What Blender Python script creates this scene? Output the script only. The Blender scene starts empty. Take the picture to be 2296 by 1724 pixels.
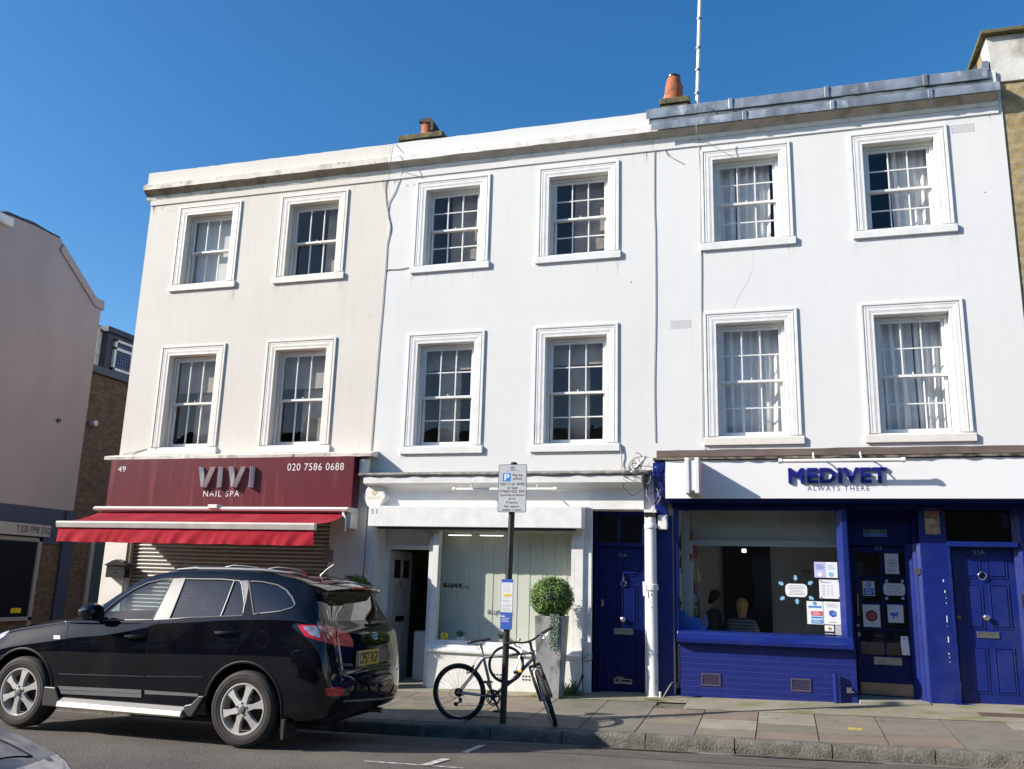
import bpy, bmesh, math, random
from mathutils import Vector, Matrix
from mathutils.bvhtree import BVHTree
from math import sin, cos, pi, radians, sqrt, atan2
random.seed(7)
S = bpy.context.scene
COL = S.collection

# ------------------------------------------------------------------ camera, sky, sun, exposure
CAM = Vector((0, -12.6, 1.6))
YAW, PITCH, ROLL, FPX = -0.29407, 0.22305, 0.02955, 1985.19
fw = Vector((sin(YAW)*cos(PITCH), cos(YAW)*cos(PITCH), sin(PITCH)))
rt0 = Vector((cos(YAW), -sin(YAW), 0)); up0 = rt0.cross(fw)
RT = rt0*cos(ROLL) + up0*sin(ROLL); UP = -rt0*sin(ROLL) + up0*cos(ROLL)
cd = bpy.data.cameras.new('camera'); cam = bpy.data.objects.new('camera', cd); COL.objects.link(cam)
M = Matrix((RT, UP, -fw)).transposed().to_4x4(); M.translation = CAM; cam.matrix_world = M
cd.sensor_width = 36; cd.lens = FPX/2296*36; cd.clip_end = 3000; cd.clip_start = .05
S.camera = cam
SAZ, SEL = radians(61.5), radians(28.5)          # angle off the facade normal (towards the left), height
sun_from = Vector((-sin(SAZ)*cos(SEL), -cos(SAZ)*cos(SEL), sin(SEL)))
w = bpy.data.worlds.new("World"); S.world = w; w.use_nodes = True
nt = w.node_tree; bg = nt.nodes['Background']
sky = nt.nodes.new('ShaderNodeTexSky'); sky.sky_type = 'NISHITA'; sky.sun_disc = False
sky.sun_elevation = SEL; sky.sun_rotation = atan2(sun_from.x, sun_from.y)
sky.air_density = 1.0; sky.dust_density = .9; sky.ozone_density = 3.0; sky.altitude = 50
hs = nt.nodes.new('ShaderNodeHueSaturation'); hs.inputs['Saturation'].default_value = 1.32; nt.links.new(sky.outputs[0], hs.inputs['Color'])
nt.links.new(hs.outputs[0], bg.inputs[0]); bg.inputs[1].default_value = .125
sd = bpy.data.lights.new('sun', 'SUN'); sd.energy = 5.0; sd.angle = radians(.53); sd.color = (1, .932, .835)
so = bpy.data.objects.new('sun', sd); COL.objects.link(so)
so.rotation_euler = sun_from.to_track_quat('Z', 'Y').to_euler(); so.location = sun_from*60
S.view_settings.view_transform = 'Standard'; S.view_settings.look = 'None'
S.view_settings.exposure = .55; S.view_settings.gamma = 1
S.render.engine = 'CYCLES'; S.render.resolution_x = 1024; S.render.resolution_y = 768
S.cycles.max_bounces = 8; S.cycles.transparent_max_bounces = 16
S.cycles.caustics_reflective = False; S.cycles.caustics_refractive = False

# ------------------------------------------------------------------ measuring helpers
def ray(px, py): return RT*(px-1148) + UP*(862-py) + fw*FPX
def W(px, py, y=0.):
    r = ray(px, py); return CAM + r*((y+12.6)/r.y)
def WX(px, py, x):
    r = ray(px, py); return CAM + r*(x/r.x)
def zf(ox, oy, s): return lambda x, y: (ox+x*s, oy+y*s)
def gz(x, y):
    """height of the ground: street rises to the right, pavement falls to the kerb"""
    a = .27 + (.0235*x if x > -5 else -.1175+.004*(x+5))
    if y > -2.7: return a + .05*min(y, .4)
    if y > -5.2: return a - .265 + .06*(-2.7-y)
    return a - .265 + .15 + .004*min(-5.2-y, 4)
def KERB_Y(x): return -2.7
def WG(px, py, off=0.):
    r = ray(px, py); t = .5/FPX; p = CAM.copy()
    for i in range(4000):
        p = CAM + r*t
        if p.z <= gz(p.x, p.y)+off: break
        t *= 1.001
    return p

# ------------------------------------------------------------------ materials
MATS = {}
def N(nt, t, **kw):
    n = nt.nodes.new(t)
    for k, v in kw.items(): setattr(n, k, v)
    return n
def mat(name, c, rough=.6, metal=0, c2=None, ns=3., det=6, lo=.35, hi=.65, bump=0, bs=40., coat=0, spec=.5,
        stretch=(1, 1, 1), c3=None, ns3=12, lo3=.55, hi3=.7, fine=.0, sheen=0, bdist=.01, emit=0, crough=.03):
    if name in MATS: return MATS[name]
    m = bpy.data.materials.new(name); m.use_nodes = True; nt = m.node_tree; L = nt.links
    b = nt.nodes['Principled BSDF']
    b.inputs['Roughness'].default_value = rough; b.inputs['Metallic'].default_value = metal
    b.inputs['Coat Weight'].default_value = coat; b.inputs['Coat Roughness'].default_value = crough
    b.inputs['Specular IOR Level'].default_value = spec
    b.inputs['Base Color'].default_value = (*c, 1)
    geo = N(nt, 'ShaderNodeNewGeometry')
    mp = N(nt, 'ShaderNodeMapping'); mp.inputs['Scale'].default_value = stretch
    L.new(geo.outputs['Position'], mp.inputs[0])
    out = None
    def noise(s, d, a, bb):
        n = N(nt, 'ShaderNodeTexNoise'); n.inputs['Scale'].default_value = s; n.inputs['Detail'].default_value = d
        L.new(mp.outputs[0], n.inputs[0])
        r = N(nt, 'ShaderNodeMapRange'); r.inputs[1].default_value = a; r.inputs[2].default_value = bb
        L.new(n.outputs[0], r.inputs[0]); return r.outputs[0]
    def mix(f, a, bcol):
        x = N(nt, 'ShaderNodeMix', data_type='RGBA'); L.new(f, x.inputs[0])
        if isinstance(a, tuple): x.inputs[6].default_value = (*a, 1)
        else: L.new(a, x.inputs[6])
        x.inputs[7].default_value = (*bcol, 1); return x.outputs[2]
    if c2: out = mix(noise(ns, det, lo, hi), c, c2)
    if c3: out = mix(noise(ns3, 5, lo3, hi3), out or c, c3)
    if out: L.new(out, b.inputs['Base Color'])
    if bump:
        n = N(nt, 'ShaderNodeTexNoise'); n.inputs['Scale'].default_value = bs; n.inputs['Detail'].default_value = 5
        L.new(mp.outputs[0], n.inputs[0])
        bp = N(nt, 'ShaderNodeBump'); bp.inputs['Strength'].default_value = bump; bp.inputs['Distance'].default_value = bdist
        L.new(n.outputs[0], bp.inputs['Height']); L.new(bp.outputs[0], b.inputs['Normal'])
        if coat: L.new(bp.outputs[0], b.inputs['Coat Normal'])
    if emit:
        b.inputs['Emission Color'].default_value = (*c, 1); b.inputs['Emission Strength'].default_value = emit
    MATS[name] = m; return m
def walk(m, typ): return [n for n in m.node_tree.nodes if n.bl_idname == typ]

def brickmat(name, c1, c2, mortar, bw=.225, bh=.075, ms=.008, rough=.85, bump=.6, dirt=None, flat=False, msm=.1):
    """brick courses laid on any upright face (x+y along, z up)"""
    m = bpy.data.materials.new(name); m.use_nodes = True; nt = m.node_tree; L = nt.links
    b = nt.nodes['Principled BSDF']; b.inputs['Roughness'].default_value = rough
    g = N(nt, 'ShaderNodeNewGeometry'); sp = N(nt, 'ShaderNodeSeparateXYZ'); L.new(g.outputs['Position'], sp.inputs[0])
    ad = N(nt, 'ShaderNodeMath', operation='ADD'); L.new(sp.outputs[0], ad.inputs[0]); L.new(sp.outputs[1], ad.inputs[1])
    cb = N(nt, 'ShaderNodeCombineXYZ'); L.new(ad.outputs[0], cb.inputs[0]); L.new(sp.outputs[2], cb.inputs[1])
    # a little wobble so that courses are not ruled
    wn = N(nt, 'ShaderNodeTexNoise'); wn.inputs['Scale'].default_value = 5; L.new(cb.outputs[0], wn.inputs[0])
    vm = N(nt, 'ShaderNodeVectorMath', operation='MULTIPLY_ADD'); L.new(wn.outputs[1], vm.inputs[0])
    vm.inputs[1].default_value = (.012, .012, 0); L.new(cb.outputs[0], vm.inputs[2])
    br = N(nt, 'ShaderNodeTexBrick'); L.new(vm.outputs[0], br.inputs[0])
    br.inputs['Color1'].default_value = (*c1, 1); br.inputs['Color2'].default_value = (*c2, 1); br.inputs['Mortar'].default_value = (*mortar, 1)
    br.inputs['Scale'].default_value = 1; br.inputs['Mortar Size'].default_value = ms; br.inputs['Mortar Smooth'].default_value = msm
    br.inputs['Brick Width'].default_value = bw; br.inputs['Row Height'].default_value = bh; br.inputs['Bias'].default_value = 0
    n = N(nt, 'ShaderNodeTexNoise'); n.inputs['Scale'].default_value = 9; n.inputs['Detail'].default_value = 8; L.new(g.outputs[0], n.inputs[0])
    mr = N(nt, 'ShaderNodeMapRange'); mr.inputs[1].default_value = .3; mr.inputs[2].default_value = .75
    mr.inputs[3].default_value = .62 if not flat else .9; mr.inputs[4].default_value = 1.2 if not flat else 1.05; L.new(n.outputs[0], mr.inputs[0])
    mx = N(nt, 'ShaderNodeVectorMath', operation='SCALE'); L.new(br.outputs[0], mx.inputs[0]); L.new(mr.outputs[0], mx.inputs[3])
    L.new(mx.outputs[0], b.inputs['Base Color'])
    iv = N(nt, 'ShaderNodeMath', operation='SUBTRACT'); iv.inputs[0].default_value = 1; L.new(br.outputs[1], iv.inputs[1])
    n2 = N(nt, 'ShaderNodeTexNoise'); n2.inputs['Scale'].default_value = 50; L.new(g.outputs[0], n2.inputs[0])
    a2 = N(nt, 'ShaderNodeMath', operation='MULTIPLY_ADD'); L.new(n2.outputs[0], a2.inputs[0]); a2.inputs[1].default_value = .35; L.new(iv.outputs[0], a2.inputs[2])
    bp = N(nt, 'ShaderNodeBump'); bp.inputs['Strength'].default_value = bump; bp.inputs['Distance'].default_value = .01
    L.new(a2.outputs[0], bp.inputs['Height']); L.new(bp.outputs[0], b.inputs['Normal'])
    MATS[name] = m; return m

def rendermat(name, c, c2, score=None, streak=None, rough=.8):
    """painted stucco: slow tone drift, patches, rain streaks under ledges, optional scored ashlar lines"""
    m = mat(name, c, rough, c2=c2, ns=.8, det=8, lo=.35, hi=.75, bump=.12, bs=10, bdist=.012)
    nt = m.node_tree; L = nt.links; b = nt.nodes['Principled BSDF']
    g = walk(m, 'ShaderNodeNewGeometry')[0]; src = b.inputs['Base Color'].links[0].from_socket
    mp = N(nt, 'ShaderNodeMapping'); mp.inputs['Scale'].default_value = (7, 7, .45); L.new(g.outputs[0], mp.inputs[0])
    n = N(nt, 'ShaderNodeTexNoise'); n.inputs['Scale'].default_value = 1.6; n.inputs['Detail'].default_value = 7; L.new(mp.outputs[0], n.inputs[0])
    r = N(nt, 'ShaderNodeMapRange'); r.inputs[1].default_value = .5; r.inputs[2].default_value = .8; r.inputs[3].default_value = 0; r.inputs[4].default_value = .28
    L.new(n.outputs[0], r.inputs[0])
    x = N(nt, 'ShaderNodeMix', data_type='RGBA'); L.new(r.outputs[0], x.inputs[0]); L.new(src, x.inputs[6])
    st = streak or tuple(v*.86 for v in c); x.inputs[7].default_value = (*st, 1)
    o = x.outputs[2]
    # fine hairline cracks / chips
    v = N(nt, 'ShaderNodeTexNoise'); v.inputs['Scale'].default_value = 3.2; v.inputs['Detail'].default_value = 12; v.inputs['Roughness'].default_value = .7; L.new(g.outputs[0], v.inputs[0])
    r2 = N(nt, 'ShaderNodeMapRange'); r2.inputs[1].default_value = .70; r2.inputs[2].default_value = .74; r2.inputs[4].default_value = .35; L.new(v.outputs[0], r2.inputs[0])
    y = N(nt, 'ShaderNodeMix', data_type='RGBA'); L.new(r2.outputs[0], y.inputs[0]); L.new(o, y.inputs[6]); y.inputs[7].default_value = (*[k*.7 for k in c], 1)
    o = y.outputs[2]
    if score:
        sp = N(nt, 'ShaderNodeSeparateXYZ'); L.new(g.outputs[0], sp.inputs[0]); cb = N(nt, 'ShaderNodeCombineXYZ')
        L.new(sp.outputs[0], cb.inputs[0]); L.new(sp.outputs[2], cb.inputs[1])
        br = N(nt, 'ShaderNodeTexBrick'); L.new(cb.outputs[0], br.inputs[0]); br.inputs['Scale'].default_value = 1
        br.inputs['Brick Width'].default_value = .72; br.inputs['Row Height'].default_value = .36; br.inputs['Mortar Size'].default_value = .004; br.inputs['Mortar Smooth'].default_value = .6
        k = N(nt, 'ShaderNodeMath', operation='MULTIPLY'); L.new(br.outputs[1], k.inputs[0]); k.inputs[1].default_value = score
        z = N(nt, 'ShaderNodeMix', data_type='RGBA'); L.new(k.outputs[0], z.inputs[0]); L.new(o, z.inputs[6]); z.inputs[7].default_value = (*[q*.62 for q in c], 1)
        o = z.outputs[2]
    L.new(o, b.inputs['Base Color']); return m

def glassmat(name, tint=(1, 1, 1), refl=1., base=.04, rough=.0, wob=.0):
    if name in MATS: return MATS[name]
    m = bpy.data.materials.new(name); m.use_nodes = True; nt = m.node_tree; L = nt.links
    nt.nodes.remove(nt.nodes['Principled BSDF']); o = nt.nodes['Material Output']
    t = N(nt, 'ShaderNodeBsdfTransparent'); t.inputs[0].default_value = (*tint, 1)
    g = N(nt, 'ShaderNodeBsdfGlossy'); g.inputs['Roughness'].default_value = rough; g.inputs[0].default_value = (1, 1, 1, 1)
    f = N(nt, 'ShaderNodeLayerWeight'); f.inputs[0].default_value = .5
    f5 = N(nt, 'ShaderNodeMath', operation='POWER'); L.new(f.outputs['Facing'], f5.inputs[0]); f5.inputs[1].default_value = 5
    k = N(nt, 'ShaderNodeMath', operation='MULTIPLY_ADD', use_clamp=True); L.new(f5.outputs[0], k.inputs[0]); k.inputs[1].default_value = .9*refl; k.inputs[2].default_value = base
    x = N(nt, 'ShaderNodeMixShader'); L.new(k.outputs[0], x.inputs[0]); L.new(t.outputs[0], x.inputs[1]); L.new(g.outputs[0], x.inputs[2])
    if wob:
        ge = N(nt, 'ShaderNodeNewGeometry'); n = N(nt, 'ShaderNodeTexNoise'); n.inputs['Scale'].default_value = 2.2; L.new(ge.outputs[0], n.inputs[0])
        bp = N(nt, 'ShaderNodeBump'); bp.inputs['Strength'].default_value = wob; bp.inputs['Distance'].default_value = .02; L.new(n.outputs[0], bp.inputs['Height'])
        L.new(bp.outputs[0], g.inputs['Normal'])
    L.new(x.outputs[0], o.inputs[0]); MATS[name] = m; return m

# ------------------------------------------------------------------ object helpers
ORG = {}
def tag(o, label=None, cat=None, group=None, kind=None):
    if label: o['label'] = label
    if cat: o['category'] = cat
    if group: o['group'] = group
    if kind: o['kind'] = kind
    return o
def thing(name, label, cat, loc, group=None):
    o = bpy.data.objects.new(name, None); o.empty_display_size = .2; COL.objects.link(o); o.location = loc
    ORG[o] = Vector(loc); return tag(o, label, cat, group)
class B:
    def __init__(s): s.v = []; s.f = []; s.mi = []; s.cur = 0
    def add(s, vs, fs):
        k = len(s.v); s.v += [Vector(p) for p in vs]; s.f += [tuple(i+k for i in f) for f in fs]; s.mi += [s.cur]*len(fs); return s
    def box(s, x0, x1, y0, y1, z0, z1):
        if x0 > x1: x0, x1 = x1, x0
        if y0 > y1: y0, y1 = y1, y0
        if z0 > z1: z0, z1 = z1, z0
        return s.add([(x0,y0,z0),(x1,y0,z0),(x1,y1,z0),(x0,y1,z0),(x0,y0,z1),(x1,y0,z1),(x1,y1,z1),(x0,y1,z1)],
                     [(0,3,2,1),(4,5,6,7),(0,1,5,4),(1,2,6,5),(2,3,7,6),(3,0,4,7)])
    def prism(s, poly, y0, y1, ax='y'):
        """poly in (x,z) extruded along y; ax='x': poly in (y,z) along x; ax='z': poly in (x,y) along z"""
        n = len(poly)
        def P(p, t): return {'y': (p[0], t, p[1]), 'x': (t, p[0], p[1]), 'z': (p[0], p[1], t)}[ax]
        return s.add([P(p, y0) for p in poly]+[P(p, y1) for p in poly],
                     [tuple(range(n)), tuple(reversed(range(n, 2*n)))]+[(i, i+n, (i+1) % n+n, (i+1) % n) for i in range(n)])
    def frame(s, x0, x1, z0, z1, t, y0, y1, bottom=True, tb=None):
        s.box(x0, x0+t, y0, y1, z0, z1); s.box(x1-t, x1, y0, y1, z0, z1); s.box(x0+t, x1-t, y0, y1, z1-t, z1)
        if bottom: s.box(x0+t, x1-t, y0, y1, z0, z0+(tb or t))
        return s
    def quad(s, a, b, c, d): return s.add([a, b, c, d], [(0, 1, 2, 3)])
    def tube(s, pts, r, n=8, caps=True, closed=False):
        pts = [Vector(p) for p in pts]; m = len(pts); rr = r if isinstance(r, (list, tuple)) else [r]*m
        k = len(s.v); prev = None; rings = []
        for i, p in enumerate(pts):
            if closed: d = pts[(i+1) % m]-pts[i-1]
            else: d = pts[min(i+1, m-1)]-pts[max(i-1, 0)]
            d.normalize()
            if prev is None:
                u = d.orthogonal().normalized()
            else:
                u = prev - d*prev.dot(d)
                u = u.normalized() if u.length > 1e-6 else d.orthogonal().normalized()
            prev = u; vv = d.cross(u)
            for j in range(n):
                a = 2*pi*j/n; s.v.append(p+(u*cos(a)+vv*sin(a))*rr[i])
        lim = m if closed else m-1
        for i in range(lim):
            for j in range(n):
                a = k+i*n+j; b = k+i*n+(j+1) % n; c = k+((i+1) % m)*n+(j+1) % n; e = k+((i+1) % m)*n+j
                s.f.append((a, b, c, e)); s.mi.append(s.cur)
        if caps and not closed:
            s.f.append(tuple(k+j for j in reversed(range(n)))); s.f.append(tuple(k+(m-1)*n+j for j in range(n))); s.mi += [s.cur]*2
        return s
    def lathe(s, c, prof, n=24, axis='z', caps=True, ang=2*pi):
        """prof: list of (radius, height along axis)"""
        c = Vector(c); k = len(s.v); m = len(prof)
        ex, ey, ez = {'z': ((1,0,0),(0,1,0),(0,0,1)), 'y': ((1,0,0),(0,0,1),(0,1,0)), 'x': ((0,1,0),(0,0,1),(1,0,0))}[axis]
        ex, ey, ez = Vector(ex), Vector(ey), Vector(ez)
        for r, h in prof:
            for j in range(n):
                a = 2*pi*j/n; s.v.append(c+ex*(r*cos(a))+ey*(r*sin(a))+ez*h)
        for i in range(m-1):
            for j in range(n):
                s.f.append((k+i*n+j, k+i*n+(j+1) % n, k+(i+1)*n+(j+1) % n, k+(i+1)*n+j)); s.mi.append(s.cur)
        if caps:
            s.f.append(tuple(k+j for j in reversed(range(n)))); s.f.append(tuple(k+(m-1)*n+j for j in range(n))); s.mi += [s.cur]*2
        return s
    def torus(s, c, R, r, axis='y', n=40, k=8, tilt=None):
        c = Vector(c); pts = []
        for i in range(n):
            a = 2*pi*i/n
            p = {'y': Vector((cos(a)*R, 0, sin(a)*R)), 'x': Vector((0, cos(a)*R, sin(a)*R)), 'z': Vector((cos(a)*R, sin(a)*R, 0))}[axis]
            if tilt: p = tilt @ p
            pts.append(c+p)
        return s.tube(pts, r, k, closed=True)
    def mesh(s, me, M=Matrix()):
        return s.add([M@v.co for v in me.vertices], [tuple(p.vertices) for p in me.polygons])
    def xform(s, M, start=0):
        for i in range(start, len(s.v)): s.v[i] = M@s.v[i]
        return s
    def build(s, name, mats, parent=None, smooth=False, bevel=0, seg=2, label=None, auto=None, loc=None, sub=0):
        org = ORG[parent] if parent else Vector(loc or (0, 0, 0))
        me = bpy.data.meshes.new(name); me.from_pydata([v-org for v in s.v], [], s.f)
        for m in (mats if isinstance(mats, (list, tuple)) else [mats]): me.materials.append(m)
        me.polygons.foreach_set('material_index', s.mi)
        bm = bmesh.new(); bm.from_mesh(me); bmesh.ops.remove_doubles(bm, verts=bm.verts, dist=1e-5) if smooth else None
        bmesh.ops.recalc_face_normals(bm, faces=bm.faces); bm.to_mesh(me); bm.free()
        if smooth:
            for p in me.polygons: p.use_smooth = True
            me.set_sharp_from_angle(angle=radians(auto or 40))
        o = bpy.data.objects.new(name, me); COL.objects.link(o); ORG[o] = org
        if parent: o.parent = parent
        else: o.location = org
        if bevel:
            b = o.modifiers.new('bevel', 'BEVEL'); b.width = bevel; b.segments = seg; b.limit_method = 'ANGLE'; b.angle_limit = radians(35)
        if sub:
            b = o.modifiers.new('sub', 'SUBSURF'); b.levels = sub; b.render_levels = sub
        if label: o['label'] = label
        return o
def wallgrid(b, x0, x1, z0, z1, holes, y0, y1):
    """wall slab with rectangular openings: front, back and reveal faces"""
    xs = sorted({x0, x1, *[h[0] for h in holes], *[h[1] for h in holes]}); zs = sorted({z0, z1, *[h[2] for h in holes], *[h[3] for h in holes]})
    inh = lambda x, z: any(h[0] < x < h[1] and h[2] < z < h[3] for h in holes)
    for i in range(len(xs)-1):
        for j in range(len(zs)-1):
            a, c, d, e = xs[i], xs[i+1], zs[j], zs[j+1]
            if inh((a+c)/2, (d+e)/2): continue
            b.quad((a, y0, d), (c, y0, d), (c, y0, e), (a, y0, e)); b.quad((a, y1, d), (a, y1, e), (c, y1, e), (c, y1, d))
    for h in holes:
        a, c, d, e = h
        b.quad((a, y0, d), (a, y0, e), (a, y1, e), (a, y1, d)); b.quad((c, y0, d), (c, y1, d), (c, y1, e), (c, y0, e))
        b.quad((a, y0, e), (c, y0, e), (c, y1, e), (a, y1, e)); b.quad((a, y0, d), (a, y1, d), (c, y1, d), (c, y0, d))
    b.quad((x0, y0, z0), (x0, y1, z0), (x0, y1, z1), (x0, y0, z1)); b.quad((x1, y0, z0), (x1, y0, z1), (x1, y1, z1), (x1, y1, z0))
    b.quad((x0, y0, z1), (x1, y0, z1), (x1, y1, z1), (x0, y1, z1))
_tc = {}
def textmesh(body, ext, bev=0, space=1.0):
    key = (body, ext, bev, space)
    if key in _tc: return _tc[key]
    c = bpy.data.curves.new('txt', 'FONT'); c.body = body; c.extrude = 0; c.size = 1; c.space_character = space
    c.resolution_u = 4; c.align_x = 'LEFT'
    c.extrude = ext; c.bevel_depth = bev
    o = bpy.data.objects.new('txt', c); COL.objects.link(o)
    dg = bpy.context.evaluated_depsgraph_get(); dg.update()
    me = bpy.data.meshes.new_from_object(o.evaluated_get(dg)); bpy.data.objects.remove(o)
    _tc[key] = me; return me
def text(b, body, x0, x1, z0, z1, y, ext=.001, space=1., bold=0, M=None):
    """lettering fitted into the rectangle x0..x1, z0..z1 facing -y, standing ext proud of y"""
    me = textmesh(body, .5, bold, space)
    xs = [v.co.x for v in me.vertices]; ys = [v.co.y for v in me.vertices]
    ax, bx, ay, by = min(xs), max(xs), min(ys), max(ys)
    vs = []
    for v in me.vertices:
        p = Vector((x0+(v.co.x-ax)/(bx-ax)*(x1-x0), y-ext*(v.co.z+.5), z0+(v.co.y-ay)/(by-ay)*(z1-z0)))
        vs.append(M@p if M else p)
    return b.add(vs, [tuple(p.vertices) for p in me.polygons])
def lines(b, x0, x1, z0, z1, n, y, th=.35, seed=1):
    """illegible small print: thin strokes"""
    r = random.Random(seed); h = (z1-z0)/n
    for i in range(n):
        a = x0 + (x1-x0)*r.uniform(0, .12); c = x1-(x1-x0)*r.uniform(0, .3)
        z = z1-(i+.5)*h; b.box(a, c, y-.0006, y, z-h*th/2, z+h*th/2)
    return b

# ------------------------------------------------------------------ shared materials
white = rendermat('white_stucco', (.70, .695, .68), (.655, .65, .63), score=.13)
white3 = rendermat('fresh_white_stucco', (.70, .70, .69), (.675, .672, .66))
cream = rendermat('cream_stucco', (.665, .63, .575), (.62, .585, .525), streak=(.52, .475, .40))
trimw = mat('white_gloss_paint', (.80, .80, .78), .35, c2=(.72, .71, .68), ns=6, bump=.06, bs=30)
trimc = mat('cream_trim_paint', (.75, .715, .655), .5, c2=(.66, .62, .55), ns=7, lo=.45, hi=.8, bump=.1, bs=30)
stone = mat('weathered_cornice', (.74, .70, .62), .85, c2=(.40, .35, .27), ns=5, lo=.5, hi=.72, bump=.5, bs=25, stretch=(1, 1, 1), c3=(.12, .10, .07), ns3=9, lo3=.64, hi3=.76)
stonew = mat('weathered_white_cornice', (.79, .77, .73), .8, c2=(.55, .52, .46), ns=6, lo=.5, hi=.75, bump=.4, bs=25, c3=(.16, .14, .11), ns3=11, lo3=.68, hi3=.78)
soffit = mat('shaded_soffit', (.30, .26, .20), .9, c2=(.14, .11, .075), ns=5, lo=.45, hi=.7, bump=.4, bs=25)  # shadow under the cream cornice painted in as mottled dark brown
softw = mat('shaded_white_soffit', (.46, .43, .38), .9, c2=(.30, .27, .22), ns=5, lo=.45, hi=.7, bump=.4, bs=25)  # same for the white cornices: underside shade put into the colour
lead = mat('lead_sheet', (.28, .32, .37), .45, metal=.3, c2=(.15, .17, .20), ns=4, lo=.4, hi=.65, bump=.25, bs=9, c3=(.45, .50, .54), ns3=7, lo3=.55, hi3=.75, stretch=(1, 1, .5))
blue = mat('navy_gloss_paint', (.0055, .018, .165), .36, c2=(.0045, .0145, .13), ns=5, bump=.12, bs=18, coat=.04, c3=(.02, .03, .14), ns3=1.7, lo3=.56, hi3=.75)
blue_shaded = mat('navy_paint_shaded', (.0008, .0078, .090), .4, c2=(.0008, .006, .072), ns=5, bump=.1, bs=20, coat=.0, spec=.25)  # darker copy of the navy for recessed and overhung parts, shade painted in
bluebrick = brickmat('navy_painted_brick', (.010, .020, .165), (.008, .017, .145), (.015, .027, .20), bw=.225, bh=.075, ms=.005, rough=.4, bump=.8, flat=True)
ybrick = brickmat('yellow_stock_brick', (.44, .33, .15), (.36, .26, .11), (.36, .32, .25), bump=.9)
dbrick = brickmat('brown_stock_brick', (.20, .12, .07), (.13, .08, .05), (.12, .09, .07), bump=.9)
mauve = mat('mauve_render', (.44, .355, .335), .85, c2=(.40, .325, .31), ns=.7, bump=.2, bs=20, c3=(.37, .30, .28), ns3=1.3, lo3=.5, hi3=.8, stretch=(1, 1, .4))
slate = mat('slate_roof', (.06, .065, .075), .7, c2=(.09, .09, .1), ns=6, bump=.3, bs=12)
terra = mat('terracotta', (.42, .13, .055), .8, c2=(.30, .09, .04), ns=5, bump=.4, bs=30, c3=(.09, .05, .04), ns3=6, lo3=.58, hi3=.75)
moss = mat('mossy_mortar', (.10, .09, .06), .95, c2=(.17, .15, .05), ns=9, bump=.8, bs=30, c3=(.04, .035, .03), ns3=14)
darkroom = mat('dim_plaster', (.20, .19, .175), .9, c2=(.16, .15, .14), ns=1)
paleroom = mat('pale_plaster', (.74, .74, .71), .9, c2=(.70, .70, .67), ns=1)
curt = mat('white_curtain', (.80, .80, .78), .9, c2=(.70, .70, .69), ns=4)
blindm = mat('roller_blind', (.55, .56, .54), .9)
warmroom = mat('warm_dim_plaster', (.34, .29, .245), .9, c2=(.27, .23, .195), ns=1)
net = mat('grey_net', (.34, .31, .27), .9, c2=(.20, .18, .155), ns=2.5, bump=.3, bs=200)
black = mat('black_metal', (.012, .012, .013), .35, c2=(.02, .02, .02), ns=9, bump=.1, bs=60)
rubber = mat('rubber', (.018, .018, .018), .75, c2=(.03, .028, .026), ns=7)
chrome = mat('chrome', (.75, .76, .78), .12, metal=1)
brass = mat('brass', (.55, .40, .20), .3, metal=1, c2=(.4, .28, .13), ns=6)
steel = mat('brushed_steel', (.45, .45, .45), .35, metal=.9, c2=(.3, .29, .27), ns=10, stretch=(1, 1, 8))
paper = mat('paper', (.78, .79, .80), .6)
ink = mat('black_ink', (.02, .02, .025), .6)
greyink = mat('grey_ink', (.25, .26, .3), .6)
cable = mat('grey_cable', (.30, .30, .29), .6)
cabled = mat('dark_cable', (.05, .05, .05), .6)
pane = glassmat('window_glass', refl=1.1, base=.042, wob=.1)
pane_shop = glassmat('shop_glass', refl=1.2, base=.06, wob=.04, tint=(.95, .98, .96))

# ------------------------------------------------------------------ the ground
def sheet(name, x0, x1, y0, y1, nx, ny, m, off=0., fz=gz, label=None):
    b = B()
    vs = [(x0+(x1-x0)*i/nx, y0+(y1-y0)*j/ny) for j in range(ny+1) for i in range(nx+1)]
    b.add([(x, y, fz(x, y)+off) for x, y in vs], [(j*(nx+1)+i, j*(nx+1)+i+1, (j+1)*(nx+1)+i+1, (j+1)*(nx+1)+i) for j in range(ny) for i in range(nx)])
    o = b.build(name, m, smooth=True); return tag(o, kind='structure')
asph = mat('asphalt', (.165, .143, .118), .9, c2=(.105, .092, .078), ns=1.1, det=10, lo=.35, hi=.65, bump=1., bs=75, bdist=.03, c3=(.30, .275, .245), ns3=95, lo3=.60, hi3=.66)
earth = mat('far_ground', (.07, .07, .06), .95, c2=(.05, .05, .045))
sheet('ground', -900, 900, -900, 900, 6, 6, earth, fz=lambda x, y: -.9)
sheet('road', -60, 40, -24, -2.68, 100, 44, asph, fz=lambda x, y: gz(x, min(y, -2.701)))
sheet('side_street', -15.2, -10.7, -2.68, 40, 8, 40, asph, off=0, fz=lambda x, y: gz(x, min(y, -2.701)))
mortar = mat('paving_mortar', (.16, .15, .12), .95, c2=(.10, .11, .05), ns=3, bump=.6, bs=40)
sheet('pavement', -10.72, 40, -2.6, .6, 120, 10, mortar, off=-.016)
sl = [mat('paving_slab_'+n, c, .85, c2=tuple(v*.78 for v in c), ns=2.5, det=9, bump=.35, bs=60, c3=tuple(v*.62 for v in c), ns3=7, lo3=.6, hi3=.8)
      for n, c in (('greenish', (.185, .172, .130)), ('pink', (.228, .18, .14)), ('buff', (.235, .198, .148)), ('pale', (.31, .28, .22)), ('grey', (.205, .185, .15)))]
conc = mat('concrete_strip', (.30, .265, .195), .9, c2=(.22, .20, .145), ns=2.2, det=10, bump=.4, bs=50, c3=(.17, .185, .06), ns3=3.0, lo3=.53, hi3=.68)
r = random.Random(11); b = B()
x = -10.7; patt = {}
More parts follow.
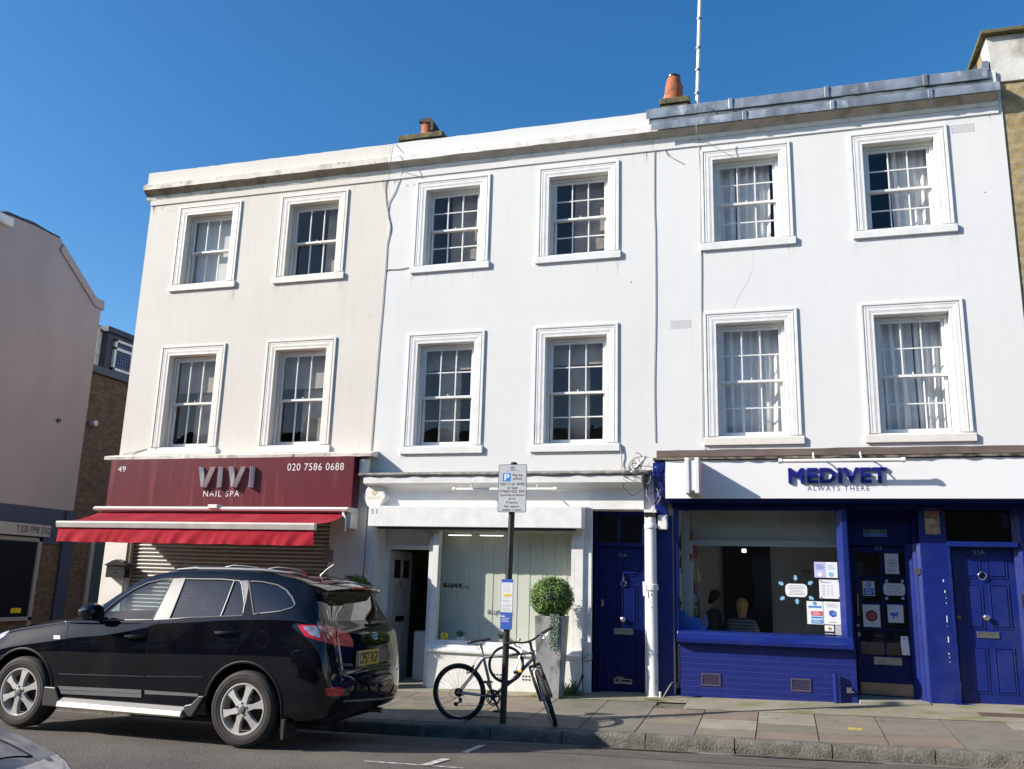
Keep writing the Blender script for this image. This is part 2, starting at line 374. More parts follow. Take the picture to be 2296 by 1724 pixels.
while x < 14:
    wx = r.uniform(.62, .70); y = -2.545; ytop = -1.02 if x > -1.6 else -.62
    while y < ytop-.1:
        d = r.choice((.40, .45, .5, .55)); y2 = min(y+d, ytop)
        if ytop-y2 < .2: y2 = ytop
        g = .006; b.cur = r.choices(range(5), (3, 2.2, 3, .9, 2.4))[0]
        k = [(x+g, y+g), (x+wx-g, y+g), (x+wx-g, y2-g), (x+g, y2-g)]
        h = r.uniform(-.002, .003)
        top = [(p, q, gz(p, q)+h+.004) for p, q in k]; bot = [(p, q, gz(p, q)-.03) for p, q in k]
        b.add(top+bot, [(0, 1, 2, 3), (0, 4, 5, 1), (1, 5, 6, 2), (2, 6, 7, 3), (3, 7, 4, 0)])
        y = y2
    x += wx
tag(b.build('paving_slabs', sl), kind='structure')
b = B(); xs = [-10.7+.5*i for i in range(54)]
for i in range(len(xs)-1):
    a, c = xs[i], xs[i+1]; y0 = -.60 if a < -1.6 else -1.0
    b.add([(a, y0, gz(a, y0)+.004), (c, y0, gz(c, y0)+.004), (c, .75, gz(c, .4)+.006), (a, .75, gz(a, .4)+.006)], [(0, 1, 2, 3)])
tag(b.build('concrete_strip', conc), kind='structure')
# kerb: rough granite stones
kerbm = mat('kerb_granite', (.165, .15, .12), .9, c2=(.085, .08, .07), ns=7, det=9, bump=.7, bs=45, bdist=.02, c3=(.22, .20, .165), ns3=40, lo3=.58, hi3=.7)
b = B(); x = -10.7; r = random.Random(3)
while x < 14:
    L = r.uniform(.78, .98); n = 9; jj = r.uniform(-.006, .006)
    ring = []
    for i in range(n+1):
        p = x+.006+(L-.012)*i/n; z = gz(p, -2.6)
        q = [(-2.71+r.uniform(-.008, .008)+jj, z-.17), (-2.705+r.uniform(-.012, .012)+jj, z-.07+r.uniform(-.01, .01)), (-2.70+r.uniform(-.008, .008)+jj, z-.022), (-2.675+jj, z+.001), (-2.555, z+.006)]
        ring.append([(p, a, c) for a, c in q])
    vs = [v for q in ring for v in q]; fs = [(i*5+j, (i+1)*5+j, (i+1)*5+j+1, i*5+j+1) for i in range(n) for j in range(4)]
    fs += [(4, 3, 2, 1, 0), tuple(n*5+j for j in range(5))]
    b.add(vs, fs); x += L
tag(b.build('kerb', kerbm, smooth=True, auto=60), kind='structure')
# gutter strip and damp patches are tone in the tarmac; painted bay marking
def ground_strip(b, pts, wd, off=.004):
    pts = [Vector((p[0], p[1], 0)) for p in pts]
    for i in range(len(pts)-1):
        a, c = pts[i], pts[i+1]; d = (c-a).normalized(); nrm = Vector((-d.y, d.x, 0))*wd/2; m = max(2, int((c-a).length/.25))
        for k in range(m):
            p, q = a.lerp(c, k/m), a.lerp(c, (k+1)/m)
            b.add([(v.x, v.y, gz(v.x, v.y)+off) for v in (p-nrm, q-nrm, q+nrm, p+nrm)], [(0, 1, 2, 3)])
roadpaint = mat('worn_road_paint', (.62, .60, .56), .8, c2=(.20, .19, .18), ns=18, det=8, lo=.42, hi=.62, bump=.3, bs=80)
b = B()
p0, p1, p2 = WG(820, 1707), WG(1002, 1711), WG(950, 1718); 
ground_strip(b, [(WG(818, 1706).x, WG(818, 1706).y), (WG(1040, 1722).x, WG(1040, 1722).y)], .055)
a, c = WG(950, 1717), WG(1000, 1702)
ground_strip(b, [(a.x, a.y+.02), (c.x, c.y)], .09, .008)
a, c = WG(1042, 1688), WG(1082, 1671)
ground_strip(b, [(a.x, a.y), (c.x, c.y)], .07, .008)
tag(b.build('bay_marking', roadpaint), kind='structure')
b = B(); gut = mat('gutter_dust', (.20, .18, .15), .95, c2=(.12, .11, .10), ns=3, bump=.4, bs=60)
ground_strip(b, [(-10.6, -2.80), (14, -2.80)], .17, .004)
tag(b.build('gutter', gut), kind='structure')

# ------------------------------------------------------------------ sash window (architrave, sill, box, two sashes, panes, what hangs behind)
def sash_window(house, xc, ztop, zsill, wall_m, trim, rows, horns=False, behind=None, wd=1.29, low=False, wallt=.3, seed=0, sillm=None):
    x0, x1 = xc-wd/2, xc+wd/2; aw = .172; ox0, ox1, oz0, oz1 = x0+aw, x1-aw, zsill+.13, ztop-.172
    b = B()
    rr = random.Random(seed)
    for (t0, t1, py) in ((0, .034, .026), (.034, .050, .012), (.050, .070, .020), (.070, .118, .016), (.118, .135, .012), (.135, aw, .009)):
        b.box(x0+t0, x0+t1, -py, .004, oz0, ztop-t0); b.box(x1-t1, x1-t0, -py, .004, oz0, ztop-t0)
        b.box(x0+t1, x1-t1, -py, .004, ztop-t1, ztop-t0)
    wnd = b.build('window', trim, house, bevel=.004)
    b = B(); b.prism([(-.042, zsill), (-.045, zsill+.100), (-.038, zsill+.108), (.13, zsill+.135), (.13, zsill)], x0-.03, x1+.03, 'x'); b.build('sill', sillm or trim, wnd, bevel=.006)
    b = B(); yb = .125
    b.frame(ox0, ox1, oz0, oz1, .036, yb, yb+.12, bottom=False); b.frame(ox0+.036, ox1-.036, oz0, oz1-.036, .014, yb-.006, yb+.012, bottom=False)
    b.build('sash_box', trim, wnd, bevel=.002)
    sx0, sx1 = ox0+.05, ox1-.05; st, sb = oz1-.05, oz0+.008; mid = (st+sb)/2
    for k, (z0, z1, y, bot) in enumerate(((mid-.018, st, yb+.02, .036), (sb, mid+.018, yb+.065, .075))):
        b = B(); b.frame(sx0, sx1, z0, z1, .038, y, y+.036, tb=bot)
        gx0, gx1, gz0, gz1 = sx0+.038, sx1-.038, z0+bot, z1-.038
        for i in (1, 2): xx = gx0+(gx1-gx0)*i/3; b.box(xx-.009, xx+.009, y+.004, y+.03, gz0, gz1)
        for i in range(1, rows):
            zz = gz0+(gz1-gz0)*i/rows; b.box(gx0, gx1, y+.006, y+.028, zz-.009, zz+.009)
        if horns and k == 0:
            for xx in (sx0, sx1-.038): b.prism([(xx+.004, z0), (xx+.006, z0-.045), (xx+.019, z0-.062), (xx+.032, z0-.045), (xx+.034, z0)], y+.006, y+.034)
        s = b.build('sash', trimw, wnd, bevel=.002)
        b = B(); b.quad((gx0, y+.018, gz0), (gx1, y+.018, gz0), (gx1, y+.018, gz1), (gx0, y+.018, gz1)); b.build('pane', pane, s)
        if k == 1: b = B(); b.lathe((xc, y-.01, z1+.012), [(.012, 0), (.012, .012), (.006, .02), (.009, .03)], 10); b.build('catch', trimw, s)
    yi = yb+.16
    def drape(xa, xb, za, zb, amp, per, yy, m, name='curtain', sd=0, flare=0):
        r = random.Random(sd); b = B(); n = max(8, int((xb-xa)/.012)); ph = r.uniform(0, 6); nz = 10
        vs = []
        for j in range(nz+1):
            tz = j/nz
            for i in range(n+1):
                t = i/n; xx = xa+(xb-xa)*t
                y_ = yy+amp*(.75+.35*tz)*(sin(ph+xx*per+.6*sin(xx*7+ph+tz*1.2))+.35*sin(xx*per*2.3+ph*2+tz))
                vs.append((xx+.02*sin(tz*2+xx*5)+flare*(1-tz)*(t-.5), y_, za+(zb-za)*tz))
        b.add(vs, [(j*(n+1)+i, j*(n+1)+i+1, (j+1)*(n+1)+i+1, (j+1)*(n+1)+i) for j in range(nz) for i in range(n)])
        return b.build(name, m, wnd, smooth=True, auto=180)
    for it in (behind or []):
        if it[0] == 'curtain': drape(ox0+(ox1-ox0)*it[1], ox0+(ox1-ox0)*it[2], oz0-.05, oz1+.03, it[3] if len(it) > 3 else .03, it[4] if len(it) > 4 else 55, yi+.09, curt, sd=seed+int(it[1]*10), flare=it[5] if len(it) > 5 else 0)
        if it[0] == 'blind':
            b = B(); zb_ = oz1-(oz1-oz0)*it[1]; b.box(ox0+.03, ox1-.03, yi+.01, yi+.014, zb_, oz1); b.box(ox0+.03, ox1-.03, yi+.006, yi+.02, zb_-.02, zb_); b.build('blind', it[2] if len(it) > 2 else blindm, wnd)
        if it[0] == 'net':
            b = B(); a, c = ox0+(ox1-ox0)*it[1], ox0+(ox1-ox0)*it[2]; b.box(a, c, yi+.08, yi+.084, oz0, oz1); b.build('net_curtain', net, wnd)
    return (ox0, ox1, oz0, oz1)
def opening(xc, ztop, zsill, wd=1.29): return (xc-wd/2+.172, xc+wd/2-.172, zsill+.13, ztop-.172)
def room(house, x0, x1, z0, z1, m, y0=.301, y1=4.2, name='room'):
    b = B()
    b.quad((x0, y1, z0), (x1, y1, z0), (x1, y1, z1), (x0, y1, z1)); b.quad((x0, y0, z0), (x0, y1, z0), (x0, y1, z1), (x0, y0, z1)); b.quad((x1, y0, z0), (x1, y1, z0), (x1, y1, z1), (x1, y0, z1))
    b.quad((x0, y0, z0), (x1, y0, z0), (x1, y1, z0), (x0, y1, z0)); b.quad((x0, y0, z1), (x1, y0, z1), (x1, y1, z1), (x0, y1, z1))
    return b.build(name, m, house)
def roof(house, x0, x1, z=8.35):
    b = B(); b.quad((x0, .3, z), (x1, .3, z), (x1, 9, z+.25), (x0, 9, z+.25)); b.quad((x0, 9, 0), (x1, 9, 0), (x1, 9, z+.25), (x0, 9, z+.25)); return b.build('roof', slate, house)

# ================================================================== cream house, number 49
HX = [-10.85, -6.068, -1.646, 3.194]
h1 = thing('terraced_house', 'cream stucco terraced house at the left end, over a burgundy fascia and red awning', 'house', (HX[0], 0, gz(-10.8, 0)), 'stucco terraced houses')
up = [-9.555, -7.467]; lo = [-9.58, -7.49]
holes = [opening(x, 8.11, 6.495) for x in up]+[opening(x, 5.49, 3.595) for x in lo]+[(-10.39, -6.68, .0, 2.72)]
b = B(); wallgrid(b, HX[0], HX[1], .05, 8.83, holes, 0, .3)
b.box(HX[0], HX[0]+.25, .3, 9, 0, 8.6)
b.build('wall', cream, h1)
for x, bh in ((up[0], [('blind', .97)]), (up[1], [('net', .6, 1.)])): sash_window(h1, x, 8.11, 6.495, cream, trimc, 1, True, bh, seed=int(-x*3))
for x in lo: sash_window(h1, x, 5.49, 3.595, cream, trimc, 1, True, [('blind', .36, net), ('net', .40, 1.)], seed=int(-x*3))
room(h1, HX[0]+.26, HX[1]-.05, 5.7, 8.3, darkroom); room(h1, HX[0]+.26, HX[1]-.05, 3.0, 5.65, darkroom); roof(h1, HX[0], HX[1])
def cornice(house, x0, x1, m, mp, ms, left_ret=False, wob=1, parz=8.835, par_y=-.05):
    r = random.Random(int(x0*10)); n = int((x1-x0)/.22); b = B()
    prof = [(.0, 8.30), (-.025, 8.31), (-.035, 8.37), (-.08, 8.41), (-.125, 8.442), (-.15, 8.452), (-.155, 8.552), (-.14, 8.562), (-.04, 8.63), (.02, 8.63), (.02, 8.30)]
    k = len(prof); rings = []
    for i in range(n+1):
        x = x0+(x1-x0)*i/n
        for (y, z) in prof: rings.append((x, y+(r.uniform(-.006, .006)*wob if y < -.06 else 0), z+r.uniform(-.005, .005)*wob))
    b.add(rings, []); base = [(i*k+j, (i+1)*k+j, (i+1)*k+(j+1) % k, i*k+(j+1) % k) for i in range(n) for j in range(k)]
    for q in base: b.f.append(q); b.mi.append(1 if q[0] % k in (2, 3, 4) else 0)  # underside faces get the darkened soffit colour, shade painted in
    for q in (tuple(range(k)), tuple(n*k+j for j in reversed(range(k)))): b.f.append(q); b.mi.append(0)
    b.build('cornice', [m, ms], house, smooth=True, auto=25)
    b = B(); b.prism([(.01, 8.196), (-.020, 8.198), (-.021, 8.30), (.01, 8.30)], x0+(.09 if left_ret else 0), x1, 'x'); b.build('string_course', mp, house)
    # parapet with a slightly uneven painted top edge
    b = B(); n = int((x1-x0)/.12)
    top = [(x0+(x1-x0)*i/n, parz+r.uniform(-.004, .008)*wob) for i in range(n+1)]
    b.prism([(x1, 8.60), (x0, 8.60)]+top, par_y, .3); b.build('parapet', mp, house)
cornice(h1, HX[0]-.09, HX[1]-.005, stone, cream, soffit, left_ret=True)
# ledge over the shop
b = B(); r = random.Random(5); n = 24; k = 5; vs = []
for i in range(n+1):
    x = -10.92+(4.95)*i/n
    vs += [(x, .01, 3.50), (x, -.27+r.uniform(-.01, .01), 3.485+r.uniform(-.006, .006)), (x, -.275+r.uniform(-.01, .01), 3.535+r.uniform(-.008, .008)), (x, -.2, 3.56), (x, .01, 3.60)]
b.add(vs, [(i*k+j, (i+1)*k+j, (i+1)*k+(j+1) % k, i*k+(j+1) % k) for i in range(n) for j in range(k)]+[tuple(range(k)), tuple(n*k+j for j in reversed(range(k)))])
b.build('ledge', stone, h1, smooth=True, auto=30)
# shopfront posts and the shutter
b = B(); b.box(-10.86, -10.41, -.055, .0, .0, 2.72); b.box(-10.41, -10.36, -.03, .1, .0, 2.72); b.box(-6.66, -6.08, -.05, .0, .0, 2.72); b.box(-6.70, -6.66, -.03, .1, .0, 2.72)
b.box(-10.86, -6.08, -.06, .0, 2.72, 3.5); b.build('shopfront_post', trimc, h1, bevel=.006)
shut = mat('shutter_galvanised', (.40, .375, .355), .45, metal=.3, c2=(.33, .305, .29), ns=3, stretch=(.4, 1, 5), bump=.05)
b = B(); n = 44; prof = []; hz = 2.72/n
for i in range(n):
    z = .08+hz*i
    for t in range(6): a = pi*t/6; prof.append((.055-.019*sin(a)-.004, z+hz*.86*t/6))
    prof.append((.062, z+hz*.88)); prof.append((.062, z+hz*.98))
vs = []; 
for y, z in prof: vs += [(-10.36, y, z), (-6.70, y, z)]
b.add(vs, [(2*i, 2*i+1, 2*i+3, 2*i+2) for i in range(len(prof)-1)])
sh = b.build('roller_shutter', shut, h1, smooth=True, auto=60)
b = B(); b.box(-6.78, -6.60, -.06, .02, 1.88, 2.06); b.build('shutter_lock_box', mat('grey_box', (.22, .21, .2), .6), sh, bevel=.008)

burg = mat('burgundy_panel', (.125, .013, .020), .32, c2=(.105, .011, .017), ns=1.4, coat=.3, c3=(.20, .045, .05), ns3=1.5, lo3=.55, hi3=.75, stretch=(6, 6, .5), spec=.5)
sg = thing('shop_sign', 'burgundy fascia box with silver VIVI letters above the red awning', 'sign', (-8.5, -.3, 2.70))
b = B(); b.box(-10.735, -8.30, -.30, -.062, 2.705, 3.483); b.box(-8.297, -6.228, -.30, -.062, 2.705, 3.483); b.build('panel', burg, sg, bevel=.003)
lb = zf(200, 700, .31646)
def WR(a, c, y):  # two zoomed corners -> x0,x1,z0,z1 on plane y
    p, q = W(*a, y), W(*c, y); return min(p.x, q.x), max(p.x, q.x), min(p.z, q.z), max(p.z, q.z)
# VIVI: bevelled prismatic letters
silver = mat('brushed_aluminium', (.72, .70, .67), .45)
b = B()
def ridge(x0, z0, x1, z1, wd, y, h):
    d = Vector((x1-x0, 0, z1-z0)); nrm = Vector((wd/2, 0, 0)); a = Vector((x0, y, z0)); c = Vector((x1, y, z1)); m1, m2 = a+Vector((0, -h, 0)), c+Vector((0, -h, 0))
    f = Vector((0, -h*.45, 0))
    b.add([a-nrm, a+nrm, c+nrm, c-nrm, a-nrm+f, a+nrm+f, c+nrm+f, c-nrm+f, m1, m2],
          [(0, 1, 2, 3), (0, 4, 5, 1)[::-1], (4, 8, 9, 7), (8, 5, 6, 9), (0, 3, 7, 4), (1, 5, 6, 2), (4, 5, 8), (7, 9, 6), (3, 2, 6, 7)])
X0, X1, ZA, ZB = WR(lb(768, 1092), lb(1165, 1235), -.36)
Wd = X1-X0; sc = lambda t: X0+Wd*t
sw = Wd*.062
for (u0, v0, u1, v1) in ((.04, 1, .115, 0), (.25, 1, .125, 0), (.385, 1, .385, 0), (.565, 1, .64, 0), (.775, 1, .65, 0), (.935, 1, .935, 0)):
    ridge(sc(u0), ZA+(ZB-ZA)*v0, sc(u1), ZA+(ZB-ZA)*v1, sw, -.305, .085)
b.build('raised_letters', silver, sg)
for t_, c1_, c2_, sp_ in (('NAIL SPA', (812, 1262), (1062, 1303), 1.25), ('020 7586 0688', (1408, 1068), (1804, 1115), 1.1), ('49', (208, 1088), (258, 1127), 1)):
    b = B(); text(b, t_, *WR(lb(*c1_), lb(*c2_), -.3), -.302, .003, sp_); b.build('lettering', mat('sign_white', (.72, .66, .64), .5), sg)

# awning
aw = thing('awning', 'red canvas awning with a white front rail, let down below the burgundy fascia', 'awning', (-8.5, 0, 2.1))
redc = mat('red_canvas', (.31, .014, .028), .8, spec=.2, c2=(.25, .012, .024), ns=2, bump=.15, bs=25, c3=(.36, .04, .05), ns3=1.6, lo3=.5, hi3=.75)
redv = mat('red_valance', (.42, .010, .028), .75, spec=.2, c2=(.35, .008, .022), ns=4, bump=.2, bs=30)
b = B(); b.prism([(-.06, 2.60), (-.16, 2.60), (-.42, 2.625), (-.44, 2.66), (-.40, 2.69), (-.06, 2.70)], -10.87, -6.22, 'x'); b.box(-8.65, -8.48, -.46, -.3, 2.66, 2.72); b.build('cassette', trimc, aw, bevel=.006)
ax0, ax1 = -10.70, -6.27; nx, ny = 60, 10; vs = []
for j in range(ny+1):
    t = j/ny
    for i in range(nx+1):
        u = i/nx; xx = (-10.80+(4.53)*u)*(1-t)+(ax0+(ax1-ax0)*u)*t
        fold = -.018*abs(sin(u*pi*3.5+t*.8))*sin(pi*t)
        vs.append((xx, -.30-.98*t, 2.61-.235*t-.03*sin(pi*t)+fold))
b = B(); k = (nx+1); b.add(vs, [(j*k+i, j*k+i+1, (j+1)*k+i+1, (j+1)*k+i) for j in range(ny) for i in range(nx)]); b.build('canopy', redc, aw, smooth=True, auto=180)
b = B(); b.prism([(-1.27, 2.36), (-1.27, 2.385), (-1.33, 2.382), (-1.345, 2.36), (-1.325, 2.285), (-1.27, 2.28)], ax0-.02, ax1+.02, 'x'); b.build('front_rail', mat('rail_white', (.66, .61, .55), .4, c2=(.52, .47, .42), ns=3), aw, bevel=.004)
vs = []; nx = 160; ny = 5; r = random.Random(2)
for j in range(ny+1):
    t = j/ny
    for i in range(nx+1):
        u = i/nx; vs.append((ax0+(ax1-ax0)*u, -1.30+.008*t*(sin(u*47+3*sin(u*13)+t*3.4)+.7*sin(u*131+t*5+2*sin(u*29))), 2.30-.232*t+.004*sin(u*40)*t))
k = nx+1; b = B(); b.add(vs, [(j*k+i, j*k+i+1, (j+1)*k+i+1, (j+1)*k+i) for j in range(ny) for i in range(nx)]); b.build('valance', redv, aw, smooth=True, auto=180)
for xx in (-10.3, -6.65):
    b = B(); b.tube([(xx, -.2, 2.58), (xx+(.5 if xx < -8 else -.5), -.75, 2.40), (xx, -1.28, 2.31)], .018, 8); b.build('folding_arm', trimw, aw)
b = B(); b.box(-6.27, -6.20, -.34, -.1, 2.38, 2.60); b.tube([(-6.30, -.40, 2.6), (-6.24, -.44, 2.52), (-6.24, -.43, 2.32)], .022, 8); b.build('crank_housing', trimc, aw, bevel=.004)

mb = thing('post_box', 'black lidded letter box fixed to the cream post beside the shutter', 'letter box', (-10.58, -.06, 1.30))
zl = zf(0, 1000, .27125)
x0, x1, z0, z1 = WR(zl(872, 955), zl(1040, 1085), -.2)
b = B(); b.prism([(x0+.02, z0), (x1-.05, z0), (x1-.04, z1-.03), (x0+.02, z1-.03)], -.19, -.057); b.build('box', black, mb, bevel=.006)
b = B(); xm = (x0+x1-.03)/2; b.prism([(x0-.01, z1-.035), (x0+.03, z1-.02), (xm-.05, z1+.04), (xm, z1+.052), (xm+.05, z1+.04), (x1-.06, z1-.02), (x1-.02, z1-.035), (x1-.02, z1-.05), (x0-.01, z1-.05)], -.22, -.057)
b.box(x0+.03, x1-.06, -.196, -.188, z1-.11, z1-.065); b.build('lid', black, mb, bevel=.004)
b = B(); b.lathe((xm, -.200, z1-.16), [(.012, 0), (.012, .008)], 12, 'y'); b.build('lock', chrome, mb)

# ================================================================== white house, number 51
h2 = thing('terraced_house', 'middle white stucco terraced house without curtains, above the white shop numbered 51', 'house', (HX[1], 0, gz(-6, 0)), 'stucco terraced houses')
up = [-4.922, -2.821]; lo = [-4.922, -2.83]
XD0, XD1 = -2.545, -1.80
holes = [opening(x, 8.11, 6.49) for x in up]+[opening(x, 5.468, 3.545) for x in lo]+[(-5.90, -2.66, .0, 2.72), (XD0, XD1, .0, 2.69)]
b = B(); wallgrid(b, HX[1], HX[2], .05, 8.84, holes, 0, .3); b.build('wall', white, h2)
for x in up: sash_window(h2, x, 8.11, 6.49, white, trimw, 2, False, [('net', .36, 1.)], seed=int(-x*3))
for x in lo: sash_window(h2, x, 5.468, 3.545, white, trimw, 2, False, [('net', .3, .66), ('blind', .22, net)], seed=int(-x*3))
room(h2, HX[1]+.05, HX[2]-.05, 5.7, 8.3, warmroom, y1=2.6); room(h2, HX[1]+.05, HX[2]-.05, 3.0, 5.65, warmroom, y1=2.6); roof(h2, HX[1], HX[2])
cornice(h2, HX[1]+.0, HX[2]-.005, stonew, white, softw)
z5 = zf(800, 1000, .31646)
# lead capped ledge, moulded cornice, fascia boards
b = B(); r = random.Random(8); n = 30; k = 5; vs = []
for i in range(n+1):
    x = -6.13+(4.42)*i/n; d = r.uniform(-.008, .008)
    vs += [(x, .01, 3.20), (x, -.33+d, 3.172+d*.6), (x, -.34+d, 3.19+d*.6), (x, -.3, 3.215), (x, .01, 3.27)]
b.add(vs, [(i*k+j, (i+1)*k+j, (i+1)*k+(j+1) % k, i*k+(j+1) % k) for i in range(n) for j in range(k)]+[tuple(range(k)), tuple(n*k+j for j in reversed(range(k)))])
b.build('lead_ledge', mat('old_lead', (.30, .29, .26), .7, c2=(.13, .12, .1), ns=14, bump=.6, bs=40), h2, smooth=True, auto=25)
b = B(); b.prism([(.0, 2.95), (-.09, 2.96), (-.11, 3.0), (-.16, 3.03), (-.24, 3.045), (-.30, 3.06), (-.305, 3.15), (-.28, 3.19), (.0, 3.19)], -6.05, -1.80, 'x'); b.build('shop_cornice', trimw, h2, bevel=.003)
b = B(); b.box(-6.03, -1.80, -.09, 0, 2.70, 2.96); b.build('fascia_board', trimw, h2, bevel=.004)
b = B(); b.box(-5.905, -2.633, -.35, -.092, 2.412, 2.715); b.build('shutter_housing', trimw, h2, bevel=.008)
b = B(); text(b, '51', *WR(z5(100, 443), z5(143, 475), -.35), -.3505, .002); b.build('house_number', greyink, h2)
b = B(); b.box(-5.78, -2.75, -.30, -.16, 2.385, 2.411); b.build('shutter_slot', mat('dark_slot', (.03, .03, .03), .8), h2)
# pilasters
for q in ((-6.06, -5.97, -.05, 0, .0, 2.70), (-5.97, -5.86, -.10, .28, .0, 2.41), (-2.78, -2.66, -.10, .1, .05, 2.41), (-2.66, XD0, -.06, .12, .0, 2.70), (-1.80, HX[2]-.002, -.04, 0, .0, 3.0)):
    b = B(); b.box(*q); b.build('pilaster', trimw, h2, bevel=.006)
b = B(); b.box(-1.74, -1.646, -.10, 0, 2.95, 3.17); b.build('end_bracket', trimw, h2)
# stall riser and cill
b = B(); b.prism([(-4.90, .0), (-2.66, .0), (-2.66, .66), (-4.90, .66)], -.20, .1); rs = b.build('stall_riser', trimw, h2, bevel=.004)
b = B(); b.prism([(.1, .64), (-.225, .64), (-.24, .655), (-.24, .69), (-.20, .71), (-.17, .745), (-.12, .76), (.1, .765)], -4.93, -2.66, 'x'); b.build('cill', trimw, rs, bevel=.003)
b = B()
for i in range(3):
    for j in range(2):
        for q in (-.0, .42): b.box(-3.90+q+i*.045, -3.88+q+i*.045, -.206, -.199, .33+j*.045, .35+j*.045)
b.build('air_vent', black, rs)
# display window
b = B(); b.frame(-4.93, -2.78, .76, 2.412, .05, -.10, -.04); b.box(-4.93, -4.84, -.12, .02, .70, 2.412); b.box(-5.02, -4.93, -.04, .30, .0, 2.412)
sw2 = b.build('shop_window', trimw, h2, bevel=.003)
b = B(); b.quad((-4.84, -.07, .80), (-2.82, -.07, .80), (-2.82, -.07, 2.37), (-4.84, -.07, 2.37)); b.build('pane', pane_shop, sw2)
b = B(); b.quad((-4.90, -.03, .80), (-4.90, .28, .80), (-4.90, .28, 2.37), (-4.90, -.03, 2.37)); b.build('side_pane', glassmat('green_edge_glass', (.55, .70, .66), 1, .05), sw2)
blp = mat('panel_blind', (.70, .69, .61), .85, c2=(.65, .64, .56), ns=1.2)
b = B(); x = -4.93; i = 0
while x < -2.70:
    wd = .098; y = .22 + (.006 if i % 2 else 0); b.box(x, x+wd-.006, y, y+.006, .78, 2.42); x += wd-.004; i += 1
b.build('panel_blind', blp, sw2)
b = B(); b.quad((-4.86, -.04, .765), (-2.7, -.04, .765), (-2.7, .5, .765), (-4.86, .5, .765)); b.quad((-4.86, -.04, 2.42), (-2.7, -.04, 2.42), (-2.7, .5, 2.42), (-4.86, .5, 2.42)); b.build('display_shelf', paleroom, sw2)
vinyl = mat('matt_black_vinyl', (.003, .003, .003), .9, spec=0)
b = B(); r_ = z5
text(b, 'BLUJADE', *WR(z5(612, 966), z5(745, 1010), -.11), -.104, .001, bold=.05); b.build('window_lettering', vinyl, sw2)
b = B(); text(b, 'LTD', *WR(z5(748, 985), z5(792, 1010), -.11), -.104, .001, 1.4, bold=.03); b.build('window_lettering', vinyl, sw2)
b = B()
for xa in (-4.75, -4.25): b.box(xa, xa+.36, .02, .035, 2.31, 2.322)
b.build('strip_light', mat('lamp_glow', (1, .97, .9), .5, emit=1.6), sw2)
# entrance with the white door standing open
b = B(); b.frame(-5.86, -5.02, .10, 2.41, .07, .24, .30, bottom=False); b.box(-5.79, -5.09, .25, .30, 2.10, 2.17); b.quad((-5.79, .27, 2.17), (-5.09, .27, 2.17), (-5.09, .27, 2.34), (-5.79, .27, 2.34)); b.build('door_frame', trimw, h2, bevel=.003)
doorm = mat('white_door_paint', (.66, .66, .65), .45, c2=(.6, .6, .59), ns=3)
b = B(); b.box(0, .70, 0, .045, 0, 1.93)
for (a, c, d, e) in ((.08, .30, .12, .75), (.38, .62, .12, .75), (.08, .30, .95, 1.38), (.38, .62, .95, 1.38)): b.frame(a, c, d, e, .02, -.008, 0)
ang = radians(86); Md = Matrix.Translation((-5.78, .32, .15)) @ Matrix.Rotation(ang, 4, 'Z'); b.xform(Md); od = b.build('open_door', doorm, h2, bevel=.003)
b = B(); b.box(.10, .30, -.004, .05, 1.52, 1.80); b.box(.40, .60, -.004, .05, 1.52, 1.80); b.xform(Md); b.build('door_pane', mat('dark_glass', (.03, .035, .035), .1), od)
b = B(); b.box(.22, .48, -.014, 0, .86, .94); b.xform(Md); b.build('letter_plate', black, od)
b = B(); text(b, '51', .31, .38, 1.40, 1.47, -.001, .003); b.xform(Md); b.build('door_number', ink, od)
room(h2, HX[1]+.05, -2.62, .06, 2.95, warmroom, y0=.31, y1=3.0, name='shop_room')
cu = thing('curved_counter', 'white curved counter just inside the open white shop door', 'counter', (-5.2, .9, .2))
b = B(); pts = [(-5.42+.5*sin(a*.09), .75+.55*a*.06) for a in range(0, 12)]
b.prism([(-5.45, .55), (-5.30, .50), (-5.02, .55), (-4.9, .75), (-4.9, 1.3), (-5.35, 1.3)], .15, .88, 'z'); b.build('counter_body', doorm, cu, bevel=.03, seg=3)

# blue front door 51A
DX0, DX1 = -2.545, -1.80
def door_panels(b, x0, x1, y, rects, bx=.022):
    for (a, c, d, e) in rects:
        A, C_, D_, E_ = x0+(x1-x0)*a, x0+(x1-x0)*c, d, e
        b.frame(A, C_, D_, E_, .016, y-.010, y+.002)
        i = .030; b.prism([(A+i, D_+i), (C_-i, D_+i), (C_-i, E_-i), (A+i, E_-i)], y-.012, y+.002)
b = B(); b.frame(DX0, DX1, .2, 2.68, .05, .10, .20, bottom=False); b.box(DX0, DX1, .09, .20, 2.19, 2.24); b.box(-2.20, -2.16, .12, .18, 2.24, 2.63)
b.box(DX0, DX1, .06, .34, .16, .215)
fr = b.build('entrance_frame', blue_shaded, h2, bevel=.003)
b = B(); b.quad((DX0+.05, .15, 2.24), (DX1-.05, .15, 2.24), (DX1-.05, .15, 2.63), (DX0+.05, .15, 2.63)); b.build('transom_pane', glassmat('dusty_glass', (.25, .25, .22), 1, .06, .15), fr)
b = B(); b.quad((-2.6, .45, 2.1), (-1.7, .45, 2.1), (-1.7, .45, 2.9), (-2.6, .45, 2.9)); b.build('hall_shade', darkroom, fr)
b = B(); b.box(DX0+.05, DX1-.05, .16, .205, .22, 2.185)
door_panels(b, DX0+.05, DX1-.05, .16, [(.13, .46, .36, .95), (.54, .87, .36, .95), (.13, .46, 1.12, 1.66), (.54, .87, 1.12, 1.66), (.13, .46, 1.78, 2.04), (.54, .87, 1.78, 2.04)])
dr = b.build('front_door', blue_shaded, h2, bevel=.003)
b = B(); text(b, '51A', *WR(z5(1858, 755), z5(1915, 783), .15), .147, .004); b.build('door_number', steel, dr)
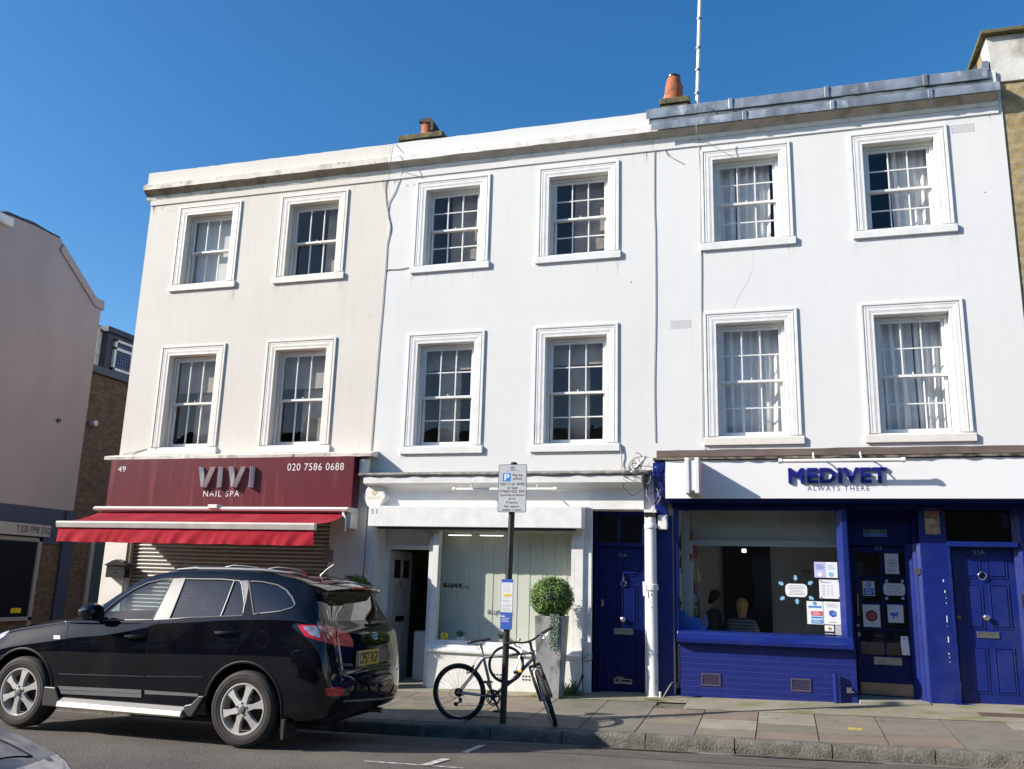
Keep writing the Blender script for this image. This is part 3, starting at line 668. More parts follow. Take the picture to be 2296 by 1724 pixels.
xm = W(*z5(1890, 950), .14).x
p = W(*z5(1890, 955), .14); b = B(); b.torus((p.x, .125, p.z-.03), .038, .009, 'y', 20, 6); b.lathe((p.x, .10, p.z+.05), [(.012, 0), (.022, .02), (.014, .05)], 12, 'y'); b.box(p.x-.01, p.x+.01, .12, .15, p.z+.0, p.z+.11); b.build('knocker', chrome, dr, smooth=True)
p = W(*z5(1889, 1225), .14); b = B(); b.lathe((p.x, .09, p.z), [(.012, .0), (.034, .012), (.036, .03), (.02, .048), (.018, .07)], 18, 'y'); b.build('knob', mat('satin_steel', (.6, .58, .52), .3, metal=1), dr, smooth=True)
x0, x1, z0, z1 = WR(z5(1822, 1285), z5(1958, 1335), .15); b = B(); b.frame(x0, x1, z0, z1, .022, .142, .16); b.box(x0+.02, x1-.02, .150, .16, z0+.02, z1-.02); b.build('letter_plate', steel, dr, bevel=.002)
x0, x1, z0, z1 = WR(z5(1822, 1635), z5(1950, 1685), .15); b = B(); b.frame(x0, x1, z0, z1, .018, .148, .16); 
for i in range(5): b.box(x0+.02, x1-.02, .152, .16, z0+.02+i*.017, z0+.029+i*.017)
b.build('vent_plate', steel, dr)
p = W(*z5(1742, 1105), .15); b = B(); b.lathe((p.x, .145, p.z), [(.018, 0), (.018, .015)], 14, 'y'); b.box(p.x-.02, p.x+.02, .15, .16, p.z-.05, p.z+.04); b.build('lock', steel, dr)
b = B(); b.box(XD0+.01, XD1-.01, -.08, .12, .1, .185); b.build('doorstep', mat('dark_step', (.10, .10, .06), .9, c2=(.05, .05, .04), ns=6), h2)

# ================================================================== white house, number 53, over the vet's shop
h3 = thing('terraced_house', 'right-hand white stucco terraced house with curtained windows and lead parapet, over the navy shop', 'house', (HX[2], 0, gz(-1.6, 0)), 'stucco terraced houses')
z6 = zf(1400, 980, .40506); zd = zf(1450, 980, .22604); zc = zf(1450, 1300, .22604); za = zf(1850, 1080, .2017); zb = zf(1850, 1350, .2017); zr = zf(1400, 100, .40506)
up = [-.283, 1.827]; lo = [-.288, 1.835]
SH = (-1.40, 3.185, .0, 2.90)
holes = [opening(x, 8.115, 6.495) for x in up]+[opening(x, 5.541, 3.603) for x in lo]+[SH]
b = B(); wallgrid(b, HX[2], HX[3], .05, 8.84, holes, 0, .3); b.build('wall', white3, h3)
sash_window(h3, up[0], 8.115, 6.495, white3, trimw, 2, False, [('curtain', 0, .34, .02, 40), ('curtain', .36, .84, .03, 60)], seed=31)
sash_window(h3, up[1], 8.115, 6.495, white3, trimw, 2, False, [('curtain', .42, 1., .03, 50)], seed=12)
sash_window(h3, lo[0], 5.541, 3.603, white3, trimw, 2, False, [('curtain', 0, .5, .025, 42), ('curtain', .48, 1., .03, 55)], seed=5, sillm=trimc)
sash_window(h3, lo[1], 5.541, 3.603, white3, trimw, 2, False, [('curtain', 0, .56, .028, 45), ('curtain', .58, 1., .03, 60)], seed=8, sillm=trimc)
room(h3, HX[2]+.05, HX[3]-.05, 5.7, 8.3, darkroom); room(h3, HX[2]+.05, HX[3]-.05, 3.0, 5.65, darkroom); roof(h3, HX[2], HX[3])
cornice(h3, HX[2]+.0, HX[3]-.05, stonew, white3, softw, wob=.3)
for g in (W(*zr(1875, 466)), W(1528, 728)):
    b = B(); 
    for i in range(9):
        for j in range(4): b.box(g.x-.15+i*.034, g.x-.137+i*.034, -.003, .001, g.z-.06+j*.034, g.z-.047+j*.034)
    b.build('air_vent', mat('vent_holes', (.16, .16, .17), .8), h3)
# lead dressing over the parapet and cornice, in lapped sheets with rolls
for (z0, z1, y, laps) in ((8.71, 8.885, -.085, [-1.73, -.45, .92, 2.25, 3.04]), (8.445, 8.585, -.20, [-1.64, -.25, .98, 2.28, 3.15])):
    for i in range(len(laps)-1):
        a, c = laps[i]-.01, laps[i+1]; b = B(); n = 10; vs = []; r = random.Random(i+int(z0*7))
        for k in range(n+1):
            x = a+(c-a)*k/n; d = r.uniform(-.004, .004)-.003*(i % 2)
            vs += [(x, y+d*1.5, z0+d), (x, y+d-.004, z0+.02), (x, y+d+.004, z1-.02+d), (x, y+.02, z1), (x, y+.42 if y > -.15 else -.06, z1+.02 if y > -.15 else 8.64)]
        b.add(vs, [(k*5+j, (k+1)*5+j, (k+1)*5+j+1, k*5+j+1) for k in range(n) for j in range(4)])
        b.build('lead_sheet', lead, h3, smooth=True, auto=50)
        if i:
            b = B(); b.prism([(y-.02, z0-.008), (y-.022, z1-.01), (y+.0, z1+.012), (y+.1, z1+.012), (y+.1, z0)], a-.035, a+.03, 'x'); b.build('lead_roll', lead, h3, bevel=.008)
b = B(); b.box(-1.70, 3.08, -.065, -.052, 8.60, 8.72); b.build('lead_upstand', mat('dark_lead', (.11, .12, .135), .5, c2=(.18, .2, .22), ns=7), h3)

# shop front
b = B(); n = 30; k = 4; vs = []; r = random.Random(4)
for i in range(n+1):
    x = HX[2]+.05+(4.78)*i/n; d = r.uniform(-.006, .006); vs += [(x, 0, 3.40), (x, -.265+d, 3.412), (x, -.27+d, 3.505+d), (x, 0, 3.53)]
b.add(vs, [(i*k+j, (i+1)*k+j, (i+1)*k+(j+1) % k, i*k+(j+1) % k) for i in range(n) for j in range(k)]+[tuple(range(k)), tuple(n*k+j for j in reversed(range(k)))])
b.build('timber_beam', mat('bare_brown_board', (.115, .085, .075), .75, c2=(.17, .125, .11), ns=3, stretch=(.5, 3, 3), bump=.2), h3)
b = B(); vs = []
for i in range(n*2+1):
    x = HX[2]+.01+(4.83)*i/(n*2); d = r.uniform(-.01, .01); vs += [(x, 0, 3.35), (x, -.34+d, 3.365+d*.4), (x, -.345+d, 3.392+d*.4), (x, 0, 3.412)]
b.add(vs, [(i*k+j, (i+1)*k+j, (i+1)*k+(j+1) % k, i*k+(j+1) % k) for i in range(n*2) for j in range(k)]+[tuple(range(k)), tuple(2*n*k+j for j in reversed(range(k)))])
b.build('weathered_ledge', mat('old_timber', (.24, .21, .16), .9, c2=(.06, .05, .04), ns=11, lo=.45, hi=.6, bump=.6, bs=40, stretch=(.5, 1, 1)), h3, smooth=True, auto=20)
# console bracket at the left end
b = B(); b.prism([(.0, 2.62), (-.10, 2.62), (-.12, 2.75), (-.16, 2.85), (-.20, 3.0), (-.26, 3.08), (-.30, 3.14), (-.31, 3.33), (0, 3.33)], -1.645, -1.475, 'x')
b.lathe((-1.565, -.325, 3.24), [(.055, 0), (.06, .02)], 20, 'y'); b.lathe((-1.565, -.335, 3.24), [(.022, 0), (.035, .02)], 16, 'y')
b.box(-1.62, -1.51, -.21, -.1, 2.86, 2.92); b.tube([(-1.60, -.17, 2.78), (-1.56, -.2, 2.86), (-1.53, -.24, 2.98), (-1.56, -.27, 3.06)], .02, 8)
b.build('console_bracket', blue, h3, bevel=.008)
# posts, head, frames
b = B(); b.box(-1.645, -1.42, -.04, .06, .0, 2.62); b.build('pilaster', blue, h3, bevel=.008)
b = B(); b.box(-1.42, 3.185, -.06, .12, 2.73, 2.83); b.build('head_beam', blue_shaded, h3)
b = B(); b.prism([(-1.40, -.03), (-1.34, -.03), (-1.34, .10), (-1.42, .10)], 1.0, 2.73, 'z'); b.prism([(.735, .04), (.80, -.05), (.865, -.05), (.885, .0), (.885, .45), (.80, .45), (.735, .10)], .94, 2.73, 'z')
b.box(-1.34, .74, .02, .08, 2.70, 2.73); 
wf = b.build('shop_window', blue, h3, bevel=.004)
b = B(); b.quad((-1.39, .06, 1.06), (.76, .06, 1.06), (.76, .06, 2.71), (-1.39, .06, 2.71)); b.build('pane', pane_shop, wf)
b = B(); b.prism([(.2, .90), (-.06, .90), (-.075, .905), (-.165, .935), (-.17, .985), (-.14, 1.0), (-.125, 1.02), (-.09, 1.035), (-.075, 1.075), (.0, 1.085), (.2, 1.09)], -1.36, .865, 'x'); b.build('moulded_cill', blue, wf, bevel=.004)
b = B(); b.box(-1.325, .885, -.05, .12, .0, .905); sr = b.build('brick_stall_riser', bluebrick, h3)
for px, py in ((zc(637, 985)), (zc(1530, 1040))):
    p = W(px, py, -.06); b = B(); b.frame(p.x-.125, p.x+.125, p.z-.08, p.z+.08, .018, -.062, -.05)
    for i in range(12): b.box(p.x-.107+i*.0195, p.x-.101+i*.0195, -.058, -.05, p.z-.062, p.z+.062)
    for i in range(6): b.box(p.x-.107, p.x+.107, -.056, -.05, p.z-.062+i*.023, p.z-.056+i*.023)
    b.build('air_grille', mat('old_purple_iron', (.05, .05, .13), .7, c2=(.09, .06, .07), ns=20), sr)
# white interior of the vet's, lit by the window only
room(h3, -1.40, .90, .35, 2.95, paleroom, y0=.13, y1=3.6, name='shop_room')
b = B(); b.box(-1.32, .80, .50, .56, 2.32, 2.95); b.box(-1.32, .80, .44, .5, 2.24, 2.32); b.build('window_bulkhead', mat('cream_board', (.42, .42, .38), .8), h3)
b = B(); b.box(-1.33, -1.22, .30, .36, 1.09, 2.71); b.box(-1.30, -1.18, .35, .55, 1.09, 2.3); b.build('lining', mat('inner_white', (.45, .45, .44), .8), h3)
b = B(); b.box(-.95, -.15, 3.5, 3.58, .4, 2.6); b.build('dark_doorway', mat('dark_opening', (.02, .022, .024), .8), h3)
b = B(); text(b, 'ME', *WR(zd(1545, 1295), zd(1640, 1350), 3.0), 3.55, .01, 1.3); b.build('wall_lettering', greyink, h3)
# left window-corner detail
# recessed door 53
gl = glassmat('door_glass', (.75, .76, .74), 1.2, .07)
b = B(); b.box(.885, 1.76, .44, .60, .2, .335); b.prism([(.90, -.12), (1.74, -.02), (1.76, .5), (.89, .5)], .20, .325, 'z'); b.build('doorstep', mat('pale_step', (.33, .30, .24), .85, c2=(.22, .2, .16), ns=4, bump=.3), h3, bevel=.01)
b = B(); b.box(.885, .93, .40, .52, .33, 2.75); b.box(1.70, 1.76, .30, .52, .33, 2.75); b.box(.93, 1.70, .42, .52, 2.27, 2.75); b.build('door_frame', blue_shaded, h3, bevel=.003)
b = B(); b.prism([(1.60, .42), (1.68, .34), (1.68, .28), (1.72, .26), (1.72, .20), (1.765, .17), (1.765, .42)], .20, 2.30, 'z'); b.build('moulded_jamb', blue, h3, bevel=.004)
X0, X1 = .945, 1.665; gx0, gx1, gz0, gz1 = 1.0, 1.60, .845, 2.18
b = B(); b.box(X0, gx0, .45, .49, .335, 2.25); b.box(gx1, X1, .45, .49, .335, 2.25); b.box(gx0, gx1, .45, .49, gz1, 2.25); b.box(gx0, gx1, .45, .49, .335, gz0)
xm = (gx0+gx1)/2; b.box(xm-.012, xm+.012, .455, .485, gz0, gz1)
for i in (1, 2, 3): zz = gz0+(gz1-gz0)*i/4; b.box(gx0, gx1, .457, .483, zz-.012, zz+.012)
d53 = b.build('front_door', blue_shaded, h3, bevel=.003, label='glazed navy door with posters in its panes')
for i in range(2):
    for j in range(4):
        a = (gx0, xm+.012)[i]; c = (xm-.012, gx1)[i]; zz = gz0+(gz1-gz0)*j/4+.01; e = gz0+(gz1-gz0)*(j+1)/4-.01
        b = B(); b.quad((a, .47, zz), (c, .47, zz), (c, .47, e), (a, .47, e)); b.build('pane', gl, d53)
b = B(); b.box(X0+.02, X1-.02, .444, .449, .35, .50); b.build('kick_plate', mat('dull_plate', (.30, .25, .19), .4, metal=.7, c2=(.22, .18, .13), ns=4), d53)
x0, x1, z0, z1 = WR(zb(540, 600), zb(858, 700), .45); b = B(); b.frame(x0, x1, z0, z1, .022, .436, .45); b.box(x0+.02, x1-.02, .444, .45, z0+.02, z1-.02); b.build('letter_plate', steel, d53, bevel=.002)
b = B(); b.tube([(X0+.035, .44, 1.33), (X0+.035, .40, 1.34), (X0+.04, .40, 1.62), (X0+.035, .44, 1.63)], .011, 8); b.build('pull_handle', brass, d53)
b = B(); b.lathe((X0+.03, .435, 1.22), [(.02, 0), (.022, .015)], 14, 'y'); b.build('lock', steel, d53); b = B(); b.box(X0+.02, X0+.05, .437, .45, 1.08, 1.13); b.build('lock', steel, d53)
b = B(); text(b, '53', *WR(za(555, 708), za(632, 750), .44), .449, .004); b.build('door_number', greyink, d53)
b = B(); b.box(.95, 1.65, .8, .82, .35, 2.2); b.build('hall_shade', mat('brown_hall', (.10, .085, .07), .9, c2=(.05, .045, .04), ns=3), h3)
# pilaster between the doors, door 53A
b = B(); b.box(1.765, 2.085, .17, .5, .15, 2.83); pl = b.build('pilaster', blue, h3, bevel=.006)
b = B(); r = random.Random(5)
for q in ((1315, 1095, 8, 28), (1332, 1215, 8, 28), (1345, 1285, 4, 14), (1348, 1345, 7, 12), (1355, 1520, 8, 66), (1360, 1600, 3, 10)):
    p = W(*za(q[0], q[1]), .17); b.box(p.x-q[2]*.0006, p.x+q[2]*.0006, .168, .171, p.z-q[3]*.0006, p.z+q[3]*.0006)
for q in ((1370, 410, 9, 60), (1378, 568, 8, 16), (1384, 610, 4, 16), (1388, 660, 4, 16)):
    p = W(*zb(q[0], q[1]), .17); b.box(p.x-q[2]*.0006, p.x+q[2]*.0006, .168, .171, p.z-q[3]*.0006, p.z+q[3]*.0006)
b.build('paint_chips', trimw, pl)
b = B(); b.box(2.085, 2.90, .13, .22, 2.26, 2.325); b.box(2.085, 2.12, .17, .34, .2, 2.26); b.box(2.10, 2.86, .22, .5, 2.76, 2.84); b.build('transom', blue, h3, bevel=.005)
b = B(); b.quad((2.12, .30, 2.325), (2.86, .30, 2.325), (2.86, .30, 2.76), (2.12, .30, 2.76)); b.build('transom_pane', glassmat('brown_glass', (.28, .26, .22), 1, .06), h3)
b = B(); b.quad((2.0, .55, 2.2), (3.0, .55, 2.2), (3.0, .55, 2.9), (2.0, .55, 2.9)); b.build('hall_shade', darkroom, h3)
b = B(); b.prism([(2.87, .35), (2.87, .24), (2.91, .22), (2.91, .19), (2.95, .17), (3.185, .17), (3.185, .5), (2.87, .5)], .15, 2.83, 'z'); b.build('pilaster', blue, h3, bevel=.004)
b = B(); b.box(2.04, 3.185, .12, .34, .14, .325); b.build('threshold', blue, h3, bevel=.01)
b = B(); b.box(2.15, 2.885, .30, .345, .325, 2.25)
door_panels(b, 2.15, 2.885, .30, [(.13, .45, .45, 1.02), (.55, .87, .45, 1.02), (.13, .45, 1.24, 1.80), (.55, .87, 1.24, 1.80), (.13, .45, 1.87, 2.16), (.55, .87, 1.87, 2.16)])
da = b.build('front_door', blue, h3, bevel=.004, label='navy panelled door with a ring knocker')
b = B(); text(b, '53A', *WR(za(1645, 752), za(1775, 803), .30), .297, .006); b.build('door_number', steel, da)
p = W(*za(1748, 1040), .27); b = B(); b.torus((p.x, .272, p.z-.0), .045, .009, 'y', 24, 8); b.lathe((p.x, .25, p.z+.045), [(.012, 0), (.02, .02), (.02, .05)], 14, 'y'); b.build('knocker', chrome, da, smooth=True)
p = W(*za(1793, 1503), .25); b = B(); b.lathe((p.x, .215, p.z), [(.014, .0), (.036, .012), (.038, .035), (.02, .055), (.018, .085)], 20, 'y'); b.build('knob', mat('satin_steel', (.6, .58, .52), .3, metal=1), da, smooth=True)
p = W(*za(1490, 1503), .3); b = B(); b.lathe((p.x, .29, p.z), [(.022, 0), (.024, .012)], 16, 'y'); b.build('lock', brass, da)
x0, x1, z0, z1 = WR(zb(1685, 320), zb(1938, 400), .3); b = B(); b.frame(x0, x1, z0, z1, .02, .288, .30); b.box(x0+.018, x1-.018, .294, .30, z0+.018, z1-.018); b.build('letter_plate', steel, da, bevel=.002)

# fascia sign with raised letters
vs_ = thing('shop_sign', 'long white fascia board with raised navy MEDIVET letters', 'sign', (.9, -.3, 2.83))
b = B(); b.box(-1.474, 3.19, -.30, -.01, 2.833, 3.352); b.build('panel', mat('white_acrylic', (.80, .80, .80), .22, coat=.3), vs_, bevel=.003)
navy = mat('navy_acrylic', (.012, .016, .20), .25, coat=.5)
b = B(); text(b, 'MEDIVET', *WR(z6(905, 168), z6(1458, 250), -.34), -.304, .032, 1.1, bold=.035)
b.build('raised_letters', navy, vs_)
b = B(); text(b, 'ALWAYS THERE', *WR(z6(1013, 268), z6(1357, 294), -.3), -.3005, .001, 1.35); b.build('lettering', navy, vs_)
# soffit under the fascia
b = B(); b.box(-1.47, 3.18, -.24, -.0, 2.79, 2.832); b.build('fascia_soffit', blue_shaded, h3)
# projecting double light-box sign seen from its edge
bl = thing('projecting_sign', 'white double-faced blade sign seen edge-on at the left end of the MEDIVET fascia', 'sign', (-1.1, -.3, 2.8))
for a in (-1.165, -1.035):
    b = B(); b.box(a, a+.055, -.72, -.30, 2.86, 3.335); b.build('blade', trimw, bl, bevel=.006)
b = B(); b.box(-1.11, -1.035, -.70, -.30, 2.90, 3.30); b.build('core', trimw, bl)
b = B(); b.box(-.979, -.975, -.70, -.33, 2.89, 3.30); b.build('face', mat('pale_red_face', (.70, .42, .42), .4), bl)

def strip_lamp(x0, x1, z, y, wally, name, label, ends, arms):
    t = thing('sign_lamp', label, 'lamp', ((x0+x1)/2, wally, z), 'tube lamps over the shop signs')
    b = B(); b.tube([(x0, y, z), (x1, y, z)], .026, 12); b.build('tube_housing', trimw, t, smooth=True)
    for e, s_ in ((x0, -1), (x1, 1)): b = B(); b.lathe((e, y, z), [(.034, -.02), (.034, .02)], 14, 'x'); b.build('end_cap', trimw, t)
    for ax in arms:
        b = B(); b.tube([(ax, wally, z+.11), (ax, wally-.12, z+.12), (ax, y, z+.03)], .010, 8); b.build('arm', trimw, t)
a, c = W(*z6(862, 133), -.53), W(*z6(1545, 120), -.53)
strip_lamp(a.x, c.x, (a.z+c.z)/2, -.53, -.31, '', 'white tube lamp on two thin arms above the MEDIVET letters', 0, (a.x+.42, c.x-.5))
a = W(*z5(690, 305), -.335)
strip_lamp(a.x, -3.02, a.z, -.335, -.09, '', 'white tube lamp hung over the plain white fascia numbered 51, behind the parking sign', 0, (a.x+.25, -3.3))
b = B(); p = W(*z5(800, 240), -.45); tag(B().box(p.x-.14, p.x+.09, -.46, -.43, p.z-.012, p.z+.015).build('loose_bracket', trimw, loc=(p.x, -.45, p.z)), 'loose white bracket bar hanging over the left end of the tube lamp above number 51', 'bracket')

# ================================================================== things on the shop fronts
def plate(name, label, cat, c1, c2, y, m, th=.004, group=None, base=None):
    x0, x1, z0, z1 = WR(c1, c2, y)
    t = thing(name, label, cat, ((x0+x1)/2, y, z0), group); b = B(); b.box(x0, x1, y-th, y, z0, z1); b.build('sheet', m, t)
    return t, x0, x1, z0, z1
lav = mat('lavender', (.52, .50, .75), .6); sky_b = mat('pale_blue', (.22, .48, .72), .6); red_i = mat('red_print', (.62, .04, .07), .6); dblu = mat('blue_print', (.03, .10, .42), .6); mblu = mat('mid_blue_print', (.04, .25, .60), .6)
grp = 'notices in the vet shop window'
yg = .055
t, x0, x1, z0, z1 = plate('poster', 'landscape lavender and white mask notice in the shop window, highest on its right', 'poster', zd(1658, 1232), zd(1895, 1392), yg, paper, group=grp)
b = B(); b.box(x0, x0+(x1-x0)*.48, yg-.006, yg-.004, z0, z1); b.build('lavender_half', lav, t)
b = B(); text(b, 'The Nurse', x0+.02, x0+.11, z1-.045, z1-.03, yg-.0065); lines(b, x0+.02, x0+.14, z1-.10, z1-.05, 4, yg-.0065); b.build('print', dblu, t)
b = B(); text(b, 'Masks', x0+.17, x0+.24, z1-.05, z1-.032, yg-.0045); lines(b, x0+.155, x1-.01, z1-.10, z1-.055, 3, yg-.0045); b.lathe((x0+.205, yg-.007, z0+.045), [(.03, 0), (.03, .003)], 20, 'y'); b.build('print', sky_b, t)
b = B(); b.lathe((x0+.07, yg-.008, z0+.04), [(.03, 0), (.03, .002)], 20, 'y'); b.build('picture', paper, t)
t, x0, x1, z0, z1 = plate('poster', 'white Opening hours sheet pinned at its corners in the shop window', 'poster', zd(1708, 1408), zd(1922, 1600), yg, paper, group=grp)
b = B(); text(b, 'Opening hours', x0+.025, x0+.15, z1-.045, z1-.022, yg-.0045)
for i in range(7): b.box(x0+.03, x0+.075, yg-.005, yg-.004, z1-.075-i*.021, z1-.069-i*.021); b.box(x0+.10, x0+.12, yg-.005, yg-.004, z1-.075-i*.021, z1-.069-i*.021); b.box(x0+.145, x0+.17, yg-.005, yg-.004, z1-.075-i*.021, z1-.069-i*.021)
b.build('print', greyink, t)
b = B(); [b.lathe((xx, yg-.012, zz), [(.007, 0), (.007, .008)], 8, 'y') for xx in (x0+.02, x1-.02) for zz in (z0+.015, z1-.015)]; b.build('pin', ink, t)
t, x0, x1, z0, z1 = plate('poster', 'white notice with red and blue bands, left of the lower pair in the shop window', 'poster', zc(1585, 205), zc(1755, 438), yg-.002, paper, group=grp)
b = B(); H_ = z1-z0; b.box(x0+.02, x1-.02, yg-.009, yg-.006, z1-H_*.28, z1-H_*.20); b.box(x0+.05, x1-.01, yg-.009, yg-.006, z0+H_*.26, z0+H_*.34); b.box(x0+.05, x1-.01, yg-.009, yg-.006, z0+H_*.04, z0+H_*.2); b.lathe(((x0+x1)/2, yg-.010, z1-H_*.09), [(.022, 0), (.022, .003)], 20, 'y'); b.build('blue_band', mblu, t)
b = B(); b.box(x0+.05, x1-.01, yg-.009, yg-.006, z0+H_*.38, z0+H_*.57); b.build('red_band', red_i, t)
b = B(); text(b, '!', (x0+x1)/2-.003, (x0+x1)/2+.003, z1-H_*.13, z1-H_*.05, yg-.0105); lines(b, x0+.06, x1-.02, z0+H_*.40, z0+H_*.55, 3, yg-.0095, .3); lines(b, x0+.06, x1-.02, z0+H_*.06, z0+H_*.18, 3, yg-.0095, .3); b.build('print', paper, t)
t, x0, x1, z0, z1 = plate('poster', 'white sheet with a dark blue dice-like cube, right of the lower pair in the window', 'poster', zc(1750, 210), zc(1935, 442), yg, paper, group=grp)
b = B(); cx, cz = x0+(x1-x0)*.5, z0+(z1-z0)*.48; b.prism([(cx-.04, cz-.02), (cx-.005, cz-.045), (cx+.045, cz-.03), (cx+.045, cz+.025), (cx+.0, cz+.045), (cx-.04, cz+.03)], yg-.007, yg-.004); b.build('picture', dblu, t)
b = B(); text(b, '18', cx-.005, cx+.035, cz-.02, cz+.02, yg-.0075); b.build('picture_mark', sky_b, t)
b = B(); lines(b, x0+.03, x1-.02, z1-.075, z1-.02, 3, yg-.0045, .25); lines(b, x0+.06, x1-.03, z0+.02, z0+.04, 1, yg-.0045, .4); b.build('print', greyink, t)
t, x0, x1, z0, z1 = plate('leaflet', 'small leaflet with a brown dog picture at the window bottom corner', 'leaflet', zc(1765, 445), zc(1860, 535), yg+.002, paper, group=grp)
b = B(); b.box(x0, x1, yg-.004, yg-.002, z0+.01, z0+.035); b.build('dark_strip', ink, t); b = B(); b.lathe((x0+.06, yg-.005, z1-.04), [(.022, 0), (.022, .003)], 12, 'y'); b.build('picture', mat('tan', (.5, .28, .12), .7), t)
plate('leaflet', 'grey card leaflet in the extreme bottom right corner of the shop window', 'leaflet', zc(1868, 445), zc(1945, 545), yg+.003, mat('grey_card', (.45, .46, .46), .7), group=grp)
# speech-bubble transfer and its seven arrows
x0, x1, z0, z1 = WR(zd(1373, 1447), zd(1595, 1583), yg)
bub = thing('window_sticker', 'rounded white message sticker ringed by pale blue arrows in the shop window', 'sticker', ((x0+x1)/2, yg, z0), grp)
def rrect(x0, x1, z0, z1, r, n=6):
    o = []
    for cx, cz, a0 in ((x1-r, z1-r, 0), (x0+r, z1-r, 90), (x0+r, z0+r, 180), (x1-r, z0+r, 270)):
        for i in range(n+1): a = radians(a0+90*i/n); o.append((cx+r*cos(a), cz+r*sin(a)))
    return o
b = B(); b.prism(rrect(x0, x1, z0, z1, .055), yg-.003, yg); b.build('sheet', paper, bub)
b = B(); lines(b, x0+.03, x1-.02, z0+.02, z1-.015, 7, yg-.0035, .3, 4); b.build('print', greyink, bub)
ccx, ccz = (x0+x1)/2, (z0+z1)/2
for i, (px, py) in enumerate(((1475, 1393), (1335, 1447), (1620, 1443), (1348, 1592), (1492, 1622), (1630, 1590))):
    p = W(*zd(px, py), yg); a = atan2(ccz-p.z, ccx-p.x); b = B()
    pts = [(.035, 0), (.0, .034), (.0, .017), (-.035, .017), (-.035, -.017), (.0, -.017), (.0, -.034)]
    b.prism([(p.x+u*cos(a)-v*sin(a), p.z+u*sin(a)+v*cos(a)) for u, v in pts], yg-.003, yg)
    nm = ['top', 'upper left', 'upper right', 'lower left', 'bottom', 'lower right'][i]
    tag(b.build('arrow_sticker', sky_b, loc=(p.x, yg, p.z)), f'pale blue arrow sticker at the {nm} of the message sticker', 'sticker', 'arrow stickers round the message')
# door 53 posters
yd = .462; g2 = 'posters in the panes of door 53'
t, x0, x1, z0, z1 = plate('poster', 'black-framed CARD PAYMENTS ONLY poster in the top right pane of the door', 'poster', za(648, 785), za(832, 1028), yd, ink, group=g2)
b = B(); b.box(x0+.01, x1-.01, yd-.006, yd-.004, z0+.01, z1-.01); b.build('white_field', mat('dull_paper', (.55, .56, .57), .6), t)
b = B(); H_ = z1-z0
for k_, (s_, q) in enumerate((('CARD', .62), ('PAYMENTS', .48), ('ONLY', .34))): ww = (.07, .13, .07)[k_]; text(b, s_, (x0+x1)/2-ww/2, (x0+x1)/2+ww/2, z0+H_*q, z0+H_*q+.022, yd-.0065)
lines(b, x0+.03, x1-.03, z0+.03, z0+.07, 3, yd-.0065, .3); b.build('print', ink, t)
t, x0, x1, z0, z1 = plate('poster', 'white and blue face-mask notice in the second pane down, left side of the door', 'poster', za(415, 1097), za(555, 1265), yd, mat('dull_paper', (.55, .56, .57), .6), group=g2)
b = B(); b.box(x0+.01, x1-.01, yd-.007, yd-.004, z0+.01, z0+.10); b.lathe(((x0+x1)/2, yd-.008, z1-.045), [(.034, 0), (.034, .004)], 22, 'y'); b.build('blue_print', dblu, t)
b = B(); b.frame((x0+x1)/2-.02, (x0+x1)/2+.02, z1-.06, z1-.03, .006, yd-.010, yd-.008); lines(b, x0+.02, x1-.02, z0+.02, z0+.09, 4, yd-.008, .3); b.build('print', paper, t)
x0, x1, z0, z1 = WR(za(645, 1120), za(892, 1262), yd)
t = thing('window_sticker', 'rounded white message sticker in the second pane down, right side of the door', 'sticker', (x0, yd, z0), g2)
b = B(); b.prism(rrect(x0, x1, z0, z1, .045), yd-.004, yd); b.build('sheet', mat('dull_paper', (.55, .56, .57), .6), t); b = B(); lines(b, x0+.03, x1-.02, z0+.02, z1-.02, 6, yd-.0045, .3); b.build('print', greyink, t)
for q in ((683, 1100), (685, 1290), (865, 1290), (858, 1100)):
    p = W(*za(*q), yd); b = B(); b.prism([(p.x-.018, p.z-.02), (p.x+.018, p.z-.016), (p.x+.016, p.z+.02), (p.x-.015, p.z+.018)], yd-.003, yd); b.build('arrow', sky_b, t)
t, x0, x1, z0, z1 = plate('poster', 'white poster with a round dark red face emblem in the third pane down, left side', 'poster', za(415, 1358), za(620, 1613), yd, mat('dull_paper', (.55, .56, .57), .6), group=g2)
cx, cz = (x0+x1)/2, (z0+z1)/2; b = B(); b.lathe((cx, yd-.008, cz), [(.073, 0), (.073, .004)], 30, 'y'); b.build('red_disc', mat('dark_red', (.25, .02, .04), .6), t)
b = B(); b.torus((cx, yd-.0085, cz), .036, .003, 'y', 24, 4); b.torus((cx-.012, yd-.0085, cz+.008), .007, .002, 'y', 12, 4); b.torus((cx+.012, yd-.0085, cz+.008), .007, .002, 'y', 12, 4); b.box(cx-.014, cx+.014, yd-.010, yd-.008, cz-.016, cz-.012); b.build('emblem', mat('dull_pink', (.5, .3, .3), .6), t)
t, x0, x1, z0, z1 = plate('poster', 'white poster with a running navy dog in the third pane down, right side', 'poster', za(690, 1360), za(878, 1565), yd, mat('dull_paper', (.55, .56, .57), .6), group=g2)
b = B(); cx, cz = (x0+x1)/2-.02, (z0+z1)/2-.02
b.prism([(cx-.05, cz), (cx-.045, cz+.03), (cx-.02, cz+.035), (cx+.02, cz+.025), (cx+.045, cz+.045), (cx+.06, cz+.03), (cx+.045, cz+.018), (cx+.05, cz-.02), (cx+.04, cz-.03), (cx+.03, cz-.005), (cx+.005, cz-.012), (cx-.0, cz-.05), (cx-.012, cz-.05), (cx-.018, cz-.008)], yd-.007, yd-.004); b.build('dog_picture', dblu, t)
b = B(); text(b, 'Come on in,', x0+.01, x0+.115, z1-.035, z1-.02, yd-.0045); text(b, "we're open", x0+.01, x0+.1, z1-.06, z1-.045, yd-.0045); b.build('print', dblu, t)
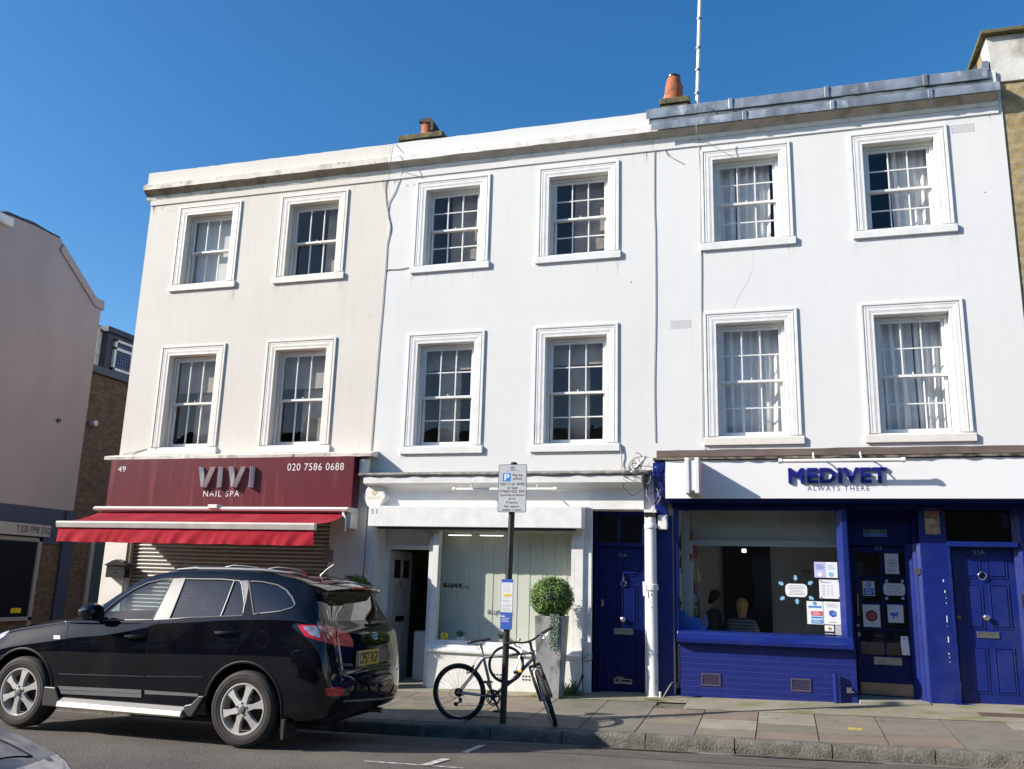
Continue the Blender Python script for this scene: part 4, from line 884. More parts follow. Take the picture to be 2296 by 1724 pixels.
x0, x1, z0, z1 = WR(zb(835, 372), zb(945, 585), yd)
t = thing('door_tag', 'blank white hanging card in the bottom right pane of the door', 'card', (x0, yd, z0)); b = B(); b.prism([(x0+.005, z1), (x1-.012, z1), (x1, z0), (x0+.01, z0), (x0, z1-.09)], yd-.004, yd); b.build('card', mat('card_white', (.80, .80, .78), .5), t); b = B(); b.lathe((x0+.045, yd-.012, z1-.03), [(.012, 0), (.012, .008)], 14, 'y'); b.build('hook', steel, t)
# sill dog silhouette in the lower panes
t = thing('animal_cutout', 'dark blue standing dog cut-out with a red collar behind the lowest panes of the door', 'cut-out', (1.25, .56, .35))
pts = [zb(*q) for q in ((470, 600), (490, 520), (530, 440), (540, 380), (530, 320), (560, 300), (600, 310), (660, 300), (670, 360), (660, 420), (700, 480), (780, 440), (770, 360), (800, 330), (830, 320), (800, 420), (760, 500), (690, 560), (680, 640), (480, 640))]
b = B(); b.prism([(W(*q, .56).x, W(*q, .56).z) for q in pts], .56, .575); b.build('body', mat('cutout_navy', (.02, .022, .05), .5), t)
p = W(*zb(600, 365), .55); b = B(); b.box(p.x-.06, p.x+.06, .545, .558, p.z-.015, p.z+.012); b.build('collar', red_i, t)
# signs on the navy woodwork
t, x0, x1, z0, z1 = plate('plaque', 'brass plate on the dark wood high between the two right-hand doors', 'plaque', za(1097, 318), za(1283, 580), .168, mat('polished_brass', (.60, .42, .25), .3, metal=.35, c2=(.22, .13, .08), ns=9), .008)
b = B(); text(b, 'BANHAM', x0+.02, x1-.02, z1-.105, z1-.075, .159); lines(b, x0+.04, x1-.04, z0+.07, z0+.12, 3, .159, .3); b.build('print', ink, t)
t, x0, x1, z0, z1 = plate('sign', 'small green and blue fire exit sign above the glazed navy door', 'sign', za(425, 528), za(686, 604), .419, mat('sign_olive', (.30, .32, .22), .6), .004)
zm_ = (z0+z1)/2; b = B(); b.box(x0+.006, x1-.006, .412, .415, zm_+.002, z1-.006); b.build('green_field', mat('dark_green', (.03, .09, .06), .6), t); b = B(); b.box(x0+.006, x1-.006, .412, .415, z0+.006, zm_-.002); b.build('blue_field', dblu, t)
b = B(); text(b, 'Fire exit', x0+.09, x0+.20, zm_+.010, z1-.012, .411); text(b, 'Keep clear', x0+.08, x0+.22, z0+.012, zm_-.010, .411); b.build('print', mat('pale_print', (.5, .55, .45), .6), t)
t, x0, x1, z0, z1 = plate('entry_buzzer', 'square steel door buzzer on the navy jamb right of the glazed door', 'buzzer', za(983, 955), za(1058, 1023), .20, steel, .03)
b = B(); text(b, 'Y', x0+.03, x0+.05, z0+.025, z0+.055, .169); b.build('mark', ink, t)
t, x0, x1, z0, z1 = plate('intercom', 'brass edged entry panel cut by the right picture edge', 'entry panel', za(2180, 1245), za(2290, 1405), .168, brass, .02)
# alarm box
p = W(*z5(123, 350), -.2)
t = thing('alarm_box', 'white hexagonal alarm box with a small yellow emblem, on the fascia of number 51', 'alarm box', (p.x, -.09, p.z-.2))
hx = lambda r_, y: [(p.x+r_*cos(radians(60*i)), y, p.z+r_*.96*sin(radians(60*i))) for i in range(6)]
b = B(); b.add(hx(.195, -.20)+hx(.215, -.09), [(0, 1, 2, 3, 4, 5)]+[(i, i+6, (i+1) % 6+6, (i+1) % 6) for i in range(6)]); b.build('cover', mat('alarm_cream', (.76, .74, .68), .4), t, bevel=.012)
b = B(); [b.lathe((p.x+.03*cos(a), -.204, p.z+.05+.03*sin(a)), [(.014, 0), (.014, .003)], 8, 'y') for a in (0, 1, 2, 3, 4, 5)]; b.build('emblem', mat('gold_print', (.62, .48, .12), .6), t)
b = B(); text(b, 'LOCK & KEY', p.x-.11, p.x+.11, p.z-.045, p.z-.015, -.2005); b.build('print', mat('faded_gold', (.62, .58, .45), .6), t)
# yellow sticker, pots, curtains in shop 51
t, x0, x1, z0, z1 = plate('warning_sticker', 'yellow warning triangle sticker in the bottom left corner of the window at 51', 'sticker', (950+215*.18083, 1400+95*.18083), (950+298*.18083, 1400+222*.18083), -.072, mat('sticker_yellow', (.75, .55, .02), .5), .002)
b = B(); xm = (x0+x1)/2; b.prism([(x0+.008, z0+.055), (x1-.008, z0+.055), (xm, z1-.008)], -.0765, -.074); lines(b, x0+.01, x1-.01, z0+.008, z0+.045, 3, -.0745, .3); b.build('print', ink, t)
b = B(); b.prism([(x0+.02, z0+.062), (x1-.02, z0+.062), (xm, z1-.025)], -.078, -.0766); b.build('triangle', mat('sticker_yellow', (.75, .55, .02), .5), t)
leafg = mat('box_leaf', (.085, .175, .022), .5, c2=(.15, .26, .04), ns=30, c3=(.02, .05, .012), ns3=9, lo3=.5, hi3=.65)
leafp = mat('grey_green_leaf', (.12, .17, .10), .6, c2=(.07, .11, .05), ns=40)
def leafball(b, c, R, n, s, seed, squash=1., core=True, lo=.9, hi=1.03):
    r = random.Random(seed); c = Vector(c)
    for i in range(n):
        d = Vector((r.gauss(0, 1), r.gauss(0, 1), r.gauss(0, 1))).normalized()
        clump = 1+.035*sin(d.x*9+seed)+.035*sin(d.z*11+d.y*7)+.02*sin(d.x*23+d.z*19)
        p = c+Vector((d.x*R, d.y*R, d.z*R*squash))*r.uniform(lo, hi)*clump
        q = (d+Vector((r.uniform(-.9, .9), r.uniform(-.9, .9), r.uniform(-.6, .9)))).normalized(); u = q.orthogonal().normalized()
        u = (Matrix.Rotation(r.uniform(0, 6.28), 3, q) @ u); v = q.cross(u); k = s*r.uniform(.7, 1.3)
        b.add([p-u*k, p-v*k*.55, p+u*k, p+v*k*.55], [(0, 1, 2, 3)])
for i, q in enumerate(((437, 232), (955, 262))):
    p = W(950+q[0]*.18083, 1400+q[1]*.18083, -.02); nm = 'left' if i == 0 else 'right'
    t = thing('pot_plant', ('small white pot of grey-green leaves on the window shelf behind the bicycle saddle', 'small white pot of grey-green leaves on the window shelf just left of the parking pole')[i], 'pot plant', (p.x, 0.02, .766), 'pot plants in the window at 51')
    b = B(); b.lathe((p.x, .03, .766), [(.05, 0), (.062, .09), (.055, .09)], 20); b.build('pot', trimw, t, smooth=True)
    b = B(); leafball(b, (p.x, .03, .90), .065, 260, .012, 4+i, .8, lo=.2, hi=1.1); b.build('foliage', leafp, t)

# ================================================================== yellow brick house on the right with its rendered chimney
hb = thing('brick_house', 'yellow stock brick house with a white rendered chimney at the right picture edge', 'house', (3.2, 0, gz(3.2, 0)))
b = B(); b.box(3.194, 14, .02, .35, .1, 8.66); b.box(3.194, 3.5, .35, 9, .1, 8.8); b.build('wall', ybrick, hb)
rend = mat('stained_render', (.72, .71, .67), .85, c2=(.55, .53, .48), ns=2, bump=.4, bs=20, c3=(.16, .15, .12), ns3=1.6, lo3=.56, hi3=.72)
b = B(); b.prism([(3.20, 8.67), (14, 8.62), (14, 9.40), (3.075, 9.40), (3.105, 8.80), (3.20, 8.76)], -.01, .34); b.build('rendered_parapet', rend, hb, bevel=.01)
b = B(); b.box(3.0, 14, -.10, .0, 9.40, 9.46); b.box(3.0, 14, .0, 1.0, 9.40, 9.46); cp = b.build('coping', moss, hb, bevel=.01)
b = B(); b.box(3.076, 3.3, .342, 1.0, 8.4, 9.40); b.build('chimney_side', ybrick, hb)
b = B(); b.prism([(2.2, 8.6), (3.07, 8.6), (3.07, 9.35), (2.95, 9.22), (2.55, 9.15)], .6, 1.6); b.build('roof_slope', slate, h3)
b = B(); b.box(3.0, 3.08, -.02, .3, 8.70, 9.02); b.build('lead_flashing', lead, hb)

# chimney stacks on the party walls
def stack(house, px0, px1, pytop, y, pot, label, wedge=False):
    a, c = W(px0, pytop, y), W(px1, pytop, y); z = (a.z+c.z)/2
    b = B(); n = 3; r = random.Random(px0)
    for k in range(n): e = .03*(k % 2); b.box(a.x+e, c.x-e, y+e, y+.9-e, z-.11*(k+1), z-.11*k-.008)
    b.box(a.x+.06, c.x-.06, y+.06, y+.84, 8.3, z-.33)
    s = b.build('chimney_stack', moss, house, bevel=.012, label=label)
    b = B(); pot(b, a, c, z); b.build('chimney_pot', terra, s, smooth=True, auto=45)
    return s, a, c, z
def pot1(b, a, c, z): b.lathe((a.x+(c.x-a.x)*.57, .80, z), [(.125, -.05), (.115, .20), (.125, .21), (.125, .25), (.10, .25), (.10, .05)], 24)
s, a, c, z = stack(h2, 893, 992, 298, .6, pot1, 'low mossy stack with a broken short pot')
b = B(); r = random.Random(2)
px_ = a.x+(c.x-a.x)*.57; b.prism([(px_-.13, z+.25), (px_-.10, z+.30), (px_+.10, z+.31), (px_+.16, z+.22), (px_+.15, z+.06), (px_+.11, z+.06), (px_+.10, z+.22)], .66, .95); b.build('broken_cap', mat('sooty_cowl', (.05, .045, .04), .9, c2=(.10, .08, .07), ns=12), s)
def pot2(b, a, c, z): b.lathe(((a.x+c.x)/2-.03, .82, z), [(.153, -.05), (.151, .14), (.144, .26), (.128, .36), (.108, .43), (.106, .46), (.085, .46), (.085, .3)], 28)
s, a, c, z = stack(h3, 1478, 1546, 217, .6, pot2, 'mossy stack with a tall tapering pot')
b = B(); cx = (a.x+c.x)/2-.03; b.lathe((cx, .82, z+.455), [(.112, 0), (.115, .03), (.09, .045)], 20); b.tube([(cx-.11, .9, z+.43), (cx-.145, .88, z+.34), (cx-.14, .88, z+.28)], .007, 6); b.tube([(cx+.105, .88, z+.43), (cx+.145, .86, z+.28)], .008, 6); b.build('pot_cap', black, s)
for q_ in ([((cx-.08, .70, z+.41), (cx-.12, .84, z+.40), (cx-.155, .85, z+.16), (cx-.135, .85, z+.24)),((cx-.14, .85, z+.20), (cx-.155, .85, z+.21), (cx-.205, .86, z+.05), (cx-.19, .86, z+.06)),((cx+.065, .84, z+.40), (cx+.10, .85, z+.39), (cx+.14, .86, z+.27), (cx+.115, .85, z+.27))]): b = B(); b.quad(*q_); b.build('flapping_tape', paper, s)
t = thing('aerial_mast', 'thin white aerial mast rising out of the picture from the right-hand roof', 'aerial', (0, .7, 8.6))
p0, p1 = W(1562, 238, .7), W(1569, 0, .7); d = (p1-p0)*1.5
b = B(); b.tube([p0+Vector((0, 0, -.3)), p0+d], .034, 10); b.build('pole', trimw, t, smooth=True)
for py in (45, 111, 160, 212):
    q = p0.lerp(p1, (238-py)/238); b = B(); b.lathe(q, [(.045, -.02), (.045, .02)], 12); b.build('clamp', steel, t)

# ================================================================== left: gable wall and the mews behind
XA = -15.2
def PX(px, py, x=XA): p = WX(px, py, x); return (p.y, p.z)
ha = thing('rendered_house', 'mauve rendered gable wall of the corner house at the left picture edge, in shade', 'house', (XA, 1, 0))
out = [PX(*q) for q in ((230, 697), (230.5, 677), (213, 668.5), (140, 548), (138, 538), (80, 508), (22, 484), (5, 483))]
yfar = PX(226, 698)[0]; out = [(yfar+.06, out[0][1])]+out
zband = PX(164, 1145)[1]; yn = -.6
poly = [(yfar, zband), (yfar, PX(226, 698)[1])]+out[1:]+[(yn, out[-1][1]+.1), (yn, zband)]
b = B(); b.prism(poly, XA-.35, XA, 'x'); b.build('wall', mauve, ha)
b = B(); pts = out[1:]; 
for i in range(1, 3): pass
lowl = [PX(*q) for q in ((230, 697), (211, 688), (133, 562))]; upl = [PX(*q) for q in ((230.5, 677), (213, 668.5), (140, 548))]
b.prism(lowl+upl[::-1], XA, XA+.05, 'x'); b.build('raised_verge', mauve, ha)
b = B(); cp_ = [PX(*q) for q in ((138, 538), (110, 522), (80, 506), (50, 493), (22, 483), (2, 483))]
b.tube([(XA-.1, y, z+.02) for y, z in cp_], [.07, .055, .075, .06, .08, .07], 6); b.build('slate_edge', mat('ragged_slate', (.035, .04, .04), .9, c2=(.10, .10, .08), ns=20, bump=1, bs=20), ha)
b = B(); q0, q1 = PX(0, 492), PX(22, 500); b.box(XA, XA+.12, q0[0]-.5, q1[0], q1[1]-.12, q1[1]+.08); b.build('stone_bracket', stonew, ha, bevel=.02)
# roof behind the gable, shop band, sign and window
b = B(); b.prism([poly[0]]+[(yfar, 2.2), (yn, 2.2), (yn, zband)], XA-.35, XA+.02, 'x')
b.build('fascia_band', mat('slate_blue_paint', (.058, .060, .095), .5, c2=(.05, .052, .085), ns=2), ha)
b = B(); b.box(XA-.35, XA, yn, yfar, -.3, 2.2-.001); b.build('lower_wall', dbrick, ha)
zA = zf(0, 1000, .27125)
pa, pb_ = PX(*zA(500, 800)), PX(*zA(590, 800)); b = B(); b.box(XA, XA+.06, pa[0], pb_[0], -.2, zband-.0); b.build('corner_pilaster', mat('slate_blue_paint2', (.045, .048, .08), .5), ha)
sgn = thing('shop_sign', 'grey fascia board lettered T.020 7998 3762 on the shaded left-hand house', 'sign', (XA+.03, 1, 2.3))
s0, s1 = PX(*zA(-160, 605), XA+.12), PX(*zA(425, 655), XA+.12); s2 = PX(*zA(410, 750), XA+.12)
b = B(); b.box(XA+.021, XA+.12, s0[0], s1[0], s2[1], s1[1]); b.build('panel', mat('grey_board', (.42, .38, .34), .6), sgn, bevel=.004)
t0, t1 = PX(*zA(137, 688), XA+.12), PX(*zA(408, 738), XA+.12)
Mx = Matrix.Translation((XA+.12, 0, 0)) @ Matrix.Rotation(radians(90), 4, 'Z')
b = B(); text(b, 'T.020 7998 3762', t0[0], t1[0], s2[1]+.06, s2[1]+.20, 0, .004, 1, M=Mx); b.build('lettering', ink, sgn)
w0, w1, w2 = PX(*zA(-200, 770)), PX(*zA(335, 790)), PX(*zA(240, 1405))
b = B(); b.box(XA, XA+.05, w1[0]-.09, w1[0], .15, w1[1]+.08); b.box(XA, XA+.05, w0[0], w1[0], w1[1], w1[1]+.08); b.box(XA, XA+.05, w0[0], w1[0], w2[1]-.08, w2[1]); 
wn_ = b.build('shop_window', mat('pale_frame', (.34, .30, .27), .5), ha, bevel=.003)
b = B(); b.quad((XA+.01, w0[0], w2[1]), (XA+.01, w1[0]-.09, w2[1]), (XA+.01, w1[0]-.09, w1[1]), (XA+.01, w0[0], w1[1])); b.build('pane', mat('dark_shop_glass', (.012, .012, .012), .06), wn_)
p = PX(*zA(125, 1355)); tag(B().box(XA+.015, XA+.02, p[0]-.13, p[0]+.13, p[1]-.05, p[1]+.05).build('sticker', mat('sticker_yellow', (.75, .55, .02), .5), loc=(XA, p[0], p[1])), 'yellow and white sticker low in the dark window of the left-hand house', 'sticker')
p = PX(125*1.038, 907*1.038); b = B(); b.lathe((XA, p[0], p[1]), [(.045, 0), (.045, .05)], 14, 'x'); b.build('flue_outlet', black, ha)
# mews house of brown brick beyond, slate mansard and dormer
XB = -15.5
hm = thing('brick_house', 'brown brick mews house with a slate dormer, glimpsed down the shaded side street', 'house', (XB, 4, 0))
PB = lambda px, py: PX(px, py, XB)
eav = PB(209, 822)[1]
b = B(); b.box(XB-.35, XB, yfar+.0, 14, -.3, eav-.15); b.build('wall', dbrick, hm)
b = B(); b.box(XB-.36, XB+.10, yfar, 14, eav-.15, eav+.02); b.build('lead_gutter', mat('slate_lead', (.08, .085, .12), .6), hm)
tp = PB(251, 735); dl = PB(245, 760); dr_ = PB(310, 779)
b = B(); b.box(XB-2.5, XB-.25, yfar, 14, eav, tp[1]-.25); b.build('mansard', slate, hm)
y0_, y1_ = PB(246, 800)[0], PB(300, 800)[0]
b = B(); b.box(XB-1.8, XB-.02, y0_-.12, y1_+.5, eav, PB(251, 748)[1]); b.box(XB-1.9, XB+.05, y0_-.2, y1_+.6, PB(251, 748)[1], tp[1]); dm = b.build('dormer', mat('dark_lead2', (.05, .055, .08), .6, c2=(.035, .04, .06), ns=5), hm, bevel=.01)
wl = PB(254, 760); wr_ = PB(299, 777); wb_ = PB(246, 829); 
b = B(); za_, zb_ = wb_[1]+.0, wl[1]
yy0, yy1 = wl[0]+.05, wr_[0]
zt_ = za_+(zb_-za_)*.70
for (e0, e1, e2, e3) in ((yy0, yy0+.07, za_, zb_), (yy1-.07, yy1, za_, zb_), (yy0, yy1, zb_-.06, zb_), (yy0, yy1, za_, za_+.07), (yy0, yy1, zt_-.03, zt_+.04)): b.box(XB-.02, XB+.05, e0, e1, e2, e3)
dw = b.build('dormer_window', trimw, dm if False else hm, bevel=.004)
b = B(); b.quad((XB, yy0, za_), (XB, yy1, za_), (XB, yy1, zb_), (XB, yy0, zb_)); b.build('leaded_pane', mat('leaded_glass', (.10, .12, .22), .15), dw)
b = B()
for i in range(1, 8): yy = yy0+(yy1-yy0)*i/8; b.box(XB+.001, XB+.012, yy-.004, yy+.004, za_, zb_)
for i in range(1, 9): z_ = za_+(zb_-za_)*i/9; b.box(XB+.001, XB+.012, yy0, yy1, z_-.004, z_+.004)
b.build('leadwork', ink, dw)
c0 = PB(231, 733); c1 = PB(249, 742)
b = B(); b.box(XB-1.2, XB-.2, c0[0]-.5, c1[0]+.02, eav, c0[1]+.02); ck = b.build('chimney_stack', stonew, hm, bevel=.02)
for i, q in enumerate(((230.5, 722), (240, 725), (251, 729), (260, 732))):
    p = PB(*q); b = B(); b.lathe((XB-.5, p[0]-.0, p[1]-.22), [(.10, -.3), (.09, .15), (.11, .17), (.11, .24)], 14); b.build('chimney_pot', mat('dark_pot', (.10, .045, .035), .8, c2=(.05, .04, .04), ns=6), ck, smooth=True)
dfr = [PB(*zA(740, 800)), PB(*zA(770, 800)), PB(*zA(885, 800))]
b = B(); b.box(XB, XB+.06, dfr[0][0], dfr[1][0], -.2, dfr[0][1]+.05); b.build('door_frame', mat('pale_frame', (.34, .30, .27), .5), hm)
b = B(); b.box(XB, XB+.02, dfr[1][0], dfr[2][0]+.6, -.2, dfr[0][1]+.02); b.build('door', mat('near_black', (.015, .015, .018), .4), hm)
p = PB(203, 948); b = B(); b.lathe((XB, p[0], p[1]), [(.05, 0), (.07, .10), (.07, .16), (.0, .19)], 16, 'x'); b.build('bulkhead_lamp', mat('lamp_glass', (.55, .55, .58), .3), hm, smooth=True)
# closing the view down the side street
hz_ = thing('brick_house', 'dark brick house closing the end of the side street, mostly hidden', 'house', (-13, 26, 0)); b = B(); b.box(-22, -5, 26, 30, -.3, 6); b.build('wall', dbrick, hz_)

# ================================================================== terrace across the road (what the glass reflects)
opp = thing('brick_terrace', 'dark brick terrace across the road, seen only as the skyline mirrored in the glass', 'house', (0, -24, 0))
b = B(); b.box(-45, 32, -34, -24, -.3, 8.4)
for i in range(4): b.box(-44+19.5*i, -41.6+19.5*i, -31, -29, 8.4, 10.2)
b.build('wall', dbrick, opp)
b = B()
for i in range(25):
    for z in (1.0, 4.2): b.box(-43+3*i, -41.9+3*i, -24.05, -23.98, z, z+1.9)
b.build('window', mat('dull_window', (.25, .26, .27), .3), opp); opp.children[-1]['kind'] = 'stuff'

# ================================================================== cables and pipes on the fronts
def cable_obj(label, pts, rad, m, y=-.012, name='cable', wob=0.004, cat='cable', group='cables clipped to the house fronts'):
    P_ = [W(p[0], p[1], p[2] if len(p) > 2 else y) for p in pts]
    # smooth through the points
    out = []
    for i in range(len(P_)-1):
        p0, p1, p2, p3 = P_[max(i-1, 0)], P_[i], P_[i+1], P_[min(i+2, len(P_)-1)]
        for k in range(6):
            t = k/6; out.append(.5*((2*p1)+(p2-p0)*t+(2*p0-5*p1+4*p2-p3)*t*t+(3*p1-p0-3*p2+p3)*t**3))
    out.append(P_[-1]); b = B(); b.tube(out, rad, 6); o = b.build(name, m, smooth=True, loc=P_[0]); return tag(o, label, cat, group)
def zq(q, pts): return [q(*p) if len(p) == 2 else (*q(p[0], p[1]), p[2]) for p in pts]
z3 = zf(300, 300, .27125); zm = zf(800, 200, .31646)
cable_obj('pair of grey cables looping down the seam between the cream and middle houses', zq(zm, [(262, 385, -.07), (245, 480, -.27), (232, 560, -.03), (204, 680), (207, 800), (225, 900), (240, 990), (215, 1095), (205, 1250), (192, 1400), (178, 1580)])+zq(z4 if False else zf(200, 700, .31646), [(2060, 150), (2035, 460), (2005, 850), (1995, 980)]), .0065, cable)
cable_obj('second grey cable bowing out to the right of the seam between cream and middle houses', zq(zm, [(330, 570, -.03), (305, 640), (270, 730), (228, 810), (222, 900), (236, 980), (217, 1090)]), .006, cable)
cable_obj('short grey cable from the seam to the upper left sill of the middle house', zq(zm, [(200, 1300), (215, 1282), (300, 1278), (372, 1264)]), .007, cable)
cable_obj('straight thin cable down the seam between the middle and right-hand houses', zq(zm, [(2104, 345, -.03), (2108, 450), (2107, 840), (2113, 1050), (2116, 1580)])+[(1467, 860), (1469, 990)], .006, cable)
cable_obj('curly cable end below the cornice at the seam of the two right-hand white houses', zq(zm, [(2120, 350, -.03), (2160, 385), (2185, 440), (2212, 475)])+zq(zr, [(235, 610), (275, 635), (325, 660)]), .007, cable)
cable_obj('grey cable dropping from the lead parapet down beside the right-hand windows', zq(zr, [(425, 405, -.32), (400, 440, -.32), (400, 490, -.30), (412, 520, -.05), (412, 590), (420, 760), (422, 1060), (425, 1240)])+[(1572, 700), (1575, 900), (1576, 990)], .006, cable)
cable_obj('black wire loop over the lead parapet near the mast', [(1583, 236, -.14), (1590, 252, -.15), (1592, 262, -.16)], .008, cabled)
cable_obj('thin cable trailing along the top of the shop ledge on the cream house', zq(zf(200, 700, .31646), [(240, 1003, -.05), (330, 985), (440, 958), (470, 960, -.06)]), .007, cable)
cable_obj('cable running down from the middle sill to the junction by the drainpipe', zq(z5, [(1868, 0, -.03), (1875, 60, -.03), (1877, 150, -.03), (1870, 200, -.2)]), .008, cable)
# tangle of wires by the bracket
t = thing('wire_tangle', 'tangled nest of grey and black wires above the open drainpipe head', 'wires', W(*z5(1960, 190), -.2))
r = random.Random(21)
for k in range(10):
    cx, cz = z5(1960+r.uniform(-55, 75), 170+r.uniform(-70, 60)); c_ = W(cx, cz, -.28+r.uniform(-.09, .06)); pts = []
    a0 = r.uniform(0, 6); R1, R2 = r.uniform(.05, .16), r.uniform(.03, .12); tl = r.uniform(-.8, .8)
    for i in range(14): a = a0+i*.42; pts.append(c_+Vector((R1*cos(a)*cos(tl)-R2*sin(a)*sin(tl), .07*sin(a*1.7+k), R1*cos(a)*sin(tl)+R2*sin(a)*cos(tl))))
    b = B(); b.tube(pts, .005, 5); b.build('wire', cabled if k % 2 else cable, t, smooth=True)
for k, q in enumerate(([(1955, 100), (2000, 130), (2035, 90), (2020, 140), (1980, 180)], [(2050, 215), (2130, 230), (2150, 300), (2120, 380), (2080, 430)], [(2045, 290), (2060, 360), (2090, 430), (2110, 470)], [(1900, 215), (1890, 300), (1960, 350), (2030, 290)], [(2120, 300), (2150, 360), (2130, 410)])):
    b = B(); P_ = [W(*z5(*u), -.24-.02*(i % 2)) for i, u in enumerate(q)]; out = []
    for i in range(len(P_)-1):
        for kk in range(5): out.append(P_[i].lerp(P_[i+1], kk/5)+Vector((.01*sin(kk*1.3), 0, .01*cos(kk))))
    b.tube(out+[P_[-1]], .006, 5); b.build('wire', (cable, cabled)[k % 2], t, smooth=True)
b = B(); p = W(*z5(2000, 135), -.3); b.tube([p+Vector((-.1, 0, -.1)), p+Vector((.09, 0, .12))], .025, 8); b.build('loose_fitting', trimw, t)
tag(B().box(-1.60, -1.47, -.16, -.04, 2.42, 2.62).build('junction_box', trimw, bevel=.012, loc=(-1.55, -.1, 2.42)), 'pale grey junction box on the navy post beside the drainpipe', 'junction box')
# drainpipe with open head
t = thing('drainpipe', 'white round drainpipe with an open black head between the two navy shopfronts', 'drainpipe', (-1.69, -.11, .2))
p0, p1 = W(*z5(2083, 480), -.13), W(1465, 1565, -.13)
b = B(); b.tube([p1, p0], .072, 20); b.build('pipe', mat('chipped_white_pipe', (.80, .80, .79), .4, c2=(.74, .73, .71), ns=4, c3=(.10, .09, .09), ns3=14, lo3=.66, hi3=.72), t, smooth=True)
for f in (.93, .585, .595, .0):
    q = p1.lerp(p0, f+.0); b = B(); b.lathe(q, [(.08, -.02), (.092, -.02), (.092, .03), (.08, .035)], 20); b.build('collar', trimw, t, smooth=True)
q = p0; b = B(); b.box(q.x-.075, q.x+.075, q.y-.075, q.y+.075, q.z-.04, q.z+.02); b.build('open_head', mat('black_void', (.004, .004, .004), .9), t)
b = B(); b.box(q.x-.085, q.x+.085, q.y-.085, q.y+.08, q.z+.02, q.z+.06); b.build('rim', trimw, t)
q = W(*z5(2035, 1010), -.2); plt = tag(B().add([q+Vector((-.02, 0, .1)), q+Vector((.035, 0, .1)), q+Vector((.03, -.02, -.09)), q+Vector((-.01, -.02, -.09))], [(0, 1, 2, 3)]).build('flyer', paper, loc=q), 'small torn white flyer stuck on the left of the drainpipe', 'flyer')
# hopper pipe at the party wall by the burgundy sign
t = thing('drainpipe', 'cream drainpipe tucked between the burgundy fascia and the white shop', 'drainpipe', (-6.13, -.2, .1))
b = B(); b.tube([(-6.13, -.14, 3.45), (-6.13, -.14, 3.2)], .085, 16); b.build('pipe_head', trimc, t, smooth=True)
for i, f in enumerate(((930, 1135, 1193), (1, 1, 1))): pass
# stub of old pipe, bike hoops, wall fittings
p = WG(*zc(1885, 1222)); t = thing('pipe_stub', 'short navy painted pipe stub against the brick stall riser', 'pipe', (p.x, -.12, p.z))
b = B(); b.tube([(p.x, -.12, p.z-.05), (p.x, -.12, p.z+.36)], .032, 14); b.build('pipe', blue, t, smooth=True)
p = W(*zc(2007, 1092), -.06); tag(B().box(p.x-.03, p.x+.03, -.09, -.05, p.z-.03, p.z+.035).tube([(p.x+.02, -.08, p.z), (p.x+.06, -.10, p.z-.02)], .006, 6).build('tap_bracket', steel, loc=p), 'little metal bracket on the brick riser right of the navy stub', 'bracket')
p = WG(*zc(130, 1175)); t = thing('bike_anchor', 'black bent iron hoop standing by the foot of the drainpipe', 'hoop', (p.x+.12, -.2, p.z))
P_ = [W(*zc(*q), -.22) for q in ((165, 1165), (190, 1120), (225, 1060), (255, 1015), (290, 1005), (308, 1040), (306, 1070))]
b = B(); b.tube(P_, .016, 8); b.build('hoop', black, t, smooth=True); b = B(); b.tube([W(*zc(135, 1165), -.22), W(*zc(135, 1105), -.22)], .016, 8); b.build('peg', trimw, t, smooth=True)
q = z5(1612, 1480); p = W(*q, -.1); tag(B().tube([W(*z5(1615, 1520), -.07), W(*z5(1620, 1523), -.13), W(*z5(1665, 1515), -.13), W(*z5(1668, 1480), -.13), W(*z5(1650, 1470), -.13), W(*z5(1620, 1490), -.13), W(*z5(1615, 1490), -.07)], .008, 6).build('wall_hook', steel, smooth=True, loc=p), 'rusty square hook on the white pilaster right of the planter', 'hook')
ze = zf(950, 1400, .18083)
P_ = [W(*ze(*q), -.35) for q in ((1870, 855), (1915, 760), (1950, 680), (1975, 620))]
tag(B().tube(P_, [.010, .011, .012, .022], 8).build('iron_rod', black, smooth=True, loc=P_[0]), 'leaning black iron rod in the weeds right of the planter', 'rod')
# ironwork in the pavement
def ground_plate(name, label, cat, c, w_, d_, m, off=.008, rot=0, bars=0):
    p = WG(*c); t = thing(name, label, cat, (p.x, p.y, gz(p.x, p.y)))
    b = B(); pts = [(-w_/2, -d_/2), (w_/2, -d_/2), (w_/2, d_/2), (-w_/2, d_/2)]; pts = [(p.x+u*cos(rot)-v*sin(rot), p.y+u*sin(rot)+v*cos(rot)) for u, v in pts]
    b.add([(u, v, gz(u, v)+off) for u, v in pts]+[(u, v, gz(u, v)-.02) for u, v in pts], [(0, 1, 2, 3), (0, 4, 5, 1), (1, 5, 6, 2), (2, 6, 7, 3), (3, 7, 4, 0)]); b.build('plate', m, t)
    if bars:
        b = B()
        for i in range(bars):
            for j in range(6):
                u = p.x-w_/2+w_*(i+.5)/bars; v = p.y-d_/2+d_*(j+.5)/6; z = gz(u, v)+off; b.box(u-.012, u+.012, v-.012, v+.012, z, z+.006)
        b.build('studs', m, t)
iron = mat('rusty_iron', (.10, .075, .065), .7, c2=(.16, .10, .08), ns=9, bump=.4, bs=60)
ground_plate('coal_plate', 'rusty studded iron pavement cover in front of the rightmost navy door', 'cover', zb(2040, 1260), .62, .20, iron, .009, bars=20)
ground_plate('stopcock_cover', 'little dark iron cover in a pale frame near the drainpipe', 'cover', zc(105, 1255), .13, .06, iron, .012)
ground_plate('yellow_mark', 'small yellow painted box mark on a paving slab', 'paint mark', zb(335, 1410), .15, .10, mat('yellow_paint', (.50, .40, .05), .8, c2=(.35, .28, .08), ns=20), .0085, rot=-.1)

